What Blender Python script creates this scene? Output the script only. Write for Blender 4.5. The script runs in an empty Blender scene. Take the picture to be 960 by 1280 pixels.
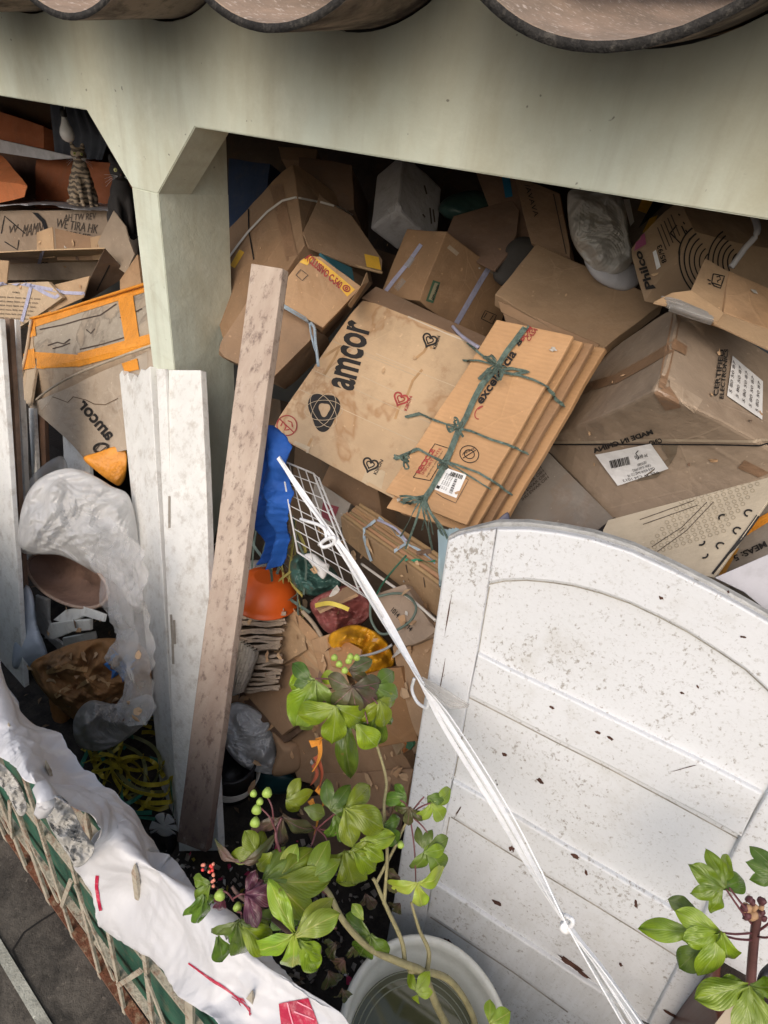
import bpy, bmesh, math, random
import numpy as np
from mathutils import Vector, Matrix, noise
from mathutils.bvhtree import BVHTree
random.seed(7)
S = bpy.context.scene
COL = S.collection

# ---------------------------------------------------------------- camera
F = 675.0
def _n(v): v = np.array(v, float); return v / np.linalg.norm(v)
DOWN = _n((-151, 990, F)); LEFT = np.array((-1437, -680, F), float)
LEFT = _n(LEFT - DOWN * LEFT.dot(DOWN)); RIGHT = -LEFT
DEP = _n(np.cross(DOWN, RIGHT))
if DEP[2] < 0: DEP = -DEP
CAM = Vector((0, 0, 2.3))
def cvec(v):                    # camera axes (x right, y down, z forward) to world
    v = np.array(v, float); return Vector((v.dot(RIGHT), v.dot(DEP), -v.dot(DOWN)))
def ray(px, py): return cvec(((px - 480) / F, (py - 640) / F, 1))
def P(px, py, Y=None, z=None, Z=None):
    r = ray(px, py)
    if Y is not None: return CAM + r * (Y / r.y)
    if Z is not None: return CAM + r * ((Z - CAM.z) / r.z)
    return CAM + r * z
cam = bpy.data.cameras.new('camera'); cam.sensor_fit = 'HORIZONTAL'; cam.sensor_width = 36
cam.lens = F / 960 * 36; cam.clip_start = .02; cam.clip_end = 500
co = bpy.data.objects.new('camera', cam); COL.objects.link(co); S.camera = co
cx, cy, cz = cvec((1, 0, 0)), cvec((0, -1, 0)), cvec((0, 0, -1))
co.matrix_world = Matrix(((cx.x, cy.x, cz.x, CAM.x), (cx.y, cy.y, cz.y, CAM.y), (cx.z, cy.z, cz.z, CAM.z), (0, 0, 0, 1)))
# ---------------------------------------------------------------- sky and sun
SUN_EL, SUN_AZ = math.radians(40), math.radians(168)      # azimuth of the sun, clockwise from +Y
W = bpy.data.worlds.new('World'); S.world = W; W.use_nodes = True
nt = W.node_tree; bg = nt.nodes['Background']
sk = nt.nodes.new('ShaderNodeTexSky'); sk.sky_type = 'NISHITA'; sk.sun_disc = False
sk.sun_elevation = SUN_EL; sk.sun_rotation = SUN_AZ; sk.air_density = 1.0; sk.dust_density = 4.5; sk.ozone_density = 1.0
nt.links.new(sk.outputs[0], bg.inputs[0]); bg.inputs[1].default_value = .15
sl = bpy.data.lights.new('sun', 'SUN'); sl.energy = .62; sl.angle = math.radians(110); sl.color = (.98, .99, 1)
so = bpy.data.objects.new('sun', sl); COL.objects.link(so)
sd = Vector((math.sin(SUN_AZ) * math.cos(SUN_EL), math.cos(SUN_AZ) * math.cos(SUN_EL), math.sin(SUN_EL)))
so.rotation_euler = sd.to_track_quat('Z', 'Y').to_euler(); so.location = sd * 20
S.view_settings.view_transform = 'Standard'; S.view_settings.look = 'None'
S.view_settings.exposure = 0.3; S.view_settings.gamma = 1
S.render.engine = 'CYCLES'; S.cycles.max_bounces = 8; S.cycles.transparent_max_bounces = 12

# ---------------------------------------------------------------- node materials
def mat(name): 
    m = bpy.data.materials.new(name); m.use_nodes = True
    n = m.node_tree.nodes; b = n['Principled BSDF']; return m, m.node_tree, b
class N:                         # tiny node helper
    def __init__(s, t): s.t = t
    def new(s, k, **kw):
        n = s.t.nodes.new(k)
        for a, v in kw.items(): setattr(n, a, v)
        return n
    def link(s, a, b): s.t.links.new(a, b)
    def setin(s, n, i, v):
        if hasattr(v, 'is_output'): s.link(v, n.inputs[i])
        elif v is not None: n.inputs[i].default_value = v
    def math(s, op, a, b=None, c=None, clamp=False):
        n = s.new('ShaderNodeMath', operation=op, use_clamp=clamp)
        for i, v in enumerate((a, b, c)): s.setin(n, i, v)
        return n.outputs[0]
    def coords(s, kind='Object', scale=(1, 1, 1)):
        tc = s.new('ShaderNodeTexCoord'); mp = s.new('ShaderNodeMapping')
        s.link(tc.outputs[kind], mp.inputs[0]); mp.inputs[3].default_value = scale
        return mp.outputs[0]
    def noise(s, vec, scale, detail=4, rough=.55, dist=0, w=None):
        n = s.new('ShaderNodeTexNoise', noise_dimensions='4D')
        s.link(vec, n.inputs['Vector']); n.inputs['Scale'].default_value = scale
        n.inputs['Detail'].default_value = detail; n.inputs['Roughness'].default_value = rough
        n.inputs['Distortion'].default_value = dist
        s.setin(n, 'W', w if w is not None else s.rnd())
        return n.outputs[0]
    def rnd(s, k=17.0):
        if not hasattr(s, '_r'):
            s._r = s.new('ShaderNodeObjectInfo').outputs['Random']
        return s.math('MULTIPLY', s._r, k)
    def voro(s, vec, scale, feature='F1', rand=1):
        n = s.new('ShaderNodeTexVoronoi', feature=feature)
        s.link(vec, n.inputs['Vector']); n.inputs['Scale'].default_value = scale
        n.inputs['Randomness'].default_value = rand
        return n.outputs[0]
    def ramp(s, fac, *stops):
        n = s.new('ShaderNodeValToRGB'); e = n.color_ramp.elements
        s.link(fac, n.inputs[0])
        while len(e) < len(stops): e.new(.5)
        for k, (p, c) in enumerate(stops):
            e[k].position = p
            e[k].color = (c, c, c, 1) if isinstance(c, (int, float)) else tuple(c) + (1,)
        return n.outputs[0]
    def mix(s, fac, a, b, mode='MIX'):
        n = s.new('ShaderNodeMix', data_type='RGBA', blend_type=mode)
        s.setin(n, 0, fac)
        for i, v in ((6, a), (7, b)):
            if isinstance(v, tuple) and len(v) == 3: v = v + (1,)
            s.setin(n, i, v)
        return n.outputs[2]
    def bump(s, h, strength=.3, dist=.01, prev=None):
        n = s.new('ShaderNodeBump'); n.inputs['Strength'].default_value = strength
        n.inputs['Distance'].default_value = dist; s.link(h, n.inputs['Height'])
        if prev is not None: s.link(prev, n.inputs['Normal'])
        return n.outputs[0]
def sc_(c, k): return tuple(min(1, x * k) for x in c)
MC = {}; EDGE = {}
def cardboard(col=(.40, .255, .15), stain=.3, rib=0, dirt=.3, tint=(.2, .1, .04), edge=False):
    g_ = sum(col) / 3; col = col if edge else tuple((g_ + (x - g_) * .98) * k for x, k in zip(col, (1.0, 1.03, 1.0)))
    key = ('cb', col, stain, rib, dirt, tint, edge)
    if key in MC: return MC[key]
    m, t, b = mat('cardboard'); s = N(t); o = s.coords()
    uv = s.coords('UV')
    big = s.noise(o, 2.2, 4, .6)
    c = s.mix(s.ramp(big, (.3, 0.), (.7, 1.)), sc_(col, .76), sc_(col, 1.14)); hs = s.new('ShaderNodeHueSaturation'); s.setin(hs, 'Value', s.math('ADD', .86, s.math('MULTIPLY', s.math('FRACT', s.rnd(5)), .26))); s.link(c, hs.inputs['Color']); c = hs.outputs[0]
    fib = s.noise(s.coords('UV', (6, 90, 6)), 6, 3, .7)
    c = s.mix(s.ramp(fib, (.35, .0), (.75, .22)), c, sc_(col, .6))
    if rib:
        w = s.new('ShaderNodeTexWave', wave_type='BANDS', bands_direction='Y')
        s.link(uv, w.inputs[0]); w.inputs['Scale'].default_value = 24; w.inputs['Distortion'].default_value = 3; w.inputs['Detail'].default_value = 1; w.inputs['Detail Scale'].default_value = .6
        c = s.mix(s.math('MULTIPLY', w.outputs[1], .035 * rib), c, sc_(col, 1.9))
    if stain:
        sn = s.noise(o, 2.4, 5, .52, .5)
        inside = s.ramp(sn, (.50, 0.), (.53, 1.))
        edge = s.ramp(sn, (.485, 0.), (.502, 1.), (.515, .25), (.56, 0.))
        c = s.mix(s.math('MULTIPLY', inside, .22 * stain), c, tuple(x * y * 3.2 for x, y in zip(col, (.36, .27, .18))))
        c = s.mix(s.math('MULTIPLY', edge, min(1, .6 * stain)), c, tint)
        sp = s.noise(o, 14, 6, .7)
        c = s.mix(s.math('MULTIPLY', s.ramp(sp, (.58, 0.), (.72, 1.)), .5 * stain), c, sc_(tint, 1.2))
    dn = s.noise(o, 7, 8, .72)
    c = s.mix(s.math('MULTIPLY', s.ramp(dn, (.5, 0.), (.75, 1.)), dirt), c, (.13, .105, .08))
    wr = s.new('ShaderNodeVectorMath', operation='ADD'); wn = s.new('ShaderNodeTexNoise'); wn.inputs['Scale'].default_value = 2.5; s.link(o, wn.inputs['Vector'])
    s.link(o, wr.inputs[0])
    ce = s.voro(wr.outputs[0], 4.5, 'DISTANCE_TO_EDGE'); cm = s.ramp(s.noise(o, 3.5, 3, .5), (.48, 0.), (.6, 1.))
    cl_ = s.math('MULTIPLY', s.ramp(ce, (.004, 1.), (.014, 0.)), cm)
    c = s.mix(s.math('MULTIPLY', cl_, .14), c, sc_(col, 1.45))
    ru = s.noise(s.coords('Object', (1, 1, 2.5)), 4.5, 9, .8); c = s.mix(s.math('MULTIPLY', s.ramp(ru, (.52, 0.), (.66, 1.)), .4), c, tuple(min(1, x * 1.15 + .035) for x in col))
    sw = s.noise(o, 55, 2, .5)
    c = s.mix(s.ramp(sw, (.69, 0.), (.74, .5)), c, sc_(col, 1.5))
    s.link(c, b.inputs['Base Color'])
    b.inputs['Roughness'].default_value = .75
    b.inputs['Specular IOR Level'].default_value = .3
    nb = s.bump(s.noise(o, 9, 5, .6), .35, .02)
    nb = s.bump(fib, .08, .003, nb); nb = s.bump(cl_, .2, .003, nb); nb = s.bump(s.noise(o, 2.6, 3, .5), .5, .06, nb)
    if rib: nb = s.bump(w.outputs[1], .14 * rib, .003, nb)
    s.link(nb, b.inputs['Normal'])
    MC[key] = m
    if not edge: EDGE[m] = cardboard(tuple(min(.7, x * 1.22 + .03) for x in col), .5, 0, .55, tint, edge=True)
    return m
def plain(name, col, rough=.6, var=.15, scale=6, dirt=0, dirtcol=(.1, .085, .06), bump=.15, metal=0, spec=.4):
    key = (name, col, rough, var, scale, dirt, dirtcol, bump, metal)
    if key in MC: return MC[key]
    m, t, b = mat(name); s = N(t); o = s.coords()
    n1 = s.noise(o, scale, 5, .6)
    c = s.mix(s.ramp(n1, (.3, 0.), (.7, 1.)), sc_(col, 1 - var), sc_(col, 1 + var))
    if dirt:
        d = s.noise(o, scale * 2.3, 8, .72)
        c = s.mix(s.math('MULTIPLY', s.ramp(d, (.5, 0.), (.68, 1.)), dirt), c, dirtcol)
    s.link(c, b.inputs['Base Color']); b.inputs['Roughness'].default_value = rough
    b.inputs['Metallic'].default_value = metal; b.inputs['Specular IOR Level'].default_value = spec
    if bump: s.link(s.bump(s.noise(o, scale * 5, 4, .6), bump, .01), b.inputs['Normal'])
    MC[key] = m; return m
def plastic(name, col, alpha=.35, rough=.25, crease=.5, scale=9, sheen=0):
    """thin crumpled film: milky, partly see-through"""
    m, t, b = mat(name); s = N(t); o = s.coords()
    n1 = s.noise(o, scale * .5, 3, .5, .8)
    b.inputs['Base Color'].default_value = tuple(col) + (1,); b.inputs['Roughness'].default_value = rough
    b.inputs['Specular IOR Level'].default_value = .75
    v = s.voro(s.coords('Object', (1, 1, .6)), scale * 1.6, 'DISTANCE_TO_EDGE')
    s.link(s.bump(s.math('MINIMUM', v, .2), crease * .35, .02), b.inputs['Normal'])
    tr = s.new('ShaderNodeBsdfTranslucent'); tr.inputs[0].default_value = tuple(col) + (1,)
    mx = s.new('ShaderNodeMixShader'); mx.inputs[0].default_value = .35; s.link(b.outputs[0], mx.inputs[1]); s.link(tr.outputs[0], mx.inputs[2]); last = mx.outputs[0]
    if alpha < 1:
        tp = s.new('ShaderNodeBsdfTransparent'); m2 = s.new('ShaderNodeMixShader'); fr = s.new('ShaderNodeLayerWeight'); fr.inputs[0].default_value = .35
        al = s.math('ADD', s.ramp(n1, (.3, max(0, alpha - .15)), (.7, min(1, alpha + .15))), s.math('MULTIPLY', fr.outputs[1], .22), clamp=True)
        s.link(al, m2.inputs[0]); s.link(tp.outputs[0], m2.inputs[1]); s.link(last, m2.inputs[2]); last = m2.outputs[0]
    out = [x for x in t.nodes if x.type == 'OUTPUT_MATERIAL'][0]; s.link(last, out.inputs[0])
    return m

# ---------------------------------------------------------------- objects
WL, BV = {}, {}
def props(o, label=None, cat=None, group=None, kind=None):
    if label: o['label'] = label
    if cat: o['category'] = cat
    if group: o['group'] = group
    if kind: o['kind'] = kind
    return o
def thing(name, label, cat, loc=None, group=None):
    o = bpy.data.objects.new(name, None); COL.objects.link(o); o.empty_display_size = .05
    loc = Vector(loc) if loc is not None else Vector((0, 0, 0))
    o.location = loc; WL[o.name] = loc.copy(); return props(o, label, cat, group)
def mk(name, V, Fc, m=None, parent=None, label=None, cat=None, group=None, kind=None, smooth=False, uv=None, bvh=True, mats=None, fm=None):
    V = [Vector(v) for v in V]
    if parent is not None: org = WL[parent.name]
    else:
        lo = Vector([min(v[i] for v in V) for i in range(3)]); hi = Vector([max(v[i] for v in V) for i in range(3)])
        org = Vector(((lo.x + hi.x) / 2, (lo.y + hi.y) / 2, lo.z))
    me = bpy.data.meshes.new(name); me.from_pydata([tuple(v - org) for v in V], [], [tuple(f) for f in Fc])
    if uv is not None:
        ul = me.uv_layers.new(name='UVMap')
        for li, l in enumerate(me.loops): ul.data[li].uv = uv[li] if len(uv) == len(me.loops) else uv[l.vertex_index]
    me.update()
    for mm in (mats or [m]): me.materials.append(mm)
    if fm: 
        for p, k in zip(me.polygons, fm): p.material_index = k
    if smooth: me.polygons.foreach_set('use_smooth', [True] * len(me.polygons))
    o = bpy.data.objects.new(name, me); COL.objects.link(o)
    if parent is not None: o.parent = parent
    else: o.location = org
    WL[o.name] = org.copy()
    if bvh and len(Fc) < 60000: BV[o.name] = BVHTree.FromPolygons([tuple(v) for v in V], [tuple(f) for f in Fc])
    return props(o, label, cat, group, kind)
def from_bm(name, bm, m, **k):
    bm.verts.ensure_lookup_table(); bm.verts.index_update()
    V = [v.co.copy() for v in bm.verts]; Fc = [[v.index for v in f.verts] for f in bm.faces]
    ul = bm.loops.layers.uv.active
    uv = [tuple(l[ul].uv) for f in bm.faces for l in f.loops] if ul else None
    fm = [f.material_index for f in bm.faces]
    bm.free()
    if m in EDGE: return mk(name, V, Fc, uv=uv, mats=[m, EDGE[m]], fm=fm, **k)
    return mk(name, V, Fc, m, uv=uv, **k)
def nz(p, f, s=0): return noise.noise_vector(Vector((p[0] * f + s * 7.1, p[1] * f - s * 3.3, p[2] * f + s * 1.7)))
def hexbm(c8, n=(8, 8, 4), amp=.004, freq=4, seed=0, bend=0, bev=.003, droop=None):
    c = [Vector(v) for v in c8]
    def tri(u, v, w):
        f = (c[0] * (1 - u) + c[1] * u) * (1 - v) + (c[3] * (1 - u) + c[2] * u) * v
        b = (c[4] * (1 - u) + c[5] * u) * (1 - v) + (c[7] * (1 - u) + c[6] * u) * v
        return f * (1 - w) + b * w
    bm = bmesh.new(); ul = bm.loops.layers.uv.new(); vs = {}
    lu, lv, lw = (c[1] - c[0]).length, (c[3] - c[0]).length, (c[4] - c[0]).length
    nrm = (c[1] - c[0]).cross(c[3] - c[0]).normalized()
    a, b_, d = n
    def vert(i, j, k):
        if (i, j, k) not in vs:
            p = tri(i / a, j / b_, k / d); q = p + nz(p, freq, seed) * amp + nz(p, freq * 3.1, seed + 5) * amp * .35
            if bend:
                fc = tri(i / a, j / b_, .5); q += nrm * (noise.noise(fc * (freq * .55) + Vector((seed * 3.1, 0, 0))) * bend)
            vs[(i, j, k)] = bm.verts.new(q)
        return vs[(i, j, k)]
    def quad(k4, uvs):
        f = bm.faces.new([vert(*k) for k in k4])
        for l, t in zip(f.loops, uvs): l[ul].uv = t
    for i in range(a):
        for j in range(b_):
            for k in (0, d):
                quad([(i, j, k), (i + 1, j, k), (i + 1, j + 1, k), (i, j + 1, k)], [(x / a * lu, y / b_ * lv) for x, y in ((i, j), (i + 1, j), (i + 1, j + 1), (i, j + 1))])
    for i in range(a):
        for k in range(d):
            for j in (0, b_):
                quad([(i, j, k), (i + 1, j, k), (i + 1, j, k + 1), (i, j, k + 1)], [(x / a * lu, y / d * lw) for x, y in ((i, k), (i + 1, k), (i + 1, k + 1), (i, k + 1))])
    for j in range(b_):
        for k in range(d):
            for i in (0, a):
                quad([(i, j, k), (i, j + 1, k), (i, j + 1, k + 1), (i, j, k + 1)], [(x / b_ * lv, y / d * lw) for x, y in ((j, k), (j + 1, k), (j + 1, k + 1), (j, k + 1))])
    bmesh.ops.recalc_face_normals(bm, faces=bm.faces)
    if lw > .05:                       # crushed corners
        rr = random.Random(seed * 13 + 5); cen = sum(c, Vector()) / 8
        for p in c:
            if rr.random() < .45:
                k_ = rr.uniform(.006, .022); R0 = rr.uniform(.03, .07); dv = (cen - p).normalized() + Vector((rr.uniform(-.5, .5), rr.uniform(-.5, .5), rr.uniform(-.5, .5)))
                for v in bm.verts:
                    q = (v.co - p).length
                    if q < R0: v.co += dv * k_ * (1 - q / R0)
    if lw < .03:
        for f in bm.faces:
            if f.calc_area() > 0 and abs(f.normal.dot(nrm)) < .4: f.material_index = 1
    if bev:
        es = [e for e in bm.edges if len(e.link_faces) == 2 and e.calc_face_angle(0) > .9]
        r_ = bmesh.ops.bevel(bm, geom=es, offset=min(bev, lw * .3), segments=2, affect='EDGES', profile=.6)
        for f in r_['faces']: f.material_index = 1
    return bm
_seed = [0]
def sd_(): _seed[0] += 1; return _seed[0]
def pts(L):                       # list of (px,py,Y) / (px,py) : first three with Y give the plane of the rest
    A = [P(a[0], a[1], Y=a[2]) for a in L if len(a) > 2]
    n = (A[1] - A[0]).cross(A[2] - A[0]).normalized(); out = []; k = 0
    for a in L:
        if len(a) > 2: out.append(P(a[0], a[1], Y=a[2]))
        else:
            r = ray(a[0], a[1]); t = (A[0] - CAM).dot(n) / r.dot(n); out.append(CAM + r * t)
    return out
def away(f4):
    n = (f4[1] - f4[0]).cross(f4[2] - f4[0]).normalized()
    c = sum(f4, Vector()) / len(f4)
    return n if n.dot(c - CAM) > 0 else -n
def block(name, face, depth, m, parent=None, n=(12, 12, 6), amp=.006, dirn=None, bend=.006, bev=.003, freq=4, **k):
    """box whose camera-facing side is the quad `face` (px, py, Y), `depth` metres thick"""
    f = pts(face) if not isinstance(face[0], Vector) else face
    d = Vector(dirn) if dirn is not None else away(f) * depth
    bm = hexbm(f + [p + d for p in f], n, amp, freq, sd_(), bend, bev)
    return from_bm(name, bm, m, parent=parent, **k)
def sheet(name, face, m, parent=None, th=.005, bend=.012, n=(10, 10, 1), amp=.001, **k):
    return block(name, face, th, m, parent, n=n, amp=amp, bend=bend, bev=.001, **k)
def polyslab(name, face, depth, m, parent=None, bev=0, cuts=0, **k):
    f = pts(face) if not isinstance(face[0], Vector) else list(face)
    d = away(f) * depth
    bm = bmesh.new(); A = [bm.verts.new(p) for p in f]; B = [bm.verts.new(p + d) for p in f]; L = len(f)
    top = bm.faces.new(A); bm.faces.new(B[::-1])
    for i in range(L): bm.faces.new((A[i], B[i], B[(i + 1) % L], A[(i + 1) % L]))
    bmesh.ops.recalc_face_normals(bm, faces=bm.faces)
    if bev:
        te = [e for e in bm.edges if e.verts[0] in A and e.verts[1] in A]
        bmesh.ops.bevel(bm, geom=te, offset=bev, segments=2, affect='EDGES', profile=.5)
    bmesh.ops.triangulate(bm, faces=[x for x in bm.faces if len(x.verts) > 4])
    ul = bm.loops.layers.uv.new(); u0 = (f[1] - f[0]).normalized(); v0 = u0.cross(d.normalized())
    for fc in bm.faces:
        for l in fc.loops: l[ul].uv = ((l.vert.co - f[0]).dot(u0), (l.vert.co - f[0]).dot(v0))
    return from_bm(name, bm, m, parent=parent, **k)
def parafit(px4, Y):
    r = [np.array(ray(*p)) for p in px4]; c = np.array(CAM); s0 = Y / r[0][1]
    # s0 r0 - s1 r1 + s2 r2 - s3 r3 = 0
    x = np.linalg.solve(np.array([r[1], -r[2], r[3]]).T, s0 * r[0]); s = [s0, x[0], x[1], x[2]]
    return [Vector(c + a * b) for a, b in zip(r, s)]
def hexpx(name, q4, up, m, parent=None, n=(8, 8, 8), amp=.005, bev=.004, **k):
    f = [P(a, b, Y=c) for a, b, c in q4]; v = P(*up[:2], Y=up[2]) - f[0]
    return from_bm(name, hexbm(f + [p + v for p in f], n, amp, 4, sd_(), 0, bev), m, parent=parent, **k)
def parabox(name, px4, up, Y, m, parent=None, n=(8, 8, 8), amp=.005, bev=.004, **k):
    f = parafit(px4, Y); a, b = f[1] - f[0], f[3] - f[0]; r = ray(*up); best = None
    for i in range(400):
        s = (f[0] - CAM).length / r.length * (.7 + i * .002); v = CAM + r * s - f[0]
        e = (v.normalized().dot(a.normalized())) ** 2 + (v.normalized().dot(b.normalized())) ** 2
        if best is None or e < best[0]: best = (e, v)
    v = best[1]; print('PARA', name, [tuple(round(q, 2) for q in p) for p in f], 'up', [round(q, 2) for q in v], 'err %.2f' % best[0], 'dims %.2f %.2f %.2f' % (a.length, b.length, v.length))
    return from_bm(name, hexbm(f + [p + v for p in f], n, amp, 4, sd_(), 0, bev), m, parent=parent, **k)
def boxfit(p0, p1, p2, p3, Y, g=(0.15, 0.15, 0.15)):
    """near corner p0 at depth Y and the pixels of its three neighbours: solve a right-angled box"""
    P0 = P(p0[0], p0[1], Y=Y); r = [ray(*q) for q in (p1, p2, p3)]
    base = (P0 - CAM).length; s = [((P0 - CAM).length + g[i]) / r[i].length for i in range(3)]
    s0 = list(s)
    for it in range(60):
        v = [CAM + r[i] * s[i] - P0 for i in range(3)]
        R = []; J = []
        for i, j in ((0, 1), (1, 2), (0, 2)):
            R.append(v[i].dot(v[j])); row = [0, 0, 0]; row[i] = r[i].dot(v[j]); row[j] = r[j].dot(v[i]); J.append(row)
        for i in range(3): R.append(.03 * (s[i] - s0[i])); row = [0, 0, 0]; row[i] = .03; J.append(row)
        dx = np.linalg.lstsq(np.array(J), -np.array(R), rcond=None)[0]
        s = [a + max(-.1, min(.1, b)) for a, b in zip(s, dx)]
    v = [CAM + r[i] * s[i] - P0 for i in range(3)]
    return P0, v
def fitbox(name, p0, p1, p2, p3, Y, m, parent=None, g=(0.15, 0.15, 0.15), n=(8, 8, 8), amp=.005, bev=.004, shrink=None, **k):
    P0, (a, b, c) = boxfit(p0, p1, p2, p3, Y, g)
    if shrink: c = c.normalized() * shrink
    print('FIT', name, 'dims %.2f %.2f %.2f' % (a.length, b.length, c.length), 'ang', [round(math.degrees(x.angle(y))) for x, y in ((a, b), (b, c), (a, c))], 'P0', [round(x, 2) for x in P0])
    c8 = [P0, P0 + a, P0 + a + b, P0 + b]; c8 += [p + c for p in c8]
    return from_bm(name, hexbm(c8, n, amp, 4, sd_(), 0, bev), m, parent=parent, **k)
# --- things laid on surfaces by looking for the surface under a point
def drape(px, py, tg, lift=.002, Y=None):
    d = ray(px, py).normalized(); best = None
    for o in tg:
        h = BV[o.name].ray_cast(CAM, d)
        if h[0] is not None and (best is None or h[3] < best[3]): best = h
    if best is None: return None
    n = best[1]; n = n if n.dot(d) < 0 else -n
    return best[0] + n * lift
def lay(name, tg, polys, m, parent, lift=.002, V2=None, **k):
    """polys: index faces over pixel verts V2, each vert dropped on the target surface"""
    hit = [drape(x, y, tg, lift) for x, y in V2]
    idx = {}; V = []
    for i, h in enumerate(hit):
        if h is not None: idx[i] = len(V); V.append(h)
    Fc = [[idx[i] for i in f] for f in polys if all(i in idx for i in f)]
    if not Fc: print('LAY MISS', name); return None
    return mk(name, V, Fc, m, parent=parent, bvh=False, **k)
def lay_quad(name, tg, q, m, parent, n=6, lift=.002, uvm=False, **k):
    q = [np.array(a, float) for a in q]; V2 = []; Fc = []
    for j in range(n + 1):
        for i in range(n + 1):
            u, v = i / n, j / n
            V2.append((q[0] * (1 - u) + q[1] * u) * (1 - v) + (q[3] * (1 - u) + q[2] * u) * v)
    for j in range(n):
        for i in range(n): a = j * (n + 1) + i; Fc.append((a, a + 1, a + n + 2, a + n + 1))
    return lay(name, tg, Fc, m, parent, lift, V2, **k)
def strokes2(L, w, step=5):
    """pixel polylines -> quads"""
    V, Fc = [], []
    for pl in L:
        a = [np.array(p, float) for p in pl]; dense = []
        for p, q in zip(a, a[1:]):
            k = max(1, int(np.linalg.norm(q - p) / step))
            for i in range(k): dense.append(p + (q - p) * i / k)
        dense.append(a[-1]); b = len(V)
        for i, p in enumerate(dense):
            t = dense[min(i + 1, len(dense) - 1)] - dense[max(i - 1, 0)]; t = t / (np.linalg.norm(t) + 1e-9)
            nn = np.array((-t[1], t[0])) * w / 2; V += [p + nn, p - nn]
        for i in range(len(dense) - 1): j = b + 2 * i; Fc.append((j, j + 1, j + 3, j + 2))
    return V, Fc
def lay_lines(name, tg, L, w, m, parent, lift=.002, step=5, **k):
    V, Fc = strokes2(L, w, step); return lay(name, tg, Fc, m, parent, lift, V, **k)
def lay_each(name, tg, L, w, m, parent, lift=.002, step=5):
    for pl in L: lay_lines(name, tg, [pl], w, m, parent, lift, step)
_TX = {}
def glyphs(text, bold=0, shear=0):
    key = (text, bold, shear)
    if key not in _TX:
        c = bpy.data.curves.new('t', 'FONT'); c.body = text; c.offset = bold; c.shear = shear; c.resolution_u = 3; c.space_line = .95
        o = bpy.data.objects.new('t', c); COL.objects.link(o)
        dg = bpy.context.evaluated_depsgraph_get(); me = bpy.data.meshes.new_from_object(o.evaluated_get(dg))
        v = np.array([tuple(x.co)[:2] for x in me.vertices]); f = [tuple(p.vertices) for p in me.polygons]
        bpy.data.objects.remove(o); bpy.data.curves.remove(c); bpy.data.meshes.remove(me)
        lo, hi = v.min(0), v.max(0); _TX[key] = ((v - lo) / (hi - lo), f)
    return _TX[key]
def write(tg, text, bl, br, tl, m, parent, bold=0, name='printed_lettering', lift=.0035, shear=0, **k):
    v, f = glyphs(text, bold, shear); bl, br, tl = (np.array(a, float) for a in (bl, br, tl))
    return lay(name, tg, f, m, parent, lift, [bl + (br - bl) * a[0] + (tl - bl) * a[1] for a in v], **k)
def ring2(c, rx, ry, ang=0, n=28, a0=0, a1=360):
    ca, sa = math.cos(math.radians(ang)), math.sin(math.radians(ang)); out = []
    for i in range(n + 1):
        t = math.radians(a0 + (a1 - a0) * i / n); x, y = rx * math.cos(t), ry * math.sin(t)
        out.append((c[0] + x * ca - y * sa, c[1] + x * sa + y * ca))
    return out
# --- tubes, ribbons, blobs, cloth
def cr(pl, k=6):                   # Catmull-Rom through 3D points
    p = [Vector(x) for x in pl]; 
    if len(p) < 3: return p
    out = []
    for i in range(len(p) - 1):
        a = p[max(i - 1, 0)]; b = p[i]; c = p[i + 1]; d = p[min(i + 2, len(p) - 1)]
        for j in range(k):
            t = j / k
            out.append(.5 * ((2 * b) + (c - a) * t + (2 * a - 5 * b + 4 * c - d) * t * t + (3 * b - a - 3 * c + d) * t ** 3))
    return out + [p[-1]]
def tubegeo(pl, r, sides=7, r1=None, V=None, Fc=None):
    V = [] if V is None else V; Fc = [] if Fc is None else Fc
    b = len(V); L = len(pl); up = Vector((.13, .37, .92)); 
    for i, p in enumerate(pl):
        t = (pl[min(i + 1, L - 1)] - pl[max(i - 1, 0)]).normalized()
        x = t.cross(up); x = x.normalized() if x.length > .05 else t.cross(Vector((1, 0, 0))).normalized(); y = t.cross(x)
        rr = r if r1 is None else r + (r1 - r) * i / (L - 1)
        if callable(r): rr = r(i / (L - 1))
        for k in range(sides): a = 2 * math.pi * k / sides; V.append(p + x * math.cos(a) * rr + y * math.sin(a) * rr)
    for i in range(L - 1):
        for k in range(sides): a = b + i * sides; Fc.append((a + k, a + (k + 1) % sides, a + sides + (k + 1) % sides, a + sides + k))
    Fc.append(tuple(range(b, b + sides))[::-1]); Fc.append(tuple(range(b + (L - 1) * sides, b + L * sides)))
    return V, Fc
def tube(name, pl, r, m, parent=None, sides=7, r1=None, k=6, **kw):
    V, Fc = tubegeo(cr(pl, k), r, sides, r1); return mk(name, V, Fc, m, parent=parent, smooth=True, **kw)
def ribgeo(pl, w, nh, twist=0, V=None, Fc=None, th=.0012):
    V = [] if V is None else V; Fc = [] if Fc is None else Fc; L = len(pl); b = len(V)
    for i, p in enumerate(pl):
        t = (pl[min(i + 1, L - 1)] - pl[max(i - 1, 0)]).normalized(); n = Vector(nh); x = t.cross(n).normalized(); n = x.cross(t)
        if twist: x = Matrix.Rotation(twist * i / L, 3, t) @ x; n = x.cross(t)
        V += [p + x * w / 2 + n * th / 2, p - x * w / 2 + n * th / 2, p - x * w / 2 - n * th / 2, p + x * w / 2 - n * th / 2]
    for i in range(L - 1):
        a = b + 4 * i
        for k in range(4): Fc.append((a + k, a + (k + 1) % 4, a + 4 + (k + 1) % 4, a + 4 + k))
    Fc.append((b, b + 1, b + 2, b + 3)); e = b + 4 * (L - 1); Fc.append((e + 3, e + 2, e + 1, e))
    return V, Fc
_rd = random.Random(21)
DIRS = []
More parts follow.
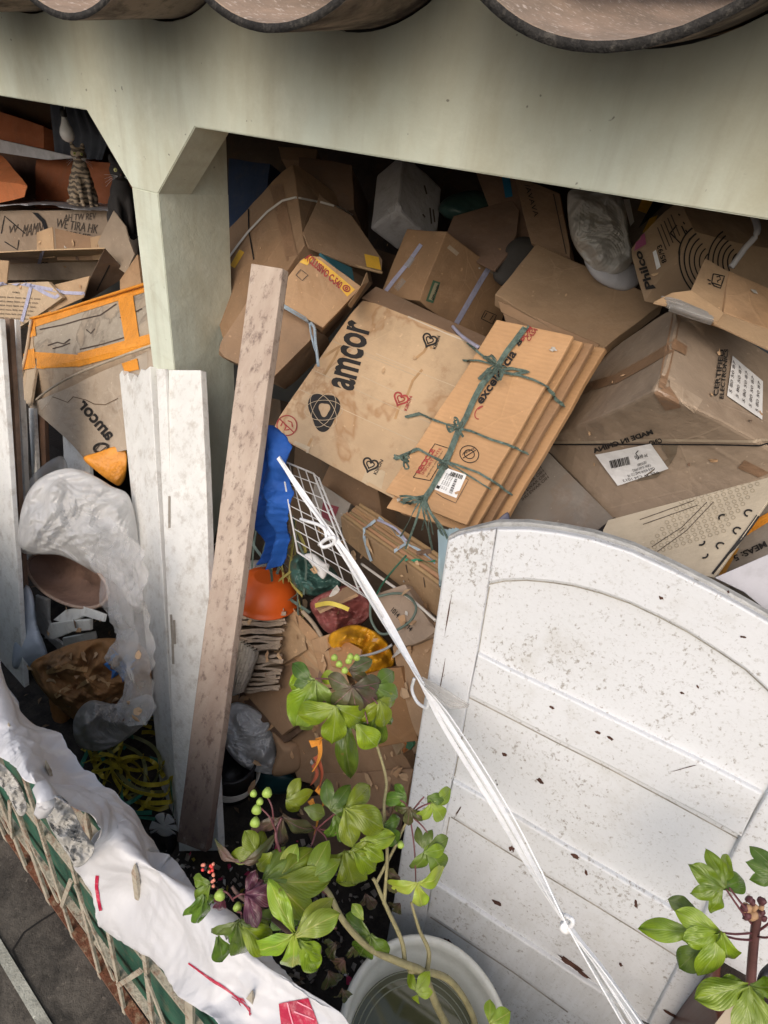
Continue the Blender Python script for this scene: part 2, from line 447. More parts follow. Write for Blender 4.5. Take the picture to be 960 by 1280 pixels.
for _k in range(15):
    _f = .32 * 1.26 ** _k; DIRS.append((Vector((_rd.gauss(0, 1), _rd.gauss(0, 1), _rd.gauss(0, 1))).normalized(), _f, .36 / _f ** 1.0))
def tri(x): x -= math.floor(x); return 1 - abs(2 * x - 1)
def crinkle(q, crease):
    """thin film pushed together: flat facets meeting in sharp creases"""
    w = q + noise.noise_vector(q * .45) * .75; r = 0
    for k, (d, f, am) in enumerate(DIRS):
        m = min(1, max(0, .45 + 1.7 * noise.noise(q * .7 + Vector((k * 3.1, k, 0))))); r += am * m * tri(w.dot(d) * f + k * .37)
    return noise.noise(q * .6) * .6 + crease * (r - 1.2)
def blob(name, outline, Y, depth, m, parent=None, amp=.02, freq=7, crease=.5, nr=26, na=96, back=1.0, pw=.5, tilt=0, squash=None, fold=0, **kw):
    """closed bulging bag whose silhouette follows an outline; depth = bulge in metres"""
    o = [np.array(p, float) for p in outline]; c = sum(o) / len(o); s = sd_()
    segs = []; L = len(o)
    oo = []
    for i in range(L):                     # smooth the outline a little
        a, b, d, e = o[(i - 1) % L], o[i], o[(i + 1) % L], o[(i + 2) % L]
        for j in range(5):
            t = j / 5; oo.append(.5 * (2 * b + (d - a) * t + (2 * a - 5 * b + 4 * d - e) * t * t + (3 * b - a - 3 * d + e) * t ** 3))
    ang = np.array([math.atan2(*(p - c)[::-1]) for p in oo]); rad = np.array([np.linalg.norm(p - c) for p in oo])
    od = np.argsort(ang); ang, rad = ang[od], rad[od]
    ang = np.concatenate((ang - 2 * math.pi, ang, ang + 2 * math.pi)); rad = np.tile(rad, 3)
    zc = (P(c[0], c[1], Y=Y) - CAM).dot(cvec((0, 0, 1)))
    V, Fc = [], []
    def pt(a, r, side):
        R = float(np.interp(a, ang, rad)) * r
        px, py = c[0] + math.cos(a) * R, c[1] + math.sin(a) * R
        h = depth * (1 - r ** 2.2) ** pw
        base = P(px, py, z=zc + tilt * (py - c[1]) / 100)
        dd = (base - CAM).normalized()
        p = base + dd * (-h if side == 0 else h * back)
        q = p * freq + Vector((s * 3.7, s * 1.3, 0))
        d = crinkle(q, crease)
        if fold: d += fold * math.sin(math.cos(a + s) * R * .09 + noise.noise(q) * 5)
        return p - dd * (d * amp) * (1 if side == 0 else -1) * (.25 + .75 * (1 - r ** 4))
    for side in (0, 1):
        b = len(V); V.append(pt(0, 0, side))
        for i in range(1, nr + (1 if side == 0 else 0)):
            for k in range(na): V.append(pt(2 * math.pi * k / na - math.pi, i / nr, side))
        for k in range(na): Fc.append((b, b + 1 + k, b + 1 + (k + 1) % na) if side == 0 else (b, b + 1 + (k + 1) % na, b + 1 + k))
        rings = nr if side == 0 else nr - 1
        for i in range(rings - 1):
            for k in range(na):
                p0 = b + 1 + i * na
                q = (p0 + k, p0 + na + k, p0 + na + (k + 1) % na, p0 + (k + 1) % na); Fc.append(q if side == 0 else q[::-1])
        if side == 0: rim = b + 1 + (nr - 1) * na
    last = b + 1 + (nr - 2) * na
    for k in range(na): Fc.append((last + k, last + (k + 1) % na, rim + (k + 1) % na, rim + k))
    return mk(name, V, Fc, m, parent=parent, smooth=True, **kw)
def cloth(name, left, right, m, parent=None, nu=40, nv=60, amp=.01, folds=6, freq=9, th=.0016, crease=.4, seed=None, lines=True, sag=0, mid=None, **kw):
    """sheet between two 3-D lines, with folds running along them"""
    s = sd_() if seed is None else seed; A = cr(left, 8); B = cr(right, 8); MD = cr(mid, 8) if mid else None
    def at(L, t): x = t * (len(L) - 1); i = min(int(x), len(L) - 2); return L[i].lerp(L[i + 1], x - i)
    G = []
    for j in range(nv + 1):
        for i in range(nu + 1):
            u, v = i / nu, j / nv
            if mid: p = at(A, v) * ((1 - u) * (1 - 2 * u)) + at(MD, v) * (4 * u * (1 - u)) + at(B, v) * (u * (2 * u - 1))
            else: p = at(A, v).lerp(at(B, v), u)
            G.append(p)
    def g(i, j): return G[max(0, min(nv, j)) * (nu + 1) + max(0, min(nu, i))]
    V = []
    for j in range(nv + 1):
        for i in range(nu + 1):
            n = (g(i + 1, j) - g(i - 1, j)).cross(g(i, j + 1) - g(i, j - 1)).normalized()
            if n.dot(CAM - g(i, j)) < 0: n = -n
            p = g(i, j); q = p * freq + Vector((s * 2.7, 0, s))
            d = crinkle(q, crease)
            if folds: d += .9 * math.sin(i / nu * folds * 2 * math.pi + 1.5 * noise.noise(q * .5) + s)
            bulge = sag * math.sin(math.pi * i / nu)
            V.append(p + n * (d * amp + bulge))
    nb = len(V); W1 = nu + 1; Fc = []
    mid = sum(G, Vector()) / len(G); back = (mid - CAM).normalized() * th
    V += [v + back for v in V[:nb]]
    for j in range(nv):
        for i in range(nu):
            a = j * W1 + i; Fc.append((a, a + 1, a + W1 + 1, a + W1)); Fc.append((nb + a, nb + a + W1, nb + a + W1 + 1, nb + a + 1))
    for j in range(nv):
        for i in (0, nu): a = j * W1 + i; q = (a, a + W1, nb + a + W1, nb + a); Fc.append(q)
    for i in range(nu):
        for j in (0, nv): a = j * W1 + i; Fc.append((a, a + 1, nb + a + 1, nb + a))
    uv = [(k % W1 / nu, (k // W1 % (nv + 1)) / nv) for k in range(len(V))]
    return mk(name, V, Fc, m, parent=parent, smooth=True, uv=uv, **kw)
def P3(*L): return [P(a[0], a[1], Y=a[2]) for a in L]
INK = plain('black_ink', (.018, .016, .015), .7, .3, 30, 0, bump=0)
GINK = plain('faded_ink', (.07, .055, .045), .7, .3, 30, 0, bump=0)
RINK = plain('red_ink', (.33, .05, .045), .7, .3, 30, 0, bump=0)
# ================================================================ setting: ground and pavement
def concrete(name, col, dark=(.03, .027, .02), amt=.8, scale=3):
    m, t, b = mat(name); s = N(t); o = s.coords()
    n = s.noise(o, scale, 8, .7); c = s.mix(s.ramp(n, (.35, 0.), (.66, 1.)), sc_(col, 1.15), sc_(col, .6))
    d = s.noise(o, scale * 2.2, 9, .75, .4); c = s.mix(s.math('MULTIPLY', s.ramp(d, (.44, 0.), (.6, 1.)), amt), c, dark)
    sp = s.noise(o, 60, 4, .6); c = s.mix(s.ramp(sp, (.62, 0.), (.7, .6)), c, sc_(col, 1.9))
    cr_ = s.voro(s.coords('Object', (1, 1, 1)), 1.1, 'DISTANCE_TO_EDGE')
    s.link(c, b.inputs[0]); b.inputs['Roughness'].default_value = .9
    s.link(s.bump(s.noise(o, 25, 8, .7), .7, .02), b.inputs['Normal']); return m
def gridplane(name, x0, x1, y0, y1, Z, m, n=1, amp=0, **k):
    V, Fc = [], []
    nx = n; ny = max(1, int(n * (y1 - y0) / (x1 - x0)))
    for j in range(ny + 1):
        for i in range(nx + 1):
            x, y = x0 + (x1 - x0) * i / nx, y0 + (y1 - y0) * j / ny
            V.append((x, y, Z + (noise.noise(Vector((x * 5, y * 5, 1))) * amp if amp else 0)))
    for j in range(ny):
        for i in range(nx): a = j * (nx + 1) + i; Fc.append((a, a + 1, a + nx + 2, a + nx + 1))
    return mk(name, V, Fc, m, **k)
gridplane('ground', -60, 60, -60, 60, -.12, concrete('street_asphalt', (.09, .085, .08)), kind='structure')
gridplane('yard_floor', -8, 3, .25, 3.7, 0.0, concrete('yard_dirt', (.05, .04, .032), (.012, .01, .008), .9, 6), n=120, amp=.01, kind='structure')
# pavement in front of the railing: slab edge follows the railing foot
fa, fb = P(0, 1028, Z=.06), P(170, 1272, Z=.06); fd = (fb - fa).normalized(); fn = Vector((-fd.y, fd.x, 0))
if fn.y < 0: fn = -fn
def strip(name, off0, off1, z0, z1, m, **k):
    a = fa - fd * 5; b = fa + fd * 8; V = [a + fn * off0, b + fn * off0, b + fn * off1, a + fn * off1]
    V = [Vector((v.x, v.y, z1)) for v in V] + [Vector((v.x, v.y, z0)) for v in V]
    return mk(name, V, [(0, 1, 2, 3), (4, 7, 6, 5), (0, 4, 5, 1), (1, 5, 6, 2), (2, 6, 7, 3), (3, 7, 4, 0)], m, **k)
pv = concrete('pavement_concrete', (.105, .092, .075), (.025, .022, .018), .85, 4)
strip('pavement', -.155, .02, -.1, .055, pv, kind='structure')
strip('kerb', -.185, -.157, -.1, .062, concrete('pale_kerb', (.42, .42, .36), (.15, .14, .11), .4, 5), kind='structure')
strip('lower_pavement', -.9, -.187, -.11, -.0, pv, kind='structure')
ck = []
for pth in ([(74, 1137), (50, 1152), (30, 1166), (16, 1188), (24, 1206), (30, 1215)],): ck.append(pth)
crk = lay_lines('pavement_crack', [bpy.data.objects['pavement']], ck, 2.2, plain('crack_black', (.01, .009, .008), .9), None, .002, kind='structure')

# ================================================================ house: beam, pillar, roof tiles, walls
def plaster():
    m, t, b = mat('pale_green_plaster'); s = N(t); o = s.coords()
    n = s.noise(o, 1.6, 6, .62, .3)
    c = s.mix(s.ramp(n, (.32, 0.), (.68, 1.)), (.645, .685, .575), (.565, .61, .51))
    g = s.noise(s.coords('Object', (1, 1, .35)), 3.5, 7, .68); c = s.mix(s.math('MULTIPLY', s.ramp(g, (.42, 0.), (.64, 1.)), .75), c, (.46, .44, .31))
    w = s.noise(s.coords('Object', (1.2, 1, .7)), 2.4, 3, .5); c = s.mix(s.math('MULTIPLY', s.ramp(w, (.55, 0.), (.66, 1.)), .45), c, (.70, .78, .66))
    dr = s.noise(s.coords('Object', (7, 1, .45)), 2.6, 6, .65); c = s.mix(s.math('MULTIPLY', s.ramp(dr, (.52, 0.), (.7, 1.)), .45), c, (.40, .39, .30))
    mt = s.noise(o, 12, 6, .7); c = s.mix(s.math('MULTIPLY', s.ramp(mt, (.5, 0.), (.7, 1.)), .4), c, (.72, .74, .62))
    # darker brown tone towards the top, broken up by noise
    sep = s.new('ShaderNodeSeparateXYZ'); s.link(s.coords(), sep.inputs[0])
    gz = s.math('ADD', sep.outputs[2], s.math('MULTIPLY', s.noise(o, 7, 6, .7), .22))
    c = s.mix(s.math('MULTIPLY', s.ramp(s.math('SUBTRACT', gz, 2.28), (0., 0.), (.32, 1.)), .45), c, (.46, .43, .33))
    sp = s.noise(o, 42, 2, .5); c = s.mix(s.ramp(sp, (.73, 0.), (.76, .7)), c, (.12, .11, .09))
    hl = s.voro(s.coords('Object', (.7, 1, 1)), 2.1, 'DISTANCE_TO_EDGE')
    hm = s.ramp(s.noise(o, 1.3, 2, .5), (.5, 0.), (.6, 1.))
    hv = s.math('ADD', hl, s.math('MULTIPLY', s.noise(o, 6, 6, .7), .16))
    c = s.mix(s.math('MULTIPLY', s.ramp(hv, (.078, 1.), (.082, 0.)), s.math('MULTIPLY', hm, .12)), c, (.3, .28, .2))
    s.link(c, b.inputs[0]); b.inputs['Roughness'].default_value = .8
    nb = s.bump(s.noise(o, 5, 6, .6), .35, .03); s.link(s.bump(s.noise(o, 60, 3, .6), .12, .004, nb), b.inputs['Normal']); return m
PL = plaster()
house = thing('house', 'pale green plastered porch with beam, braced pillar and big channel roof tiles', 'house')
def xzprism(name, pol, y0, y1, m, parent, bev=.0025, n=0, **k):
    bm = bmesh.new(); A = [bm.verts.new((x, y0, z)) for x, z in pol]; B = [bm.verts.new((x, y1, z)) for x, z in pol]; L = len(pol)
    bm.faces.new(A); bm.faces.new(B[::-1])
    for i in range(L): bm.faces.new((A[i], B[i], B[(i + 1) % L], A[(i + 1) % L]))
    bmesh.ops.recalc_face_normals(bm, faces=bm.faces)
    if bev: bmesh.ops.bevel(bm, geom=[e for e in bm.edges if max(e.verts[0].co.z, e.verts[1].co.z) < 2.4 and abs(e.verts[0].co.y - e.verts[1].co.y) < 1e-6 and min(e.verts[0].co.y, 9) < y0 + .01], offset=bev, segments=2, affect='EDGES')
    bmesh.ops.triangulate(bm, faces=[f for f in bm.faces if len(f.verts) > 4])
    return from_bm(name, bm, m, parent=parent, **k)
YB = 1.37
def scal(x): d = abs((x + .344 + .3325) % .665 - .3325); return 2.509 + .378 - math.sqrt(.378 ** 2 - d * d) - .002
beam = xzprism('beam', [(3 - 10.6 * i / 300, scal(3 - 10.6 * i / 300)) for i in range(301)] + [(-7.6, 2.268), (-2.106, 2.268), (-1.91, 2.066), (-1.774, 2.066), (-1.573, 2.270), (3, 2.279)], YB, YB + .14, PL, house)
pil = xzprism('pillar', [(-1.91, 2.066), (-1.91, -.02), (-1.774, -.02), (-1.774, 2.066)], YB, YB + .317, PL, house)
xzprism('pillar', [(-1.909, 2.6), (-1.909, 2.066), (-1.776, 2.066), (-1.776, 2.6)], YB + .141, YB + .317, PL, house, bev=0)
wallm = plain('dark_wall_plaster', (.09, .09, .085), .85, .3, 2, .6, bump=.3)
def wbox(name, lo, hi, m, parent=None, **k):
    (x0, y0, z0), (x1, y1, z1) = lo, hi; V = [(x, y, z) for z in (z0, z1) for y in (y0, y1) for x in (x0, x1)]
    return mk(name, V, [(0, 1, 3, 2), (4, 6, 7, 5), (0, 4, 5, 1), (2, 3, 7, 6), (0, 2, 6, 4), (1, 5, 7, 3)], m, parent=parent, **k)
wbox('wall', (-7.6, 3.6, -.05), (3, 3.75, 3.5), wallm, house)
wbox('wall', (-7.75, YB, -.05), (-7.6, 3.75, 3.5), wallm, house)
wbox('wall', (3, YB, -.05), (3.15, 3.75, 3.5), wallm, house)
def tilemat():
    m, t, b = mat('weathered_fibre_cement_tile'); s = N(t); o = s.coords()
    n = s.noise(s.coords('Object', (1, .4, 1)), 9, 8, .72)
    c = s.mix(s.ramp(n, (.35, 0.), (.65, 1.)), (.36, .255, .18), (.2, .15, .105))
    sp = s.noise(o, 70, 4, .65); c = s.mix(s.ramp(sp, (.56, 0.), (.66, .75)), c, (.62, .52, .44))
    s.link(c, b.inputs[0]); b.inputs['Roughness'].default_value = .8; s.link(s.bump(sp, .5, .006), b.inputs['Normal']); return m
def tileunder():
    m, t, b = mat('dark_tile_underside'); s = N(t); o = s.coords()  # mottled dark brown for the downward side of the tiles
    n = s.noise(s.coords('Object', (2, 1, 1)), 3.2, 6, .65, .5)
    c = s.mix(s.ramp(n, (.40, 0.), (.52, 1.)), (.055, .04, .032), (.29, .235, .185))
    sp = s.noise(o, 40, 5, .7); c = s.mix(s.ramp(sp, (.5, 0.), (.7, .6)), c, (.03, .024, .02))
    s.link(c, b.inputs[0]); b.inputs['Roughness'].default_value = .85; s.link(s.bump(sp, .4, .006), b.inputs['Normal']); return m
TI, TU = tilemat(), tileunder()
TB = plain('mouldy_black_rim', (.022, .02, .018), .9, .5, 30, .35, (.2, .18, .15), .6)
R_, TH = .378, .015
def tile(xc, cap=False):
    a0 = math.radians(60); ns = 30; nl = 26; y0, y1 = (1.08, 4.1) if not cap else (1.3, 4.1); V, Fc, fm = [], [], []
    for l in range(nl + 1):
        y = y0 + (y1 - y0) * (l / nl) ** 1.8; zb = 2.455 + (y - 1.08) * .20
        for s_ in (0, 1):
            r = R_ - (TH if s_ else 0) if not cap else .2 - (TH if s_ else 0)
            for i in range(ns + 1):
                a = -a0 + 2 * a0 * i / ns if not cap else -1.35 + 2.7 * i / ns
                jit = noise.noise(Vector((xc * 9 + a * 14, s_, l * 3))) * .003 * (l == 0)
                if not cap: V.append((xc + math.sin(a) * r, y + jit, zb + R_ - math.cos(a) * r + jit))
                else: V.append((xc + math.sin(a) * r, y, zb + .105 + math.cos(a) * r))
    w = ns + 1
    for l in range(nl):
        for i in range(ns):
            b0 = l * 2 * w + i; b1 = b0 + w; n0 = b0 + 2 * w; n1 = n0 + w
            Fc += [(b0, n0, n0 + 1, b0 + 1), (b1, b1 + 1, n1 + 1, n1)]; fm += [1, 0]
        for i in (0, ns): b0 = l * 2 * w + i; Fc.append((b0, b0 + w, b0 + 3 * w, b0 + 2 * w)); fm.append(1)
    for l in (0, nl):
        for i in range(ns): b0 = l * 2 * w + i; Fc.append((b0, b0 + 1, b0 + w + 1, b0 + w)); fm.append(2)
    return mk('roof_tile', V, Fc, parent=house, mats=[TI, TU, TB] if not cap else [TU, TI, TB], fm=fm, smooth=True)
for k in range(-11, 6):
    tile(-.344 + .665 * k); tile(-.344 + .665 * (k + .5), True)

# ================================================================ arched white door leaning in front of the heap
def doorpaint():
    m, t, b = mat('flaking_white_paint'); s = N(t); o = s.coords()
    n = s.noise(o, 3, 6, .65); c = s.mix(s.ramp(n, (.3, 0.), (.7, 1.)), (.66, .675, .69), (.60, .61, .615))
    # dirt speckles in drifting clusters
    cl = s.noise(o, 5, 4, .6); sp = s.noise(s.coords('Object', (1, 1, .8)), 105, 6, .72)
    th_ = s.math('ADD', sp, s.math('MULTIPLY', s.math('SUBTRACT', cl, .5), .3))
    c = s.mix(s.ramp(th_, (.575, 0.), (.65, .8)), c, (.24, .215, .18))
    sp2 = s.noise(s.coords('Object', (1, 1, .5)), 26, 3, .55)
    c = s.mix(s.ramp(sp2, (.735, 0.), (.75, 1.)), c, (.035, .022, .018))
    g = s.noise(o, 130, 3, .6); c = s.mix(s.ramp(g, (.56, 0.), (.72, .45)), c, (.33, .32, .28)); eg = s.noise(o, 8, 6, .7); c = s.mix(s.math('MULTIPLY', s.ramp(eg, (.55, 0.), (.72, 1.)), .35), c, (.44, .42, .37))
    st = s.noise(s.coords('Object', (9, 9, .8)), 2.4, 6, .7)
    sep = s.new('ShaderNodeSeparateXYZ'); s.link(o, sep.inputs[0])
    low = s.ramp(sep.outputs[2], (.35, 1.), (1.3, 0.))
    c = s.mix(s.math('MULTIPLY', s.ramp(st, (.4, .2), (.65, 1.)), s.math('MULTIPLY', low, .6)), c, (.33, .31, .27))
    s.link(c, b.inputs[0]); b.inputs['Roughness'].default_value = .5
    nb = s.bump(sp2, .15, .004); s.link(s.bump(s.noise(o, 110, 3, .6), .25, .003, nb), b.inputs['Normal']); return m
DP = doorpaint()
DLp = P(560, 676, Y=.86)
dl = cvec((-179, 1620, F)).normalized(); dw = -cvec((-1830, -790, F)); dw = dw.normalized()
DN = dl.cross(dw).normalized(); DN = DN if DN.dot(DLp - CAM) > 0 else -DN
def D(px, py, off=0):
    r = ray(px, py); t = (DLp + DN * off - CAM).dot(DN) / r.dot(DN); return CAM + r * t
door = thing('arched_door', 'weathered white wooden panelled door with arched top leaning in front of the boxes', 'door', Vector((D(700, 900).x, D(700, 900).y, 0)))
Zb = D(560, 676).z
out = [(560, 676), (572, 670), (592, 665), (620, 662), (660, 662), (700, 667), (740, 675), (790, 691), (840, 714), (890, 739), (925, 758), (960, 778), (1000, 802), (1050, 838), (1085, 872), (1070, 950), (1030, 1090), (880, 1620), (405, 1600), (470, 1255), (495, 1110), (515, 975), (538, 826)]
edgem = plain('grey_weathered_wood_edge', (.42, .42, .4), .8, .25, 14, .6, (.16, .15, .13), .4)
def dpoly(name, px, off, th, m, bev=.004):
    f = [D(x, y, off) for x, y in px]; return polyslab(name, f, th, m, door, bev=bev)
DT = .012   # frame stands this far in front of the panels
dpoly('panel_board', out, DT, .018, DP, 0)
dpoly('back_board', [(x + (2 if y < 900 and x > 700 else 0), y - (9 if 600 < x < 1090 and y < 900 else 5 if y < 700 else 0)) for x, y in out], DT + .0185, .02, edgem, .002)
# frame members
arch_out = out[1:15]
arch_in = [(610, 729), (630, 725), (658, 724), (690, 727), (716, 731), (750, 740), (787, 753), (825, 771), (859, 789), (900, 815), (931, 836), (960, 863), (990, 893)]
lst = [(560, 676), (572, 670), (592, 665), (620, 662), (610, 729), (603, 775), (596, 817), (586, 869), (565, 975), (570, 1022), (552, 1115), (535, 1142), (500, 1330), (489, 1400), (445, 1400), (470, 1255), (495, 1110), (515, 975), (538, 826)]
lst = [(560, 676), (572, 670), (592, 665), (620, 662), (611, 724), (596, 817), (579, 905), (565, 975), (545, 1075), (533, 1142), (500, 1300), (446, 1600), (405, 1600), (470, 1255), (495, 1110), (515, 975), (538, 826)]
dpoly('left_stile', lst, 0, DT, DP)
dpoly('arched_rail', [(621, 662)] + out[4:15] + [(1062, 975), (985, 950), (990, 893)] + arch_in[::-1][1:] , 0, DT, DP)
dpoly('right_stile', [(984, 952), (1061, 977), (1030, 1090), (800, 1620), (660, 1600), (815, 1272), (842, 1220), (925, 1050)], 0, DT, DP)
dpoly('rail', [(597, 818), (640, 840), (700, 868), (760, 897), (820, 926), (880, 955), (930, 981), (953, 993), (927, 1047), (880, 1020), (835, 997), (760, 957), (692, 923), (640, 896), (586, 869)], 0, DT, DP)
dpoly('rail', [(566, 977), (650, 1026), (740, 1079), (842, 1139), (895, 1171), (868, 1206), (800, 1164), (740, 1127), (680, 1091), (620, 1054), (557, 1015)], 0, DT, DP)
dpoly('rail', [(540, 1103), (560, 1115), (660, 1181), (765, 1250), (812, 1284), (790, 1318), (710, 1263), (640, 1212), (580, 1172), (534, 1141)], 0, DT, DP)
# dirty flaked patches and a long crack
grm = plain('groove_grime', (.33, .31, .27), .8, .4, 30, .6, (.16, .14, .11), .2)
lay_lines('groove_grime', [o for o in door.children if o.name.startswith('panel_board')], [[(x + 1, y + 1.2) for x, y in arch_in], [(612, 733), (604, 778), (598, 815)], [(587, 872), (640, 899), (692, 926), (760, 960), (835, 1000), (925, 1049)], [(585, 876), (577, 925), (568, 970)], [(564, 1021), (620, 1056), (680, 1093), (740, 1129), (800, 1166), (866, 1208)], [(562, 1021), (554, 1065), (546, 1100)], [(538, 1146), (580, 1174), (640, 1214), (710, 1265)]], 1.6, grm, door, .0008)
flk = plain('bare_rotten_wood', (.07, .03, .02), .9, .4, 40)
dt = [o for o in door.children if o.name in BV]
fl = []
for (x, y, a, l, w) in [(492, 0, 0, 0, 0), (712, 1203, 35, 44, 9), (728, 1216, 40, 30, 6), (621, 1128, 25, 18, 6), (640, 1061, 70, 9, 8), (719, 1070, 30, 14, 5), (733, 1090, 70, 10, 4), (795, 1130, 80, 12, 5), (562, 1180, 55, 26, 9), (575, 1198, 50, 22, 6), (600, 1214, 40, 22, 4), (776, 1205, 45, 8, 4), (840, 1268, 35, 26, 5), (748, 915, 20, 9, 4), (763, 922, 40, 10, 4), (690, 884, 30, 7, 4), (826, 747, 30, 7, 4), (853, 866, 20, 7, 3), (929, 796, 10, 10, 3), (872, 858, 60, 6, 3), (631, 943, 30, 8, 5), (676, 976, 40, 12, 5), (560, 770, 100, 60, 1.5), (553, 845, 100, 60, 1.3), (858, 959, -15, 40, 1.2), (572, 1015, -60, 18, 2.4), (910, 740, 40, 4, 3)]:
    if l: fl.append((x, y, a, l, w))
V2, F2 = [], []
for (x, y, a, l, w) in fl:
    n = 14; b0 = len(V2); ca, sa = math.cos(math.radians(a)), math.sin(math.radians(a)); V2.append((x, y))
    for k in range(n):
        t = 2 * math.pi * k / n; r = random.uniform(.55, 1.15); ex, ey = math.cos(t) * l / 2 * r, math.sin(t) * w / 2 * r
        V2.append((x + ex * ca - ey * sa, y + ex * sa + ey * ca))
    for k in range(n): F2.append((b0, b0 + 1 + k, b0 + 1 + (k + 1) % n))
lay('flaked_patch', dt, F2, flk, door, .0012, V2)
# ================================================================ materials shared by the heap
K1 = cardboard((.44, .27, .155), .35); K2 = cardboard((.33, .205, .125), .25); K3 = cardboard((.50, .33, .20), .2)
K4 = cardboard((.27, .165, .10), .3); K5 = cardboard((.40, .30, .22), .5, dirt=.55); KG = cardboard((.36, .27, .205), .25, dirt=.5)
KR = cardboard((.46, .265, .135), .12, rib=1, dirt=.12); KO = cardboard((.36, .11, .045), .3); KD = cardboard((.16, .10, .07), .4, dirt=.6)
KW = cardboard((.47, .36, .265), .75, dirt=.3, tint=(.2, .12, .07))
ORT = plain('orange_packing_tape', (.72, .29, .035), .38, .14, 12, .3, (.35, .14, .03), .5)
TAPE = plain('brown_packing_tape', (.25, .155, .095), .3, .15, 12, .2, bump=.3, spec=.6)
WOODW = plain('old_white_painted_wood', (.72, .72, .69), .6, .08, 9, .55, (.33, .28, .22), .35)
STRG = plain('pale_string', (.66, .62, .56), .7, .1); LIL = plain('lilac_raffia', (.42, .42, .56), .45, .2, 30, bump=.4)
BLS = plain('pale_blue_strap', (.42, .52, .60), .4, .15, 30, bump=.3); GRS = plain('green_raffia', (.10, .145, .12), .55, .5, 60, .3, (.25, .32, .3), .5)
PAPER = plain('white_label_paper', (.78, .78, .77), .6, .05, 10, .15, bump=.1)
YEL = plain('yellow_print', (.72, .43, .05), .5, .12, 15, .2, bump=.1)
BAGW = plastic('clear_plastic_film', (.86, .87, .86), .62, .22, .55, 9)
BAGM = plastic('milky_plastic_bag', (.80, .80, .79), .72, .14, .5, 14)
BAGD = plastic('dusty_plastic_film', (.66, .65, .63), .34, .16, .5, 8)
BAGT = plastic('thin_clear_film', (.78, .77, .76), .17, .1, .5, 10)
BLK = plain('black_plastic', (.015, .015, .017), .35, .2, 10, .2, (.06, .055, .05), .3)

# ================================================================ left bay, from the back to the front
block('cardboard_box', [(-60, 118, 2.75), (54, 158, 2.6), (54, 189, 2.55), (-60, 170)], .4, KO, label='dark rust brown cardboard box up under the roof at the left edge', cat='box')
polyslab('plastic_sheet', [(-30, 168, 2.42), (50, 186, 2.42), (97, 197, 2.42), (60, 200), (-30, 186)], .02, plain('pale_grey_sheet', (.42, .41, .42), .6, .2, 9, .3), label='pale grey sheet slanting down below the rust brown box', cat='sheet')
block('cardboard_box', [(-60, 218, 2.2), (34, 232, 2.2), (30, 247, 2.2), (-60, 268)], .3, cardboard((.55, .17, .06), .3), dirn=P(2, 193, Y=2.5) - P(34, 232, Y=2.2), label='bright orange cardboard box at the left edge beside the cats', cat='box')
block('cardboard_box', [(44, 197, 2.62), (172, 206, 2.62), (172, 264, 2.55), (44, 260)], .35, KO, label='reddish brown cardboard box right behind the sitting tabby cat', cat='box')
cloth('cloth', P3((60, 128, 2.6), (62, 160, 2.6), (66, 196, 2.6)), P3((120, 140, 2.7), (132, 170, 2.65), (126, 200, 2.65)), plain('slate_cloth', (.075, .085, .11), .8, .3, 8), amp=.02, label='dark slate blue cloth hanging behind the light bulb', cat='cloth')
block('cardboard_box', [(-90, 60, 3.1), (70, 90, 3.1), (72, 205, 3.05), (-90, 215)], .3, KD, label='added filler box coloured dark as shade high up behind the rust brown one', cat='box')  # this and the next two: added fillers, dark colour stands in for shade
block('cardboard_box', [(66, 100, 3.15), (175, 120, 3.15), (178, 215, 3.1), (68, 210)], .3, cardboard((.10, .075, .06), .3), label='added filler box coloured dark as shade behind the slate blue cloth', cat='box')
block('cardboard_box', [(-90, 150, 2.9), (48, 175, 2.85), (50, 262, 2.8), (-90, 262)], .2, cardboard((.12, .06, .04), .3), label='added reddish filler box coloured dark as shade between the orange box and the pale sheet', cat='box')
# ledge box that carries the cats
lb = thing('cardboard_box', 'big cardboard box printed with black characters under the two cats', 'box', P(60, 340, Y=2.2))
lbx = block('carton', [(-70, 264, 2.15), (172, 262, 2.2), (172, 350, 2.2), (-70, 350)], .6, KG, lb)
tg = [lbx]
for (t, bl, br, tl) in [('W', (10, 292), (22, 290), (12, 282)), ('MAMN', (28, 296), (52, 292), (31, 281)), ('WE TIRA HK', (70, 284), (122, 292), (72, 273)), ('AH TW REV', (80, 276), (120, 274), (81, 268)), ('HOMIE', (82, 296), (112, 301), (84, 288))]:
    write(tg, t, bl, br, tl, GINK, lb, .0)
lay_lines('printed_line', tg, [[(2, 292), (6, 270), (32, 292)], [(6, 302), (22, 312), (24, 300)]], 1.4, INK, lb)
lay_lines('strap', tg, [[(43, 264), (55, 276), (62, 296), (64, 312)]], 4.5, BLK, lb, .006)
cloth('plastic_sheet', P3((-60, 262, 2.05), (40, 256, 2.12), (100, 262, 2.12), (172, 266, 2.12)), P3((-60, 254, 2.75), (40, 248, 2.75), (100, 250, 2.75), (172, 252, 2.75)), plain('dusty_grey_film', (.36, .36, .38), .45, .3, 20, .4), nu=14, nv=50, amp=.012, folds=0, freq=14, label='dusty grey plastic sheet on which the tabby cat sits', cat='sheet')

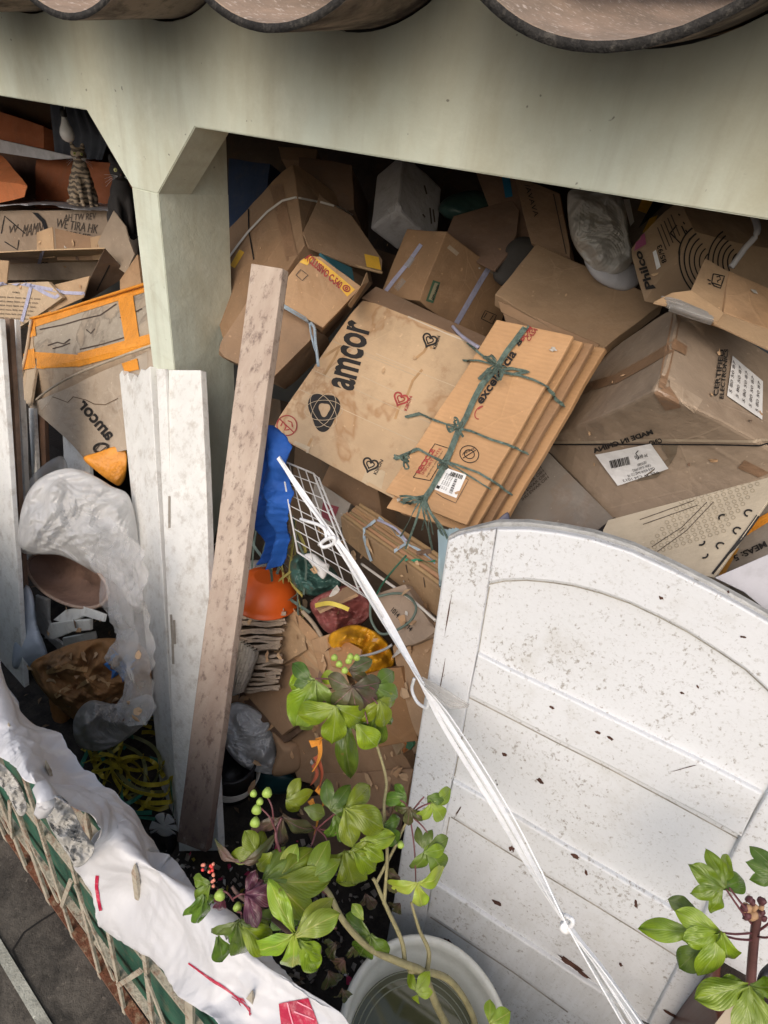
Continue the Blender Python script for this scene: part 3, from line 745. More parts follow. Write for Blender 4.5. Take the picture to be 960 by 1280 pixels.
# bulb
bp = P(80, 146, Y=2.0); bulb = thing('light_bulb', 'white unlit light bulb hanging on a dark cord under the beam', 'light bulb', bp)
def lathe(name, c, ax, prof, m, parent=None, seg=28, **k):
    ax = Vector(ax).normalized(); x = ax.cross(Vector((.3, .9, .1))).normalized(); y = ax.cross(x); V, Fc = [], []
    for r, h in prof:
        for i in range(seg): a = 2 * math.pi * i / seg; V.append(c + ax * h + x * math.cos(a) * r + y * math.sin(a) * r)
    for j in range(len(prof) - 1):
        for i in range(seg): a = j * seg; Fc.append((a + i, a + (i + 1) % seg, a + seg + (i + 1) % seg, a + seg + i))
    Fc.append(tuple(range(seg))[::-1]); Fc.append(tuple(range((len(prof) - 1) * seg, len(prof) * seg)))
    return mk(name, V, Fc, m, parent=parent, smooth=True, **k)
dn_ = Vector((.03, 0, -1))
lathe('glass', bp, dn_, [(.013, 0), (.0145, .012), (.02, .03), (.03, .05), (.0345, .068), (.034, .082), (.027, .098), (.014, .107), (.002, .110)], plain('opal_glass', (.8, .8, .8), .25, .02, 4, bump=0), bulb)
lathe('socket', bp, -dn_, [(.0145, 0), (.0155, .004), (.0155, .03), (.011, .036), (.005, .04)], BLK, bulb)
tube('cord', [bp + Vector((0, 0, .035)), bp + Vector((.004, .01, .2)), bp + Vector((-.02, .05, .42))], .003, BLK, bulb)
tube('socket_wire', [bp + Vector((.012, 0, .03)), bp + Vector((.02, 0, .06)), bp + Vector((.01, 0, .1))], .0015, STRG, bulb)

# cats: one continuous skin each
def ellip(bm, c, r, rot=None, sub=3):
    M = Matrix.Translation(c) @ (rot.to_4x4() if rot else Matrix.Identity(4)) @ Matrix.Diagonal((*r, 1))
    bmesh.ops.create_icosphere(bm, subdivisions=sub, radius=1, matrix=M)
def bodymesh(name, parts, m, parent, voxel=.006, sm=4):
    bm = bmesh.new()
    for p in parts: ellip(bm, *p)
    me = bpy.data.meshes.new('tmp'); bm.to_mesh(me); bm.free(); o = bpy.data.objects.new('tmp', me); COL.objects.link(o)
    r = o.modifiers.new('r', 'REMESH'); r.mode = 'VOXEL'; r.voxel_size = voxel
    q = o.modifiers.new('s', 'SMOOTH'); q.iterations = sm; q.factor = .6
    e = bpy.data.meshes.new_from_object(o.evaluated_get(bpy.context.evaluated_depsgraph_get()))
    V = [v.co.copy() for v in e.vertices]; Fc = [tuple(f.vertices) for f in e.polygons]
    bpy.data.objects.remove(o); bpy.data.meshes.remove(me); bpy.data.meshes.remove(e)
    return mk(name, V, Fc, m, parent=parent, smooth=True)
def furmat(name, a, b_, stripes=True):
    m, t, b = mat(name); s = N(t); o = s.coords()
    if stripes:
        w = s.new('ShaderNodeTexWave', wave_type='BANDS', bands_direction='Z', wave_profile='SIN'); s.link(s.coords('Object', (1, 1, 1)), w.inputs[0])
        w.inputs['Scale'].default_value = 11; w.inputs['Distortion'].default_value = 7; w.inputs['Detail'].default_value = 2; w.inputs['Detail Scale'].default_value = 1.6
        c = s.mix(s.ramp(w.outputs[1], (.35, 0.), (.6, 1.)), a, b_)
    else: c = s.mix(s.ramp(s.noise(o, 20, 4), (.3, 0.), (.7, 1.)), a, b_)
    f = s.noise(s.coords('Object', (1, 1, .3)), 160, 3, .6); c = s.mix(s.math('MULTIPLY', f, .35), c, a)
    s.link(c, b.inputs[0]); b.inputs['Roughness'].default_value = .8; s.link(s.bump(f, .6, .004), b.inputs['Normal']); return m
def cat_at(name, label, ground, H, mt, yaw, lean=0, head_turn=0, ears=True, eyes=(.4, .42, .12), scale=1):
    """sitting cat, H tall, facing `yaw` (world, radians); ground = point between its front paws"""
    g = Vector(ground); t = thing(name, label, 'cat', g); u = H
    Rz = Matrix.Rotation(yaw, 3, 'Z'); Hd = Matrix.Rotation(yaw + head_turn, 3, 'Z')
    def L(x, y, z): return g + Rz @ Vector((x, y, z)) * u          # x side, y forward
    def B(x, y, z, rx, ry, rz, pitch=0): return (L(x, y, z), (rx * u, ry * u, rz * u), Rz @ Matrix.Rotation(pitch, 3, 'X'))
    hc = L(0, -.10, .80)
    def h(x, y, z): return hc + Hd @ Vector((x, y, z)) * u
    parts = [B(0, -.34, .20, .24, .25, .21), B(0, -.27, .34, .205, .18, .25, -.35), B(0, -.16, .50, .155, .135, .22, -.25), B(0, -.12, .62, .115, .11, .15)]
    for s in (-1, 1):
        parts += [B(.15 * s, -.27, .14, .085, .19, .15), B(.155 * s, -.10, .045, .05, .12, .045)]
        parts += [B(.075 * s, -.06, .40, .052, .06, .17, .1), B(.068 * s, -.03, .20, .038, .042, .18), B(.066 * s, .0, .04, .043, .07, .038)]
        parts += [(h(.075 * s, -.01, .115), (.040 * u, .022 * u, .075 * u), Hd @ Matrix.Rotation(.3 * s, 3, 'Y'))]
    parts += [(hc, (.125 * u, .12 * u, .112 * u), Hd), (h(0, .10, -.035), (.058 * u, .06 * u, .045 * u), Hd), (h(.05, .06, -.03), (.05 * u, .05 * u, .045 * u), Hd), (h(-.05, .06, -.03), (.05 * u, .05 * u, .045 * u), Hd)]
    for k in range(9):
        a = -1.2 + k * .28; parts.append(B(math.cos(a) * .26, -.34 + math.sin(a) * .24 + .08, .045, .036, .045, .036))
    bodymesh('body', parts, mt, t, voxel=.014 * u, sm=3)
    em = plain('cat_eye', eyes, .12, .05, 9, bump=0, spec=.8); pm = plain('cat_pupil', (.01, .01, .01), .1, 0, 9, bump=0)
    for s in (-1, 1):
        e = lathe('eye', h(.052 * s, .098, .022), Hd @ Vector((.3 * s, 1, .1)), [(.02 * u, 0), (.024 * u, .004 * u), (.018 * u, .014 * u), (.004 * u, .018 * u)], em, t, 14)
        lathe('pupil', h(.056 * s, .114, .022), Hd @ Vector((.3 * s, 1, .1)), [(.008 * u, 0), (.008 * u, .003 * u), (.003 * u, .005 * u)], pm, e, 8)
    lathe('nose', h(0, .155, -.02), Hd @ Vector((0, 1, 0)), [(.012 * u, 0), (.013 * u, .006 * u), (.003 * u, .01 * u)], plain('cat_nose', (.12, .05, .045), .5, 0, 9, bump=0), t, 8)
    V, Fc = [], []
    for s in (-1, 1):
        for k in range(4): tubegeo([h(.03 * s, .13, -.04), h(.12 * s, .15, -.03 - .02 * k), h(.2 * s, .12, -.04 - .045 * k)], .0018 * u, 4, .0006 * u, V, Fc)
    mk('whiskers', V, Fc, plain('whisker_white', (.8, .8, .8), .5, 0, 5, bump=0), parent=t)
    return t
toc = lambda p: math.atan2(-(CAM.x - p.x), (CAM.y - p.y))     # yaw that faces +y local toward the camera
cp = P(110, 260, Y=2.26)
cat_at('tabby_cat', 'grey brown striped tabby cat sitting on the grey sheet below the light bulb', cp, .345, furmat('tabby_fur', (.40, .31, .215), (.055, .045, .04)), toc(cp) + .15, head_turn=-.2)
cp2 = P(160, 300, Y=2.05)
cat_at('black_cat', 'black cat with pale yellow eyes and white whiskers peeking from behind the pillar', cp2, .40, furmat('black_fur', (.02, .018, .018), (.04, .034, .032), False), toc(cp2), head_turn=.1, eyes=(.75, .72, .3))

# open small box, pointed flap, bundle with lilac raffia
ob_ = thing('open_box', 'small open cardboard box with pale folded rim in front of the printed box', 'box', P(90, 318, Y=2.0))
sheet('flap', [(47, 291, 2.05), (67, 284, 2.02), (70, 322, 1.98), (47, 324)], K3, ob_); sheet('side', [(68, 285, 2.02), (115, 296, 2.03), (117, 325, 2.0), (70, 325)], K4, ob_); sheet('flap', [(114, 297, 2.03), (129, 294, 2.0), (130, 325, 1.97), (117, 325)], K3, ob_)
polyslab('cardboard_flap', [(122, 303, 1.98), (142, 263, 2.02), (157, 283, 2.0), (161, 300), (168, 318), (157, 342), (140, 330), (126, 316)], .006, cardboard((.40, .31, .24), .2), bev=.001, label='pointed cardboard flap standing up beside the pillar below the black cat', cat='cardboard')
polyslab('cardboard_flap', [(150, 350, 1.9), (172, 318, 1.95), (176, 350, 1.85), (180, 372), (150, 375)], .02, K1, label='printed cardboard corner squeezed against the left side of the pillar', cat='cardboard')
bd = thing('cardboard_bundle', 'flattened pale cardboard tied with lilac raffia at the left edge', 'cardboard bundle', P(60, 400, Y=1.8))
b1 = polyslab('cardboard_sheet', [(-40, 318, 1.78), (60, 313, 1.8), (131, 311, 1.84), (119, 345), (60, 357), (-40, 366)], .006, cardboard((.56, .385, .235), .1, rib=0, dirt=.35), bd, bev=.001)
b1b = polyslab('cardboard_sheet', [(-40, 322, 1.76), (11, 326, 1.76), (8, 354, 1.74), (-40, 358)], .006, K3, bd)
b2 = polyslab('box_side', [(131, 311, 1.85), (160, 344, 2.0), (100, 382, 1.88), (112, 350)], .006, KD, bd)
b4 = polyslab('cardboard_sheet', [(60, 358, 1.78), (112, 345, 1.82), (104, 372, 1.78), (60, 392)], .006, K3, bd)
b3 = polyslab('cardboard_sheet', [(-40, 356, 1.74), (60, 352, 1.76), (78, 372, 1.74), (56, 388), (20, 412), (-40, 415)], .02, cardboard((.56, .41, .28), .1), bd)
lay_lines('printed_line', [b2], [[(137, 331), (121, 363)]], 1.6, INK, bd)
for k in range(7): write([b3], 'aeo nuo lem ocurt oso', (0, 372 + k * 5.2), (51 - k * 3, 375 + k * 5.0), (0, 369.4 + k * 5.2), GINK, bd, name='printed_text')
write([b3], 'aviso', (16, 366), (25, 367), (16, 363.5), INK, bd)
write([b1], '1881', (50, 345), (51, 322), (60, 345), GINK, bd, 0)
lay_lines('raffia', [b1, b2, b3, b4, b1b], [[(53, 313), (47, 335), (40, 356), (34, 380), (28, 402)], [(-30, 352), (0, 355), (20, 353), (38, 357), (60, 361), (82, 366), (106, 367)], [(42, 358), (60, 368), (70, 372), (78, 366)]], 4.2, LIL, bd, .004)
lay_lines('raffia', [b1, b3, b4, b1b], [[(40, 356), (30, 350), (22, 356), (10, 352), (0, 357)]], 3, LIL, bd, .008)

# big damp box patched with orange tape
ot = thing('taped_box', 'big damp grey cardboard box wrapped in orange packing tape left of the pillar', 'box', P(110, 560, Y=1.5))
KY = cardboard((.42, .355, .29), .8, dirt=.5, tint=(.09, .06, .04))
t1 = block('box_top', [(37, 398, 1.70), (225, 340, 1.74), (225, 424, 1.56), (43, 463, 1.5)], .32, KY, ot, bend=.01)
t2 = polyslab('torn_side', [(44, 462, 1.5), (215, 424, 1.56), (37, 512, 1.45), (38, 490)], .01, KW, ot)
t4 = polyslab('torn_side', [(20, 500, 1.44), (38, 398, 1.69), (45, 462, 1.49), (38, 506)], .012, cardboard((.46, .35, .25), .6), ot)
t3 = sheet('flap', [(37, 506, 1.43), (215, 424, 1.5), (206, 552, 1.34), (106, 575, 1.32)], cardboard((.44, .365, .30), .5, dirt=.35), ot, bend=.03)
lay_quad('tape', [t1, t2], [(37, 397), (225, 338), (225, 352), (41, 410)], ORT, ot, 14, .003)
lay_quad('tape', [t1, t2], [(41, 440), (100, 444), (100, 458), (41, 461)], ORT, ot, 10, .004)
lay_quad('tape', [t1, t2], [(98, 442), (225, 408), (225, 424), (98, 459)], ORT, ot, 14, .0045)
lay_quad('tape', [t1], [(147, 367), (166, 361), (176, 428), (158, 432)], ORT, ot, 10, .005)
lay_quad('tape', [t4, t1], [(32, 400), (44, 398), (46, 420), (33, 424)], ORT, ot, 6, .005)
lay_quad('tape', [t4, t1, t2], [(24, 440), (44, 436), (46, 460), (22, 464)], ORT, ot, 6, .006)
lay_quad('tape', [t3], [(151, 449), (171, 441), (175, 462), (157, 466)], ORT, ot, 6, .004)
tube('tape_fold', P3((38, 398, 1.68), (70, 390, 1.69), (120, 374, 1.70), (190, 352, 1.71)), .007, ORT, ot)
tube('torn_edge', P3((37, 507, 1.42), (60, 488, 1.44), (95, 468, 1.46), (150, 446, 1.47), (200, 428, 1.49)), .006, cardboard((.52, .43, .34), .1), ot)
tube('torn_edge', P3((39, 400, 1.67), (33, 440, 1.56), (24, 475, 1.48), (17, 505, 1.42)), .009, KW, ot)
write([t3], 'amcor', (134.5, 552), (97, 507), (143, 544), INK, ot, .03)
cen = np.array((128, 561.)); 
lay_lines('logo_mark', [t3], [ring2((127, 560), 9, 5.5, -8, 20)], 3.2, INK, ot); lay_lines('logo_mark', [t3], [[(118, 565), (128, 553)], [(124, 566), (137, 556)]], 1.2, GINK, ot, .003)
cst = [[(60, 494), (72, 498), (85, 503), (92, 496), (108, 500), (118, 505), (132, 506), (148, 498)]]
lay_lines('water_mark', [t3], cst, 1.0, plain('brown_water_mark', (.12, .08, .05), .8, .2), ot)
V2 = []; 
lay_lines('torn_line', [t1], [[(50, 412), (80, 406), (100, 400), (126, 394), (146, 380)], [(108, 412), (114, 417), (119, 411)], [(60, 432), (72, 428), (80, 430), (88, 424)], [(66, 436), (78, 433), (88, 429)], [(100, 437), (130, 430), (156, 422)], [(150, 397), (160, 399), (168, 391), (178, 386)]], 1.6, plain('torn_dark_paper', (.07, .05, .04), .9, .3), ot)
blob('tape_wad', [(104, 573), (120, 566), (155, 558), (158, 590), (150, 607), (138, 602), (122, 590)], 1.27, .03, ORT, label='crumpled wad of orange tape below the torn box flap', cat='tape', amp=.03, freq=14)

# boards standing along the left edge
def plank(name, q, m, th=.022, label='', cat='board', bend=.004, **k): return block(name, q, th, m, None, n=(3, 26, 1), amp=.0015, bend=bend, label=label, cat=cat, **k)
plank('board', [(-30, 398, 1.16), (12, 398, 1.2), (38, 880, .62), (14, 880)], plain('rough_brown_board', (.22, .15, .11), .85, .3, 8, .5), label='brown weathered board edge beside the white board at the left edge')
plank('board', [(-60, 398, 1.14), (0, 398, 1.14), (32, 880, .57), (-10, 880)], WOODW, label='tall white painted board standing at the very left edge')
plank('board', [(10, 399, 1.32), (19, 399, 1.32), (36, 700, .95), (24, 700)], WOODW, label='narrow pale board with a metal clip left of the orange taped box')
plank('batten', [(20, 500, 1.34), (27, 500, 1.34), (34, 680, 1.08), (27, 680)], WOODW, label='thin white batten just below the torn corner of the taped box', cat='batten')
plank('batten', [(36, 510, 1.4), (42, 510, 1.4), (50, 680, 1.12), (44, 680)], WOODW, label='thin white batten next to the dark brown post', cat='batten')
plank('post', [(43, 512, 1.42), (55, 512, 1.42), (62, 690, 1.14), (50, 690)], plain('dark_brown_post', (.12, .065, .04), .8, .3, 8, .4), label='dark brown post behind the clear plastic bag', cat='post')
plank('board', [(78, 540, 1.42), (110, 560, 1.40), (118, 680, 1.2), (84, 680)], WOODW, label='short white board end below the printed flap of the torn box')
wbox('crate', P(85, 640, Y=1.5) - Vector((.35, 0, .4)), P(85, 640, Y=1.5) + Vector((.3, .5, .5)), BLK, label='dark crate standing in the shade behind the battens', cat='crate')
tube('wire', [P(-10, 488, Y=1.12), P(8, 490, Y=1.15), P(22, 491, Y=1.25)], .0035, plain('grey_wire', (.25, .25, .25), .5), label='grey wire tied round the white board at the left edge', cat='wire')

# bags, basin, broken pieces, rotten box
blob('plastic_bag', [(30, 612), (50, 585), (78, 570), (84, 600), (60, 640), (34, 650), (26, 640)], 1.15, .04, BAGD, amp=.04, label='grey torn plastic film sticking up behind the clear bag', cat='plastic film')
blob('plastic_bag', [(24, 655), (30, 625), (45, 602), (70, 588), (95, 586), (120, 596), (140, 608), (160, 618), (170, 650), (176, 700), (180, 752), (172, 768), (158, 745), (132, 726), (105, 708), (75, 694), (45, 692), (24, 682)], .98, .12, BAGM, amp=.045, freq=15, crease=1.1, nr=90, na=300, label='big clear plastic bag stuffed white on top of the brown basin', cat='plastic bag')
blob('plastic_bag', [(20, 676), (45, 667), (62, 674), (56, 690), (30, 692)], .9, .03, BAGM, amp=.03, freq=16, label='twisted white bag corner left of the brown basin', cat='plastic bag')
# oval basin
bc = P(80, 722, Y=.90); bx = (P(128, 742, Y=.86) - P(30, 702, Y=.93)) / 2; by = (P(88, 694, Y=.96) - P(74, 752, Y=.82)) / 2; bn = away([bc, bc + bx, bc + by])
V, Fc = [], []
prof = [(1.0, 0, .0), (.97, .0, .0), (.93, .012, 0), (.86, .06, 0), (.7, .10, 0), (.4, .115, 0), (.02, .118, 0), (.02, .13, 0), (.42, .128, 0), (.75, .115, 0), (.92, .07, 0), (.99, .018, 0)]
for (r, h, _) in prof:
    for i in range(56): a = 2 * math.pi * i / 56; V.append(bc + bx * math.cos(a) * r + by * math.sin(a) * r * (1.0) + bn * h)
for j in range(len(prof)):
    for i in range(56): a = j * 56; b2_ = ((j + 1) % len(prof)) * 56; Fc.append((a + i, a + (i + 1) % 56, b2_ + (i + 1) % 56, b2_ + i))
basin_ = mk('basin', V, Fc, plain('worn_clay', (.28, .175, .13), .75, .3, 7, .5, (.12, .07, .05), .4), smooth=True, label='worn brown oval clay basin under the clear plastic bag', cat='basin')
V2_, F2_ = tubegeo([bc + bx * math.cos(a * .1122) + by * math.sin(a * .1122) - bn * .002 for a in range(57)], .007, 8); mk('rim', V2_, F2_, plain('pale_clay_rim', (.42, .29, .22), .7, .2, 20, .5, (.6, .55, .48), .4), parent=basin_, smooth=True)
PORC = plain('chipped_white_enamel', (.80, .79, .74), .4, .1, 8, .35, (.25, .2, .15), .3)
polyslab('broken_trim', [(44, 744, .86), (60, 750, .86), (60, 776, .84), (68, 798), (79, 806), (72, 833), (60, 818), (50, 800), (44, 775)], .012, PORC, bev=.003, label='broken white curved trim standing left below the basin', cat='broken piece')
polyslab('broken_trim', [(66, 775, .80), (82, 762, .82), (104, 758, .82), (130, 768), (128, 777), (104, 770), (84, 780)], .012, PORC, bev=.003, label='broken white trim with a scalloped edge just below the basin', cat='broken piece')
polyslab('broken_trim', [(55, 798, .78), (62, 780, .79), (85, 776, .79), (112, 775), (112, 788), (90, 790), (66, 800)], .014, PORC, bev=.003, label='short thick broken white trim end with two nail holes', cat='broken piece')
polyslab('broken_trim', [(78, 798, .76), (118, 790, .80), (120, 798, .80), (112, 819), (104, 808), (96, 816), (80, 818)], .008, plain('grey_shard', (.42, .43, .42), .5, .2, 8, .4), bev=.002, label='grey jagged plastic shards hanging below the white trim', cat='broken piece')
blob('plastic_bag', [(31, 732), (42, 745), (46, 780), (58, 812), (56, 826), (22, 836), (15, 826), (22, 780)], .72, .05, plastic('pale_blue_bag', (.62, .68, .76), 1, .4, .4, 7), amp=.03, label='pale blue plastic bag hanging at the left below the basin', cat='plastic bag')
blob('bundle', [(20, 830), (60, 826), (80, 860), (78, 925), (50, 920), (30, 880)], .70, .04, KD, amp=.04, label='dark rotten bundle at the left under the pale blue bag', cat='bundle')
rb = thing('rotten_box', 'rotten brown cardboard box with blue print inside a torn plastic film', 'box', P(100, 900, Y=.66))
rbb = blob('cardboard_pulp', [(38, 832), (62, 816), (100, 802), (146, 798), (182, 812), (190, 860), (184, 900), (150, 916), (112, 908), (84, 894), (52, 862)], .70, .07, cardboard((.23, .115, .045), .9, dirt=.5, tint=(.06, .03, .015)), rb, amp=.05, freq=17, crease=1.3, nr=50, na=160)
blob('cardboard_pulp', [(62, 862), (92, 864), (100, 880), (82, 905), (70, 935), (66, 900)], .62, .03, cardboard((.30, .13, .04), .6), rb, amp=.03)
bluem = plain('blue_print', (.03, .13, .36), .5, .4, 14, .5, (.1, .08, .06), .4)
V2 = [(150, 830)] + [(150 + math.cos(k * .35) * 21 * (.7 + .3 * math.sin(k * 2.3)), 830 + math.sin(k * .35) * 23 * (.75 + .25 * math.cos(k * 3.1))) for k in range(18)]
lay('blue_patch', [rbb], [(0, k + 1, (k + 1) % 18 + 1) for k in range(18)], bluem, rb, .003, V2)
lay_lines('torn_strip', [rbb], [[(60, 840), (84, 832), (110, 838)], [(96, 860), (120, 846), (138, 856)], [(70, 870), (90, 858)]], 5, cardboard((.42, .25, .12), .6), rb, .006)
cloth('plastic_film', P3((100, 684, .90), (122, 716, .84), (134, 760, .79), (144, 800, .74), (143, 832, .70), (152, 862, .66), (146, 892, .62), (160, 908, .60)), P3((150, 655, .93), (178, 690, .86), (182, 740, .80), (186, 790, .75), (193, 830, .70), (190, 866, .67), (193, 888, .64), (186, 905, .62)), BAGT, nu=60, nv=150, amp=.02, folds=0, freq=13, crease=1.2, th=.0006, label='long torn clear film hanging from the basin to the ground', cat='plastic film')
cloth('plastic_film', P3((118, 700, .87), (132, 745, .80), (140, 790, .75), (146, 815, .72)), P3((136, 690, .88), (160, 740, .80), (168, 800, .74), (160, 850, .69)), BAGT, nu=40, nv=90, amp=.016, folds=0, freq=14, crease=1.2, th=.0006, label='smaller clear film flap with a ragged edge over the right side of the basin', cat='plastic film')
blob('plastic_bag', [(92, 900), (112, 876), (146, 880), (186, 868), (190, 893), (160, 922), (128, 938), (98, 932)], .60, .06, plastic('smoky_film', (.34, .32, .30), .8, .3, .5, 8), amp=.05, freq=16, crease=1.2, nr=50, na=160, label='smoky plastic sack slumped on the yellow straps', cat='plastic bag')
# tangled packing straps on the ground
tgl = thing('strap_tangle', 'tangle of yellow and green packing straps on the ground beside the white planks', 'packing straps', P(160, 960, Z=.03))
rs = random.Random(3)
def straps(nm, m, n, w, cx_=160, cy_=955, sx=48, sy=55):
    V, Fc = [], []
    for k in range(n):
        a = rs.uniform(0, 6.28); x, y = cx_ + rs.uniform(-sx, sx) * .8, cy_ + rs.uniform(-sy, sy) * .8; R1 = rs.uniform(25, 60); pl = []
        for j in range(6):
            a += rs.uniform(.3, .9); px, py = x + math.cos(a) * R1, y + math.sin(a) * R1 * .9
            px = min(max(px, 95), 214); py = min(max(py, 898), 1022)
            pl.append(P(px, py, Z=.02 + rs.uniform(0, .15)))
        ribgeo(cr(pl, 8), w, (rs.uniform(-.6, .6), rs.uniform(-.9, .2), 1), rs.uniform(-1.5, 1.5), V, Fc)
    mk(nm, V, Fc, m, parent=tgl, smooth=False, bvh=False)
straps('yellow_straps', plain('yellow_strap', (.42, .33, .03), .4, .3, 20, .4, (.12, .1, .03)), 17, .016)
straps('green_straps', plain('green_strap', (.03, .15, .10), .4, .3, 20, .3), 6, .015)
straps('olive_straps', plain('olive_strap', (.14, .14, .05), .5, .3, 20, .4), 6, .014)
sh = thing('shoe', 'black shoe in torn plastic lying at the foot of the white planks', 'shoe', P(206, 1050, Z=.02))
blob('upper', [(188, 1040), (194, 1024), (206, 1016), (218, 1026), (221, 1050), (214, 1072), (202, 1068), (192, 1056)], .54, .05, BLK, sh, amp=.01, crease=0)
blob('film', [(186, 1038), (196, 1018), (212, 1018), (222, 1034), (218, 1044), (205, 1030), (194, 1042)], .50, .015, BAGD, sh, amp=.02)

# planks against the pillar
polyslab('plank', [(187, 458, 1.345), (222, 1032, .60), (205, 1032, .60), (149, 468), (152, 463), (155, 471), (159, 466), (163, 478), (168, 468), (172, 472), (176, 461), (181, 463)], .03, WOODW, bev=.003, label='tall white plank with broken top, leftmost of the pair on the pillar', cat='plank')
pb = thing('shutter', 'tall narrow white shutter leaning on the front of the pillar', 'shutter', P(240, 1050, Z=0))
pbb = block('panel', [(195, 462, 1.34), (251, 463, 1.335), (273, 1064, .575), (224, 1064)], .028, WOODW, pb, n=(4, 26, 1), amp=.001)
block('stile', [(196, 461, 1.325), (207, 461, 1.325), (232, 1064, .565), (222, 1064)], .014, WOODW, pb, n=(2, 26, 1), amp=.001)
lay_each('worn_streak', [pbb], [[(214, 768), (216, 800), (217, 830)], [(218, 775), (219, 805)], [(212, 620), (212, 660)]], 3, plain('bare_grey_wood', (.3, .27, .23), .8, .3, 20, .5), pb, .0015)
def oldwood():
    m, t, b = mat('mouldy_brown_wood'); s = N(t); o = s.coords()
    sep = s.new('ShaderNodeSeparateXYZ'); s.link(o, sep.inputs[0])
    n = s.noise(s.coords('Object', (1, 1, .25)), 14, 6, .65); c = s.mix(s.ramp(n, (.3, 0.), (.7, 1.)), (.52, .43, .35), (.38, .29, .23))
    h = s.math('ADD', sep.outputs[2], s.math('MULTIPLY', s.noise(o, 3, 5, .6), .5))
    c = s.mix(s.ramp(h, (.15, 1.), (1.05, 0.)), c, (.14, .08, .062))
    sp = s.noise(s.coords('Object', (1, 1, .5)), 38, 6, .75); c = s.mix(s.ramp(sp, (.52, 0.), (.66, .8)), c, (.10, .06, .05))
    sp = s.noise(s.coords('Object', (1, 1, .6)), 25, 5, .7); c = s.mix(s.ramp(sp, (.6, 0.), (.75, .6)), c, (.55, .47, .42))
    s.link(c, b.inputs[0]); b.inputs['Roughness'].default_value = .85; s.link(s.bump(sp, .5, .006), b.inputs['Normal']); return m
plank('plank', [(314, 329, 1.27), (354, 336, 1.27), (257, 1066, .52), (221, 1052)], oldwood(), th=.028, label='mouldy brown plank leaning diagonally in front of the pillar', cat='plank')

# ================================================================ railing with the white banner
CRM = plain('rusty_cream_paint', (.40, .36, .28), .75, .25, 14, .95, (.17, .055, .022), .8)
RST = plain('rusty_iron', (.15, .055, .028), .9, .4, 20, .6, (.42, .34, .22), .8)
fn_ = thing('railing', 'rusty cream iron railing with green sheet panels in front of the yard', 'railing', Vector((-1, .17, 0)))
yt = lambda x: .206 - .037 * x
yb = lambda x: .0986 - .0767 * x
def fpt(x, z, o=0): return Vector((x, yb(x) + (yt(x) - yb(x)) * min(1, max(0, (z - .06) / 1.06)) + o, z))
def rail(name, x0, x1, z, w, t, m, o=0, parent=None):
    V, Fc = [], []; n = 40
    for i in range(n + 1):
        x = x0 + (x1 - x0) * i / n; c = fpt(x, z, o); j = nz((x * 9, z, o), 1).x * .003
        V += [c + Vector((0, -t, -w + j)), c + Vector((0, t, -w + j)), c + Vector((0, t, w + j)), c + Vector((0, -t, w + j))]
    for i in range(n):
        for k in range(4): a = 4 * i; Fc.append((a + k, a + (k + 1) % 4, a + 4 + (k + 1) % 4, a + 4 + k))
    return mk(name, V, Fc, m, parent=parent or fn_)
rail('bottom_rail', -4.5, .9, .085, .02, .014, RST); rail('rail', -4.5, .9, .30, .014, .009, CRM); rail('rail', -4.5, .9, 1.0, .014, .009, CRM); rail('rail', -4.5, .9, .66, .011, .007, CRM)
tips = [P(21, 906, Y=.245), P(68, 952, Y=.24), P(118, 1013, Y=.236), P(180, 1077, Y=.232), P(325, 1230, Y=.222)]
xs = [t.x for t in tips]; dx = (xs[3] - xs[0]) / 3
xs = [xs[0] - dx * k for k in range(14, 0, -1)] + xs[:4] + [(xs[3] + xs[4]) / 2, xs[4]] + [xs[4] + dx * k for k in range(1, 7)]
tz = {round(t.x, 4): t.z for t in tips}
for i, x in enumerate(xs):
    zt = tz.get(round(x, 4), 1.085) + (.022 if round(x, 4) in tz else 0); w = .0115 if round(x, 4) not in tz else .007; t = .0035
    V = []; a = fpt(x, .06, -.012); b = fpt(x, zt - .03, -.012); tip = fpt(x, zt, -.010); tip.y += .0
    for c in (a, b): V += [c + Vector((-w, -t, 0)), c + Vector((w, -t, 0)), c + Vector((w, t, 0)), c + Vector((-w, t, 0))]
    V += [tip + Vector((-.001, -.001, 0)), tip + Vector((.001, -.001, 0)), tip + Vector((.001, .001, 0)), tip + Vector((-.001, .001, 0))]
    Fc = [(3, 2, 1, 0), (8, 9, 10, 11)]
    for l in (0, 4):
        for k in range(4): Fc.append((l + k, l + (k + 1) % 4, l + 4 + (k + 1) % 4, l + 4 + k))
    mk('picket', V, Fc, CRM, parent=fn_)
    if i < len(xs) - 1:                                    # scissor bars between neighbours
        x2 = xs[i + 1]; a = fpt(x + .01, .66, -.020); b = fpt(x2 - .01, .30, -.020)
        Vb, Fb = ribgeo([a, (a + b) / 2, b], .013, (0, -1, 0), th=.004) if i % 2 else ribgeo([fpt(x2 - .01, .66, -.02), (a + b) / 2, fpt(x + .01, .30, -.02)], .013, (0, -1, 0), th=.004); mk('diagonal_bar', Vb, Fb, CRM, parent=fn_)
V, Fc = [], []
for i in range(41):
    x = -4.5 + 5.4 * i / 40
    V += [fpt(x, .09, .022), fpt(x, .98, .022), fpt(x, .98, .024), fpt(x, .09, .024)]
for i in range(40):
    for k in range(4): a = 4 * i; Fc.append((a + k, a + (k + 1) % 4, a + 4 + (k + 1) % 4, a + 4 + k))
mk('sheet_panel', V, Fc, plain('green_paint', (.025, .10, .065), .6, .3, 10, .9, (.14, .11, .07), .4), parent=fn_)
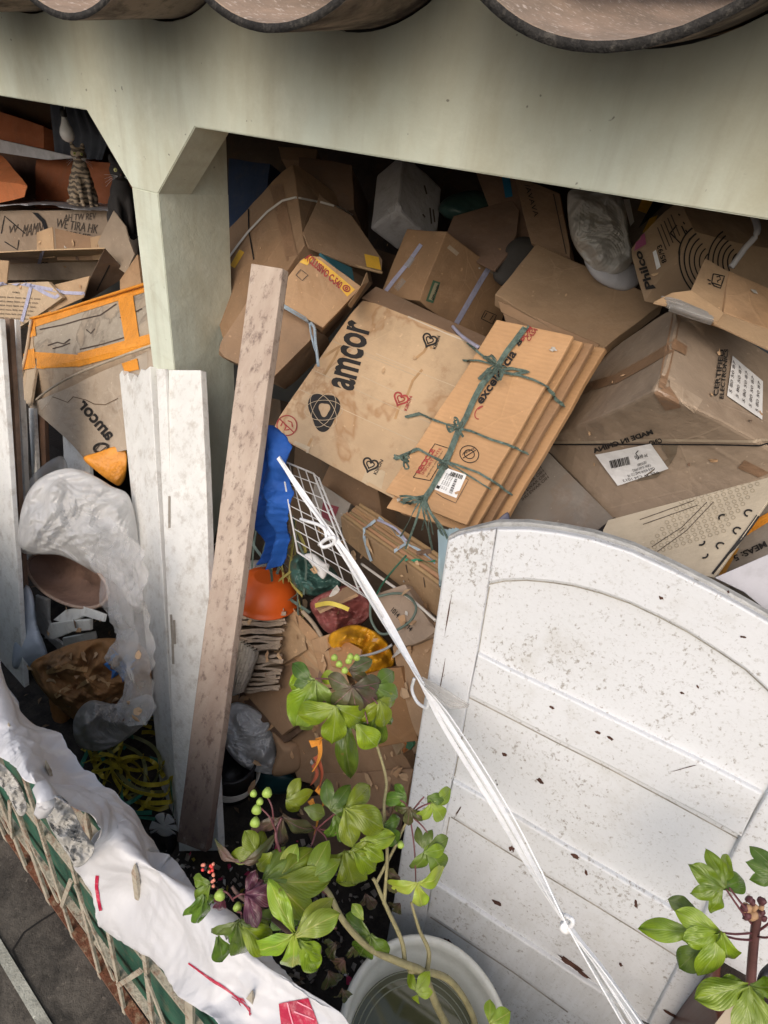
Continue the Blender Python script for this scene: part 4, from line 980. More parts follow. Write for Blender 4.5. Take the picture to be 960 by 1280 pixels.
def banner():
    m, t, b = mat('white_banner_vinyl'); s = N(t); o = s.coords(); n = s.noise(o, 5, 5, .6)
    c = s.mix(s.ramp(n, (.35, 0.), (.7, 1.)), (.60, .60, .61), (.54, .54, .55)); d = s.noise(o, 22, 7, .7)
    c = s.mix(s.ramp(d, (.62, 0.), (.78, .5)), c, (.5, .46, .38)); s.link(c, b.inputs[0]); b.inputs['Roughness'].default_value = .38
    s.link(s.bump(s.noise(o, 11, 4, .5, 1.2), .3, .02), b.inputs['Normal']); return m
BN = banner()
outer = P3((-120, 850, .19), (-50, 905, .185), (0, 946, .18), (18, 962, .175), (34, 977, .172), (60, 984, .18), (78, 996, .185), (94, 1018, .18), (108, 1044, .18), (108, 1066, .172), (95, 1086, .155), (100, 1106, .15), (116, 1130, .15), (134, 1162, .15), (156, 1181, .15), (186, 1206, .15), (212, 1230, .15), (240, 1255, .15), (280, 1290, .15), (330, 1335, .15))
inner = P3((-120, 700, .34), (-50, 750, .335), (-2, 812, .33), (14, 848, .32), (32, 890, .31), (62, 915, .305), (94, 944, .30), (122, 966, .30), (150, 1000, .29), (172, 1036, .28), (188, 1064, .275), (204, 1088, .27), (235, 1112, .27), (262, 1136, .265), (300, 1166, .26), (345, 1200, .26), (390, 1236, .255), (430, 1275, .25), (480, 1325, .25), (540, 1390, .25))
bnr = thing('banner', 'long white vinyl banner with red paint marks draped over the railing', 'banner', P(200, 1100, Y=.22))
midl = [Vector(((p.x + q.x) / 2, yt((p.x + q.x) / 2), 1.121)) for p, q in zip(outer, inner)]
print('TIPS', [[round(v, 3) for v in t] for t in tips], 'OUT', [round(v.z, 2) for v in outer], 'IN', [round(v.z, 2) for v in inner])
bsh = cloth('banner_sheet', outer, inner, BN, bnr, nu=60, nv=420, amp=.017, folds=0, freq=8, crease=1.5, th=.001, sag=0, seed=4, mid=midl)
REDP = plain('crimson_paint', (.42, .012, .05), .4, .3, 30, .4, (.75, .4, .4), .2)
lay_lines('red_mark', [bsh], [[(122, 1094), (121, 1108), (123, 1124), (126, 1138)]], 4.2, REDP, bnr, .0012, 3)
lay_lines('red_mark', [bsh], [[(236, 1204), (256, 1218), (278, 1232), (296, 1246), (312, 1262)]], 2.2, REDP, bnr, .0012, 3)
lay_lines('red_mark', [bsh], [[(244, 1210), (262, 1224), (284, 1238), (300, 1250)], [(290, 1246), (306, 1256), (314, 1268)]], 1.2, REDP, bnr, .0012, 3)
lay('red_mark', [bsh], [(0, 1, 2), (0, 2, 3), (0, 3, 4)], REDP, bnr, .0014, [(296, 1246), (304, 1248), (313, 1260), (313, 1270), (300, 1256)])
lay_quad('red_panel', [bsh], [(349, 1254), (386, 1247), (400, 1284), (352, 1284)], REDP, bnr, 8, .0014)
lay_lines('pale_fold_line', [bsh], [[(360, 1253), (368, 1282)], [(372, 1251), (392, 1262)], [(368, 1264), (394, 1274)]], 1.6, plain('pink_crease', (.75, .3, .36), .5), bnr, .0024, 3)
tube('rolled_banner_end', P3((52, 985, .155), (58, 1000, .145), (54, 1013, .14)), .0135, BN, bnr)
blob('rag', [(50, 1008), (70, 994), (86, 1004), (104, 1038), (118, 1060), (108, 1078), (94, 1084), (86, 1070), (66, 1040), (58, 1024)], .165, .02, plain('dirty_grey_rag', (.42, .41, .38), .85, .25, 20, .4), amp=.03, freq=60, crease=1.1, nr=60, na=200, label='crumpled dirty grey rag stuffed under the banner on the railing', cat='rag')
blob('rag', [(-6, 950), (14, 966), (26, 984), (34, 1010), (24, 1020), (8, 990), (-6, 975)], .17, .012, plain('dirty_grey_rag', (.42, .41, .38), .85, .25, 20, .4), amp=.02, freq=60, crease=1.1, nr=40, na=140, label='strip of grey rag under the banner at the left edge', cat='rag')
# ================================================================ right bay: background, with added filler boxes coloured dark as shade in the gaps
def bx_(face, depth, m, label, cat='box', name='cardboard_box', **k): return block(name, face, depth, m, label=label, cat=cat, **k)
bx_([(270, 150, 3.0), (420, 165, 3.0), (420, 330, 2.7), (270, 330)], .4, cardboard((.09, .065, .05), .3), 'added filler box coloured dark as shade behind the string tied box')
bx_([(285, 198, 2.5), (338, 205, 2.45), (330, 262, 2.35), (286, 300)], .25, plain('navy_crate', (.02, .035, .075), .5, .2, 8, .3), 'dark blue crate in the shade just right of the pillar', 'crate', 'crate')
bx_([(410, 170, 2.9), (620, 200, 2.9), (620, 360, 2.6), (410, 350)], .4, cardboard((.08, .06, .055), .3), 'added filler box coloured dark as shade behind the white foam box')
bx_([(600, 195, 2.95), (980, 250, 2.95), (980, 420, 2.6), (600, 420)], .3, cardboard((.075, .055, .045), .3), 'added wide filler box coloured dark as shade behind the white crumpled bag')
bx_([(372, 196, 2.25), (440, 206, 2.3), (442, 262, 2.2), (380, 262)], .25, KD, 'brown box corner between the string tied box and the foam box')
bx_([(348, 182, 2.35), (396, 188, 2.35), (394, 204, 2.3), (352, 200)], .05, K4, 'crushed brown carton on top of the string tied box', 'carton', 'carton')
bx_([(440, 300, 2.45), (640, 370, 2.45), (640, 440, 2.35), (440, 380)], .2, KD, 'added filler box coloured dark as shade between the foam box and the lilac taped box')
bx_([(330, 520, 1.9), (560, 600, 1.7), (560, 760, 1.45), (330, 720)], .3, cardboard((.10, .07, .05), .4), 'added filler box coloured dark as shade in the hollow under the printed panel')
bx_([(260, 480, 1.85), (350, 500, 1.8), (350, 760, 1.4), (262, 760)], .25, cardboard((.07, .055, .045), .4), 'added filler box coloured dark as shade in the hollow behind the mouldy plank')
bx_([(560, 560, 1.85), (1000, 560, 1.85), (1000, 800, 1.45), (560, 800)], .3, KD, 'added filler box coloured dark as shade in the hollow behind the top of the white door')
bx_([(380, 740, 1.5), (620, 760, 1.4), (620, 1010, 1.15), (370, 1010)], .25, cardboard((.11, .075, .05), .4), 'added filler box coloured dark as shade at the bottom of the heap behind the yellow plastic')
bx_([(262, 740, 1.45), (400, 740, 1.45), (400, 950, 1.15), (262, 950)], .2, cardboard((.08, .06, .045), .4), 'added filler box coloured dark as shade behind the orange bowl and its paper stack')

# string tied big box (upper left of the bay)
A = thing('cardboard_box', 'big brown cardboard box tied with white string at the upper left of the heap', 'box', P(360, 400, Y=1.8))
p0 = P(366, 203, Y=2.0)
a1 = block('carton', [(366, 203, 2.0), (383, 306, 1.80), (283, 440, 1.55), (250, 320)], .3, K2, A, dirn=P(447, 262, Y=2.35) - p0, n=(10, 10, 8), amp=.008)
a2 = sheet('flap', [(383, 305, 1.78), (440, 320, 1.93), (478, 341, 2.0), (400, 240, 2.05)], K2, A, n=(8, 8, 1))
a3 = polyslab('flap', [(379, 290, 1.80), (400, 245, 1.98), (440, 270, 2.05), (478, 325), (477, 341), (440, 331), (386, 309)], .008, cardboard((.30, .195, .125), .3), A, bev=.001)
tg = [a1, a3, a2]
lay_lines('brown_tape', tg, [[(341, 206), (352, 262), (366, 325)]], 15, TAPE, A, .004)
lay_lines('string', tg, [[(282, 330), (298, 308), (312, 290), (335, 266), (354, 252), (370, 248), (400, 254), (428, 262), (440, 270)]], 2.6, STRG, A, .006)
lay_lines('twine', tg, [[(311, 256), (312, 290), (318, 325)]], 1.6, BLK, A, .004)
lay_lines('yellow_stripe', tg, [[(291, 334), (303, 314)]], 7, YEL, A, .003)
tube('torn_edge', P3((386, 309, 1.79), (405, 316, 1.83), (430, 327, 1.88), (455, 335, 1.93), (478, 341, 1.97)), .006, cardboard((.42, .28, .16), .2), A)
lay_quad('yellow_corner', tg, [(455, 318), (473, 322), (476, 338), (458, 334)], YEL, A, 4, .003)
B_ = thing('cardboard_box', 'open light brown box with a yellow stripe and red writing below the string tied box', 'box', P(400, 400, Y=1.68))
b1 = block('carton', [(387, 311, 1.66), (452, 357, 1.74), (404, 410, 1.60), (338, 372, 1.54)], .2, K1, B_, n=(10, 10, 4))
lay_quad('yellow_stripe', [b1], [(386, 313), (392, 322), (434, 371), (444, 362)], YEL, B_, 8, .002)
lay_quad('yellow_stripe', [b1], [(370, 326), (386, 312), (396, 318), (384, 332)], YEL, B_, 6, .0025)
write([b1], 'EXCLUSIVO C-540', (378, 322), (424, 362), (383, 314), RINK, B_, .03, lift=.004)
lay_lines('red_emblem', [b1], [ring2((433, 361), 4.5, 3.5, 30, 16), ring2((433, 361), 1.6, 1.4, 30, 10)], 1.6, RINK, B_, .0045, 3)
lay_lines('red_emblem', [b1], [ring2((374, 321), 3.4, 2.6, 30, 16)], 2.4, RINK, B_, .0045, 3)
lay_lines('faint_square', [b1], [[(370, 344), (376, 337), (385, 344), (378, 351), (370, 344)]], .9, GINK, B_, .003)
polyslab('teal_lining', [(400, 316, 1.72), (440, 335, 1.84), (443, 352, 1.78), (425, 340)], .01, plain('teal_card', (.035, .12, .15), .5, .2), B_)
polyslab('flap', [(452, 357, 1.70), (459, 340, 1.85), (461, 352, 1.8), (440, 384, 1.68), (436, 380)], .006, K3, B_)
C_ = thing('cardboard_box', 'brown box tied with pale blue strap just right of the top of the mouldy plank', 'box', P(350, 470, Y=1.55))
c1 = block('carton', [(325, 352, 1.60), (402, 412, 1.64), (338, 474, 1.48), (268, 440)], .22, K2, C_)
lay_lines('blue_strap', [c1, b1], [[(345, 376), (362, 386), (382, 398), (390, 405)]], 2.6, BLS, C_, .006)
tube('blue_strap', P3((388, 403, 1.60), (393, 410, 1.56), (394, 424, 1.52), (396, 440, 1.5), (398, 458, 1.5)), .0055, BLS, C_)
tube('blue_strap', P3((387, 404, 1.60), (389, 418, 1.54), (393, 434, 1.51), (397, 444, 1.5)), .004, BLS, C_)

# white foam box
FM = plain('dirty_white_foam', (.44, .43, .44), .7, .1, 8, .45, (.2, .17, .15), .4)
ft = thing('foam_box', 'dirty white foam box with worn edges under the beam', 'foam box', P(500, 300, Y=2.3))
f1 = fitbox('foam_body', (496, 262), (504, 190), (462, 287), (546, 304), 2.15, FM, ft, bev=.012, amp=.006)
lay_lines('print', [f1], [[(530, 232), (533, 243)], [(528, 268), (531, 272)], [(537, 260), (539, 280)], [(541, 262), (543, 278)]], 2, GINK, ft)
# lilac taped box
lt = thing('cardboard_box', 'brown cardboard box with a lilac strap and a small green label in the upper middle', 'box', P(560, 420, Y=2.0))
l1 = fitbox('carton', (522, 378), (559, 290), (476, 366), (612, 432), 1.88, cardboard((.42, .25, .14), .15), lt)
lay_lines('lilac_strap', [l1], [[(611, 334), (600, 352), (585, 378), (570, 404), (566, 412)]], 6.5, LIL, lt, .003)
lay_lines('lilac_strap', [l1], [[(527, 306), (510, 330), (492, 352), (480, 368)]], 5, LIL, lt, .003)
lay_lines('film_scrap', [l1], [[(517, 322), (509, 334)], [(506, 350), (496, 362)]], 7, BAGD, lt, .004)
lay_quad('green_label', [l1], [(541, 350), (550, 353), (541, 379), (532, 376)], plain('green_print', (.06, .12, .07), .6), lt, 4, .002)
lay_quad('green_label', [l1], [(543, 353), (547.5, 354.5), (540, 375.5), (535, 374)], plain('pale_label', (.30, .27, .17), .6), lt, 4, .003)
write([l1], 'Bandeja', (537.5, 373), (545.5, 355), (541, 375), INK, lt, .02, lift=.004)
lay_lines('printed_frame', [l1], [[(601, 398), (606, 388), (620, 394), (615, 405), (601, 398)], [(604, 397), (608, 391)], [(612, 400), (616, 394)]], .9, INK, lt, .003)
lay_each('tape_scuff', [l1], [[(560, 308), (572, 318)], [(612, 338), (622, 344)]], 5, cardboard((.5, .38, .28), 0), lt, .002)
tube('lilac_strap', P3((566, 408, 1.78), (575, 418, 1.72), (587, 427, 1.66), (598, 434, 1.6)), .006, LIL, lt)

polyslab('cardboard_sheet', [(556, 296, 2.25), (567, 270, 2.35), (640, 249, 2.4), (649, 262), (646, 292), (634, 318), (618, 338), (590, 324)], .008, cardboard((.24, .15, .11), .2), bev=.002, label='dark brown torn cardboard sheet behind the lilac strapped box', cat='cardboard')
blob('plastic_bag', [(548, 262), (560, 246), (590, 238), (616, 244), (630, 254), (596, 268), (566, 276)], 2.5, .08, plain('dark_teal_bag', (.03, .065, .06), .3, .3, 9, .2), label='dark teal plastic bag in the shade right of the foam box', cat='plastic bag', amp=.05)
bl = thing('cardboard_box', 'tall dark box with a bright blue strip leaning under the beam', 'box', P(630, 300, Y=2.35))
bl1 = block('carton', [(590, 205, 2.5), (650, 218, 2.45), (676, 318, 2.25), (628, 300)], .1, cardboard((.20, .125, .09), .3), bl)
lay_quad('blue_strip', [bl1], [(627, 218), (637, 220), (641, 246), (632, 248)], plain('bright_blue', (.02, .16, .30), .5), bl, 4, .003)
bk = thing('cardboard_box', 'tall brown box leaning back just left of the white crumpled bag', 'box', P(690, 320, Y=2.3))
bk1 = block('carton', [(642, 218, 2.45), (700, 240, 2.35), (716, 326, 2.12), (664, 302)], .1, cardboard((.32, .205, .135), .25), bk)
lay_lines('printed_line', [bk1], [[(692, 243), (708, 318)]], 1.4, GINK, bk); write([bk1], '/AVAVA', (656, 232), (668, 272), (662, 231), INK, bk)
blob('cloth_heap', [(620, 330), (640, 300), (668, 298), (690, 320), (672, 345), (640, 360), (618, 350)], 2.2, .06, plain('dark_rag', (.06, .055, .05), .8), label='dark heap of rag behind the upper edge of the big plain sheet', cat='rag')
blob('plastic_bag', [(709, 250), (716, 236), (745, 234), (772, 240), (782, 262), (786, 296), (792, 322), (776, 342), (748, 340), (728, 322), (714, 296)], 2.05, .09, plastic('dull_white_bag', (.62, .61, .58), .9, .25, .5, 12), amp=.05, freq=20, crease=1.2, nr=60, na=200, label='dull white crumpled bag stuffed under the beam', cat='bag')
blob('plastic_bag', [(730, 322), (760, 332), (792, 330), (800, 352), (780, 364), (745, 350)], 2.02, .04, plain('pale_grey_bag', (.34, .34, .36), .5, .1, 9), amp=.02, label='pale grey bag lower fold just below the white crumpled bag', cat='bag')
yb_ = thing('carton', 'carton with yellow and black print behind the white label, left of the ribbed box', 'carton', P(800, 300, Y=2.3))
y1 = block('carton_body', [(776, 240, 2.35), (862, 252, 2.3), (812, 312, 2.12), (788, 310, 2.16)], .12, cardboard((.20, .16, .13), .2), yb_)
lay_quad('yellow_print', [y1], [(803, 248), (817, 251), (808, 268), (797, 264)], YEL, yb_, 4, .003); lay_quad('yellow_print', [y1], [(812, 274), (822, 270), (816, 284), (803, 292)], YEL, yb_, 4, .003)
lay_quad('black_print', [y1], [(817, 252), (832, 254), (812, 274), (798, 286)], BLK, yb_, 4, .0025)
lay_quad('white_label', [y1], [(779, 250), (787, 250), (793, 278), (788, 284)], PAPER, yb_, 4, .003)

# ribbed box with lettering
ph = thing('cardboard_box', 'brown box with black concentric arcs printed on its side near the beam at the right', 'box', P(860, 380, Y=2.0))
p1 = block('carton', [(868, 291, 1.93), (806, 378, 1.80), (785, 310, 1.93), (848, 246)], .4, cardboard((.38, .26, .17), .15), ph, dirn=P(1010, 322, Y=2.15) - P(868, 291, Y=1.93), n=(8, 8, 12))
write([p1], 'Philco', (818, 361), (802, 315), (808, 364), INK, ph, .035, lift=.008)
lay_quad('white_label', [p1], [(816, 316), (820, 313), (826, 334), (821, 338)], PAPER, ph, 4, .003)
write([p1], '85/93', (834, 328), (827, 306), (828, 331), INK, ph, .02)
for k in range(5): lay_lines('printed_line', [p1], [[(822 + k * 4.2, 285 - k * 4), (833 + k * 4.2, 313 - k * 4.4)]], 1.5, GINK, ph, .0025)
lay_lines('printed_line', [p1], [[(838, 292), (851, 305)], [(838, 292), (846, 282)], [(852, 283), (857, 293)], [(848, 268), (850, 270)], [(854, 278), (856, 281)], [(857, 288), (859, 291)]], 1.8, INK, ph)
for k in range(6):
    lay_lines('printed_arc', [p1], [ring2((893, 330), 43 - k * 6.0, 52 - k * 7.4, -25, 20, 150, 262)], 2.0 - .1 * k, INK, ph, .003, 4)
for k in range(6):
    lay_lines('printed_arc', [p1], [ring2((928, 330), 43 - k * 6.0, 47 - k * 6.4, -25, 16, 178, 262)], 1.8, INK, ph, .003, 4)
lay_quad('magenta_scuff', [p1], [(796, 300), (806, 292), (808, 306), (793, 315)], plain('magenta_print', (.30, .08, .16), .6), ph, 4, .003)
tube('pale_strap', P3((936, 258, 1.95), (947, 288, 1.86), (930, 312, 1.86), (914, 334, 1.84)), .008, plain('pale_grey_strap', (.50, .50, .52), .45), ph)
bx_([(905, 300, 2.25), (1000, 320, 2.2), (1000, 420, 2.0), (900, 400)], .2, plain('dark_navy', (.03, .03, .045), .6), 'dark navy box in the shade at the right edge', 'box', 'box')
# small open box at right
oo = thing('open_box', 'small open brown box with a printed cube mark on its flap at the right edge', 'box', P(920, 430, Y=1.6))
o1 = sheet('flap', [(883, 321, 1.66), (915, 340, 1.66), (905, 391, 1.55), (864, 363, 1.56)], cardboard((.50, .33, .20), .1), oo)
o2 = block('carton', [(913, 339, 1.66), (985, 370, 1.72), (975, 418, 1.56), (905, 391, 1.54)], .04, K1, oo)
o3 = sheet('front_side', [(905, 391, 1.53), (975, 417, 1.55), (968, 440, 1.50), (893, 404, 1.48)], cardboard((.55, .37, .23), .1), oo)
o4 = polyslab('torn_flap', [(864, 363, 1.55), (905, 391, 1.52), (897, 402, 1.48), (850, 384), (818, 377), (840, 366)], .006, K3, oo)
lay_lines('printed_cube', [o1], [[(891, 343), (905, 346), (901, 358), (889, 354), (891, 343)], [(889, 354), (892, 358), (900, 361), (901, 358)], [(895, 347), (899, 346), (900, 350), (896, 352), (897, 354)], [(884, 350), (888, 352)], [(885, 355), (888, 356)]], 1.4, INK, oo, .002, 3)
cloth('plastic_scrap', P3((826, 372, 1.5), (850, 376, 1.48), (880, 392, 1.45)), P3((838, 384, 1.44), (862, 392, 1.42), (892, 402, 1.42)), BAGD, nu=20, nv=30, amp=.01, label='crumpled clear film on the torn flap of the small open box', cat='plastic film')
bx_([(915, 400, 2.1), (1000, 420, 2.1), (1000, 520, 1.95), (915, 470)], .15, plain('slate_bin', (.09, .11, .13), .5), 'dark slate plastic bin edge under the small open box', 'bin', 'bin')

# big plain sheet
pw_ = thing('cardboard_box', 'big plain brown flattened box lying across the heap above the tied bundle', 'box', P(720, 430, Y=2.0))
block('carton', [(619, 373, 1.86), (671, 309, 2.1), (828, 382, 2.02), (748, 440)], .05, cardboard((.38, .25, .155), .15), pw_, n=(14, 14, 2), bend=.03, amp=.006)
sheet('lower_layer', [(627, 384, 1.86), (730, 424, 1.84), (738, 446, 1.8), (632, 402, 1.84)], K4, pw_)
sheet('lower_layer', [(622, 376, 1.85), (750, 430, 1.82), (740, 444, 1.82), (626, 390, 1.85)], K2, pw_)

# large damp box, lettering upside down
ch = thing('cardboard_box', 'largest brown box with upside down lettering and a white paper label at the right', 'box', P(820, 650, Y=1.3))
KC = cardboard((.375, .28, .21), .2, dirt=.3)
c1 = hexpx('carton', [(821, 487, 1.26), (674, 555, 1.68), (780, 664, 1.40), (1015, 590, 1.46)], (851, 378, 1.66), KC, ch, n=(12, 12, 12), amp=.008, bev=.008)
print('CORN', [P(821, 487, Y=1.36)])
lay_lines('brown_tape', [c1], [[(843, 432), (810, 452), (770, 474), (728, 486)]], 11, TAPE, ch, .002)
lay_lines('brown_tape', [c1], [[(848, 382), (841, 420), (832, 462), (826, 486)]], 9, TAPE, ch, .0025)
lay_quad('brown_tape', [c1], [(842, 424), (858, 434), (856, 445), (838, 436)], TAPE, ch, 6, .003)
lay_quad('brown_tape', [c1], [(818, 490), (836, 484), (852, 508), (832, 512)], TAPE, ch, 6, .003)
lay_quad('brown_tape', [c1], [(931, 574), (962, 590), (948, 596), (922, 584)], TAPE, ch, 6, .003)
lay_lines('fold_line', [c1], [[(684, 553), (740, 552), (820, 549), (900, 550), (970, 551)]], 3.4, cardboard((.45, .35, .26), .1), ch, .003)
lay_lines('black_strap', [c1], [[(680, 555), (740, 554.5), (820, 553.5), (900, 554), (975, 556)]], 1.7, BLK, ch, .005)
write([c1], 'MADE IN CHINA', (818, 541), (744, 566), (815, 535), INK, ch, .04, lift=.004)
write([c1], 'C/NO.', (829, 552), (812, 556), (827, 546), INK, ch, .03, lift=.004)
lb1 = lay_quad('white_label', [c1], [(746, 567), (815, 552), (837, 584), (774, 607)], PAPER, ch, 8, .007)
def bars(tg, q, n, m, parent, lift, seed=1):
    """bar code between 4 px corners (bl, br, tr, tl)"""
    r = random.Random(seed); q = [np.array(a, float) for a in q]; V2, Fc, u = [], [], 0.0
    while u < 1:
        w = r.choice((.5, 1, 1.6)) / n; 
        for a, b in ((u, 0), (min(1, u + w), 0), (min(1, u + w), 1), (u, 1)): V2.append((q[0] * (1 - a) + q[1] * a) * (1 - b) + (q[3] * (1 - a) + q[2] * a) * b)
        k = len(V2); Fc.append((k - 4, k - 3, k - 2, k - 1)); u += w + r.choice((.6, 1.1)) / n
    lay('bar_code', tg, Fc, m, parent, lift, V2)
bars([c1], [(788, 568), (764, 574), (767, 584), (790, 578)], 26, INK, ch, .009)
for k, t in enumerate(['REF 36 CM 1013', 'CM 8 405W PHILCO 18', 'CAIXA 10 MACHADO', 'GELADEIRA']):
    write([c1], t, (826 - k * 5, 588 - k * 4 + (k == 0) * 2), (782 - k * 3 + k * 9, 602 - k * 7), (824 - k * 5, 585 - k * 4 + (k == 0) * 2), INK, ch, .0, name='printed_text', lift=.009)
write([c1], '36 86 00', (812, 568), (796, 571), (811, 564), INK, ch, lift=.009)
lay_lines('hand_mark', [c1], [[(800, 560), (797, 564), (801, 569), (799, 572)]], 1, INK, ch, .0095, 2)
write([c1], 'CERTIFIED', (896, 496), (904, 438), (890, 496), INK, ch, .02); write([c1], 'ELECTRONICS', (903, 500), (909, 438), (898, 499), INK, ch, .02)
lb2 = lay_quad('white_label', [c1], [(914, 446), (952, 478), (951, 526), (907, 496)], PAPER, ch, 8, .004)
for k in range(5): write([c1], '5 80 50 87', (912 + 8.2 * k, 494 + 6.0 * k), (917 + 7.8 * k, 455 + 6.4 * k), (909 + 8.2 * k, 491 + 6.0 * k), GINK, ch, name='printed_text', lift=.006)
lay_quad('glue_patch', [c1], [(836, 474), (878, 500), (868, 516), (838, 492)], cardboard((.40, .31, .24), .6, dirt=.5), ch, 6, .0015)
lay('torn_hole', [c1], [(0, 1, 2), (0, 2, 3), (0, 3, 4), (0, 4, 5), (0, 5, 6)], cardboard((.2, .16, .12), .4), ch, .003, [(836, 572), (826, 556), (848, 554), (846, 566), (838, 580), (822, 596), (796, 602)])
# dimpled print sheet
pt = thing('cardboard_sheet', 'pale sheet of cardboard printed with black hooks and small rings under the largest box', 'cardboard', P(850, 700, Y=1.2))
s1 = polyslab('sheet', [(760, 650, 1.22), (962, 596, 1.26), (978, 600), (893, 722, 1.06), (740, 690)], .006, cardboard((.47, .39, .30), .15, dirt=.25), pt, bev=.001)
lay_lines('dark_edge', [s1], [[(975, 606), (935, 662), (891, 718)]], 3, INK, pt, .002)
L = []
for i in range(13):
    for j in range(9):
        x, y = 852 + i * 8.4 - j * 6, 628 + j * 8.4 - i * 2.6
        if 770 < x < 955 - (y - 615) * .75: L.append(ring2((x, y), 2.6, 2.2, 0, 8))
lay_lines('embossed_rings', [s1], L, .7, cardboard((.33, .27, .2), 0), pt, .0012, 3)
lay_each('printed_hook', [s1], [ring2((904, 648), 5, 4, 0, 8, 150, 300), ring2((936, 642), 5, 4, 0, 10, 100, 330), ring2((922, 664), 5, 4, 0, 10, 100, 330), ring2((876, 678), 5, 4, 0, 8, -20, 110), ring2((901, 683), 5, 4, 0, 10, 120, 330), ring2((880, 694), 5, 4, 0, 8, -20, 110)], 2.2, INK, pt, .002, 3)
lay_lines('printed_line', [s1], [[(800, 650), (868, 626)], [(804, 656), (872, 632)], [(850, 665), (856, 660)], [(815, 684), (852, 660), (884, 628)], [(822, 690), (858, 664), (892, 628)]], .9, GINK, pt, .0015)
ms = thing('cardboard_box', 'grey brown box lettered MEAS with amber tape at the right edge', 'box', P(940, 730, Y=1.1))
m1 = block('carton', [(902, 650, 1.3), (990, 615, 1.3), (990, 740, 1.1), (880, 730)], .15, cardboard((.30, .255, .22), .2), ms)
lay_quad('amber_tape', [m1], [(905, 672), (975, 634), (977, 644), (908, 686)], ORT, ms, 6, .003); lay_quad('amber_tape', [m1], [(896, 690), (925, 686), (905, 722), (890, 718)], plain('amber_card', (.4, .2, .04), .5), ms, 6, .003)
write([m1], 'MEAS: 5', (957, 677), (917, 696), (961, 684), INK, ms, .03, lift=.004)
fl_ = polyslab('printed_sheet', [(893, 722, 1.04), (985, 682, 1.08), (990, 790, .98), (930, 740)], .01, plain('pale_grey_print', (.46, .45, .47), .6, .1, 9, .2), bev=.001, label='pale grey printed sheet at the right edge above the door', cat='sheet')
# pieces between the bundle and the door
gs = thing('sheet', 'grey printed sheet in the gap between the tied bundle and the largest box', 'sheet', P(700, 650, Y=1.4))
g1 = polyslab('sheet_body', [(630, 600, 1.5), (676, 556, 1.6), (775, 656, 1.35), (745, 690), (620, 680)], .008, cardboard((.25, .215, .19), .3), gs, bev=.001)
for k in range(6): write([g1], 'IHU EWAR OIH', (634 + k * 4, 612 + k * 3), (672 + k * 3, 578 + k * 4), (632 + k * 4, 609 + k * 3), GINK, gs, .02, name='printed_text')
bx_([(655, 645, 1.26), (752, 664, 1.26), (755, 700, 1.18), (652, 690)], .1, cardboard((.36, .235, .14), .2), 'small brown box corner just above the door between the bundle and the largest box')
tube('black_strip', P3((770, 652, 1.25), (752, 666, 1.2), (740, 680, 1.16)), .012, BLK, label='black plastic strip below the lower corner of the largest box', cat='strip')
blob('plastic_bag', [(608, 668), (634, 640), (636, 662), (626, 682), (610, 684)], 1.22, .012, plain('dark_lilac_bag', (.12, .12, .17), .4, .2), label='dark lilac bag edge between the tied bundle and the door', cat='plastic bag')

# printed panel box
am = thing('cardboard_box', 'wide water stained box with a big black ring emblem and lettering on its face', 'box', P(470, 620, Y=1.5))
KA = cardboard((.48, .335, .215), 1.0, dirt=.3, tint=(.30, .14, .05))
m1 = block('carton', [(453, 372, 1.76), (612, 436, 1.70), (500, 628, 1.40), (336, 540, 1.42)], .16, KA, am, n=(16, 16, 4), amp=.004)
sheet('top_side', [(453, 373, 1.765), (606, 434, 1.715), (618, 424, 1.8), (470, 360, 1.86)], cardboard((.27, .175, .12), .2), am)
lay_lines('pale_fold_edge', [m1], [[(456, 374), (510, 396), (560, 418), (606, 436)]], 1.6, cardboard((.6, .5, .4), 0), am, .002)  # thin pale line along the upper fold
write([m1], 'amcor', (442, 490), (465, 407), (413, 482), INK, am, .028, lift=.002)
def lm(u, v): return (405 + 22 * u, 513.5 + 27 * v)
rt = []
for k in range(3):
    a = math.radians(90 + 120 * k + 10)
ringp = []
for i in range(60):
    t = 2 * math.pi * i / 60; r = .86 + .13 * math.cos(3 * (t - math.radians(95))); ringp.append((math.cos(t) * r, math.sin(t) * r))
V2 = [lm(*p) for p in ringp] + [lm(p[0] * .36 + .03, p[1] * .36 - .06) for p in ringp]
lay('logo_ring', [m1], [(i, (i + 1) % 60, 60 + (i + 1) % 60, 60 + i) for i in range(60)], INK, am, .002, V2)
LN = cardboard((.55, .42, .3), 0)
lay_lines('logo_lines', [m1], [ring2((405, 513), 23, 12.5, -62, 30), ring2((405, 513), 24, 12.5, -2, 30), ring2((405, 513), 24, 12.5, 58, 30)], .6, LN, am, .0034, 4)
def heart(c, s, ang, m, parent, tg, txt):
    ca, sa = math.cos(math.radians(ang)), math.sin(math.radians(ang))
    def h(k, off=0):
        o = []
        for i in range(33):
            t = 2 * math.pi * i / 32; x = 16 * math.sin(t) ** 3; y = -(13 * math.cos(t) - 5 * math.cos(2 * t) - 2 * math.cos(3 * t) - math.cos(4 * t))
            x, y = x / 17 * k, y / 17 * k; o.append((c[0] + s * (x * ca - y * sa), c[1] + s * (x * sa + y * ca)))
        return o
    lay_lines('heart_emblem', tg, [h(1.0)], s * .24, m, parent, .002, 3); lay_lines('heart_emblem', tg, [h(.52)], s * .17, m, parent, .002, 3)
    d = np.array((sa, -ca)); r = np.array((ca, sa)); o = np.array(c, float) + r * s * 1.35 - d * s * 1.1
    u = np.array((math.cos(math.radians(ang - 8)), math.sin(math.radians(ang - 8))))
heart((537, 425.5), 9.5, 25, INK, am, [m1], ''); write([m1], 'KIBON', (545, 437), (551, 421), (541, 436), INK, am, .02)
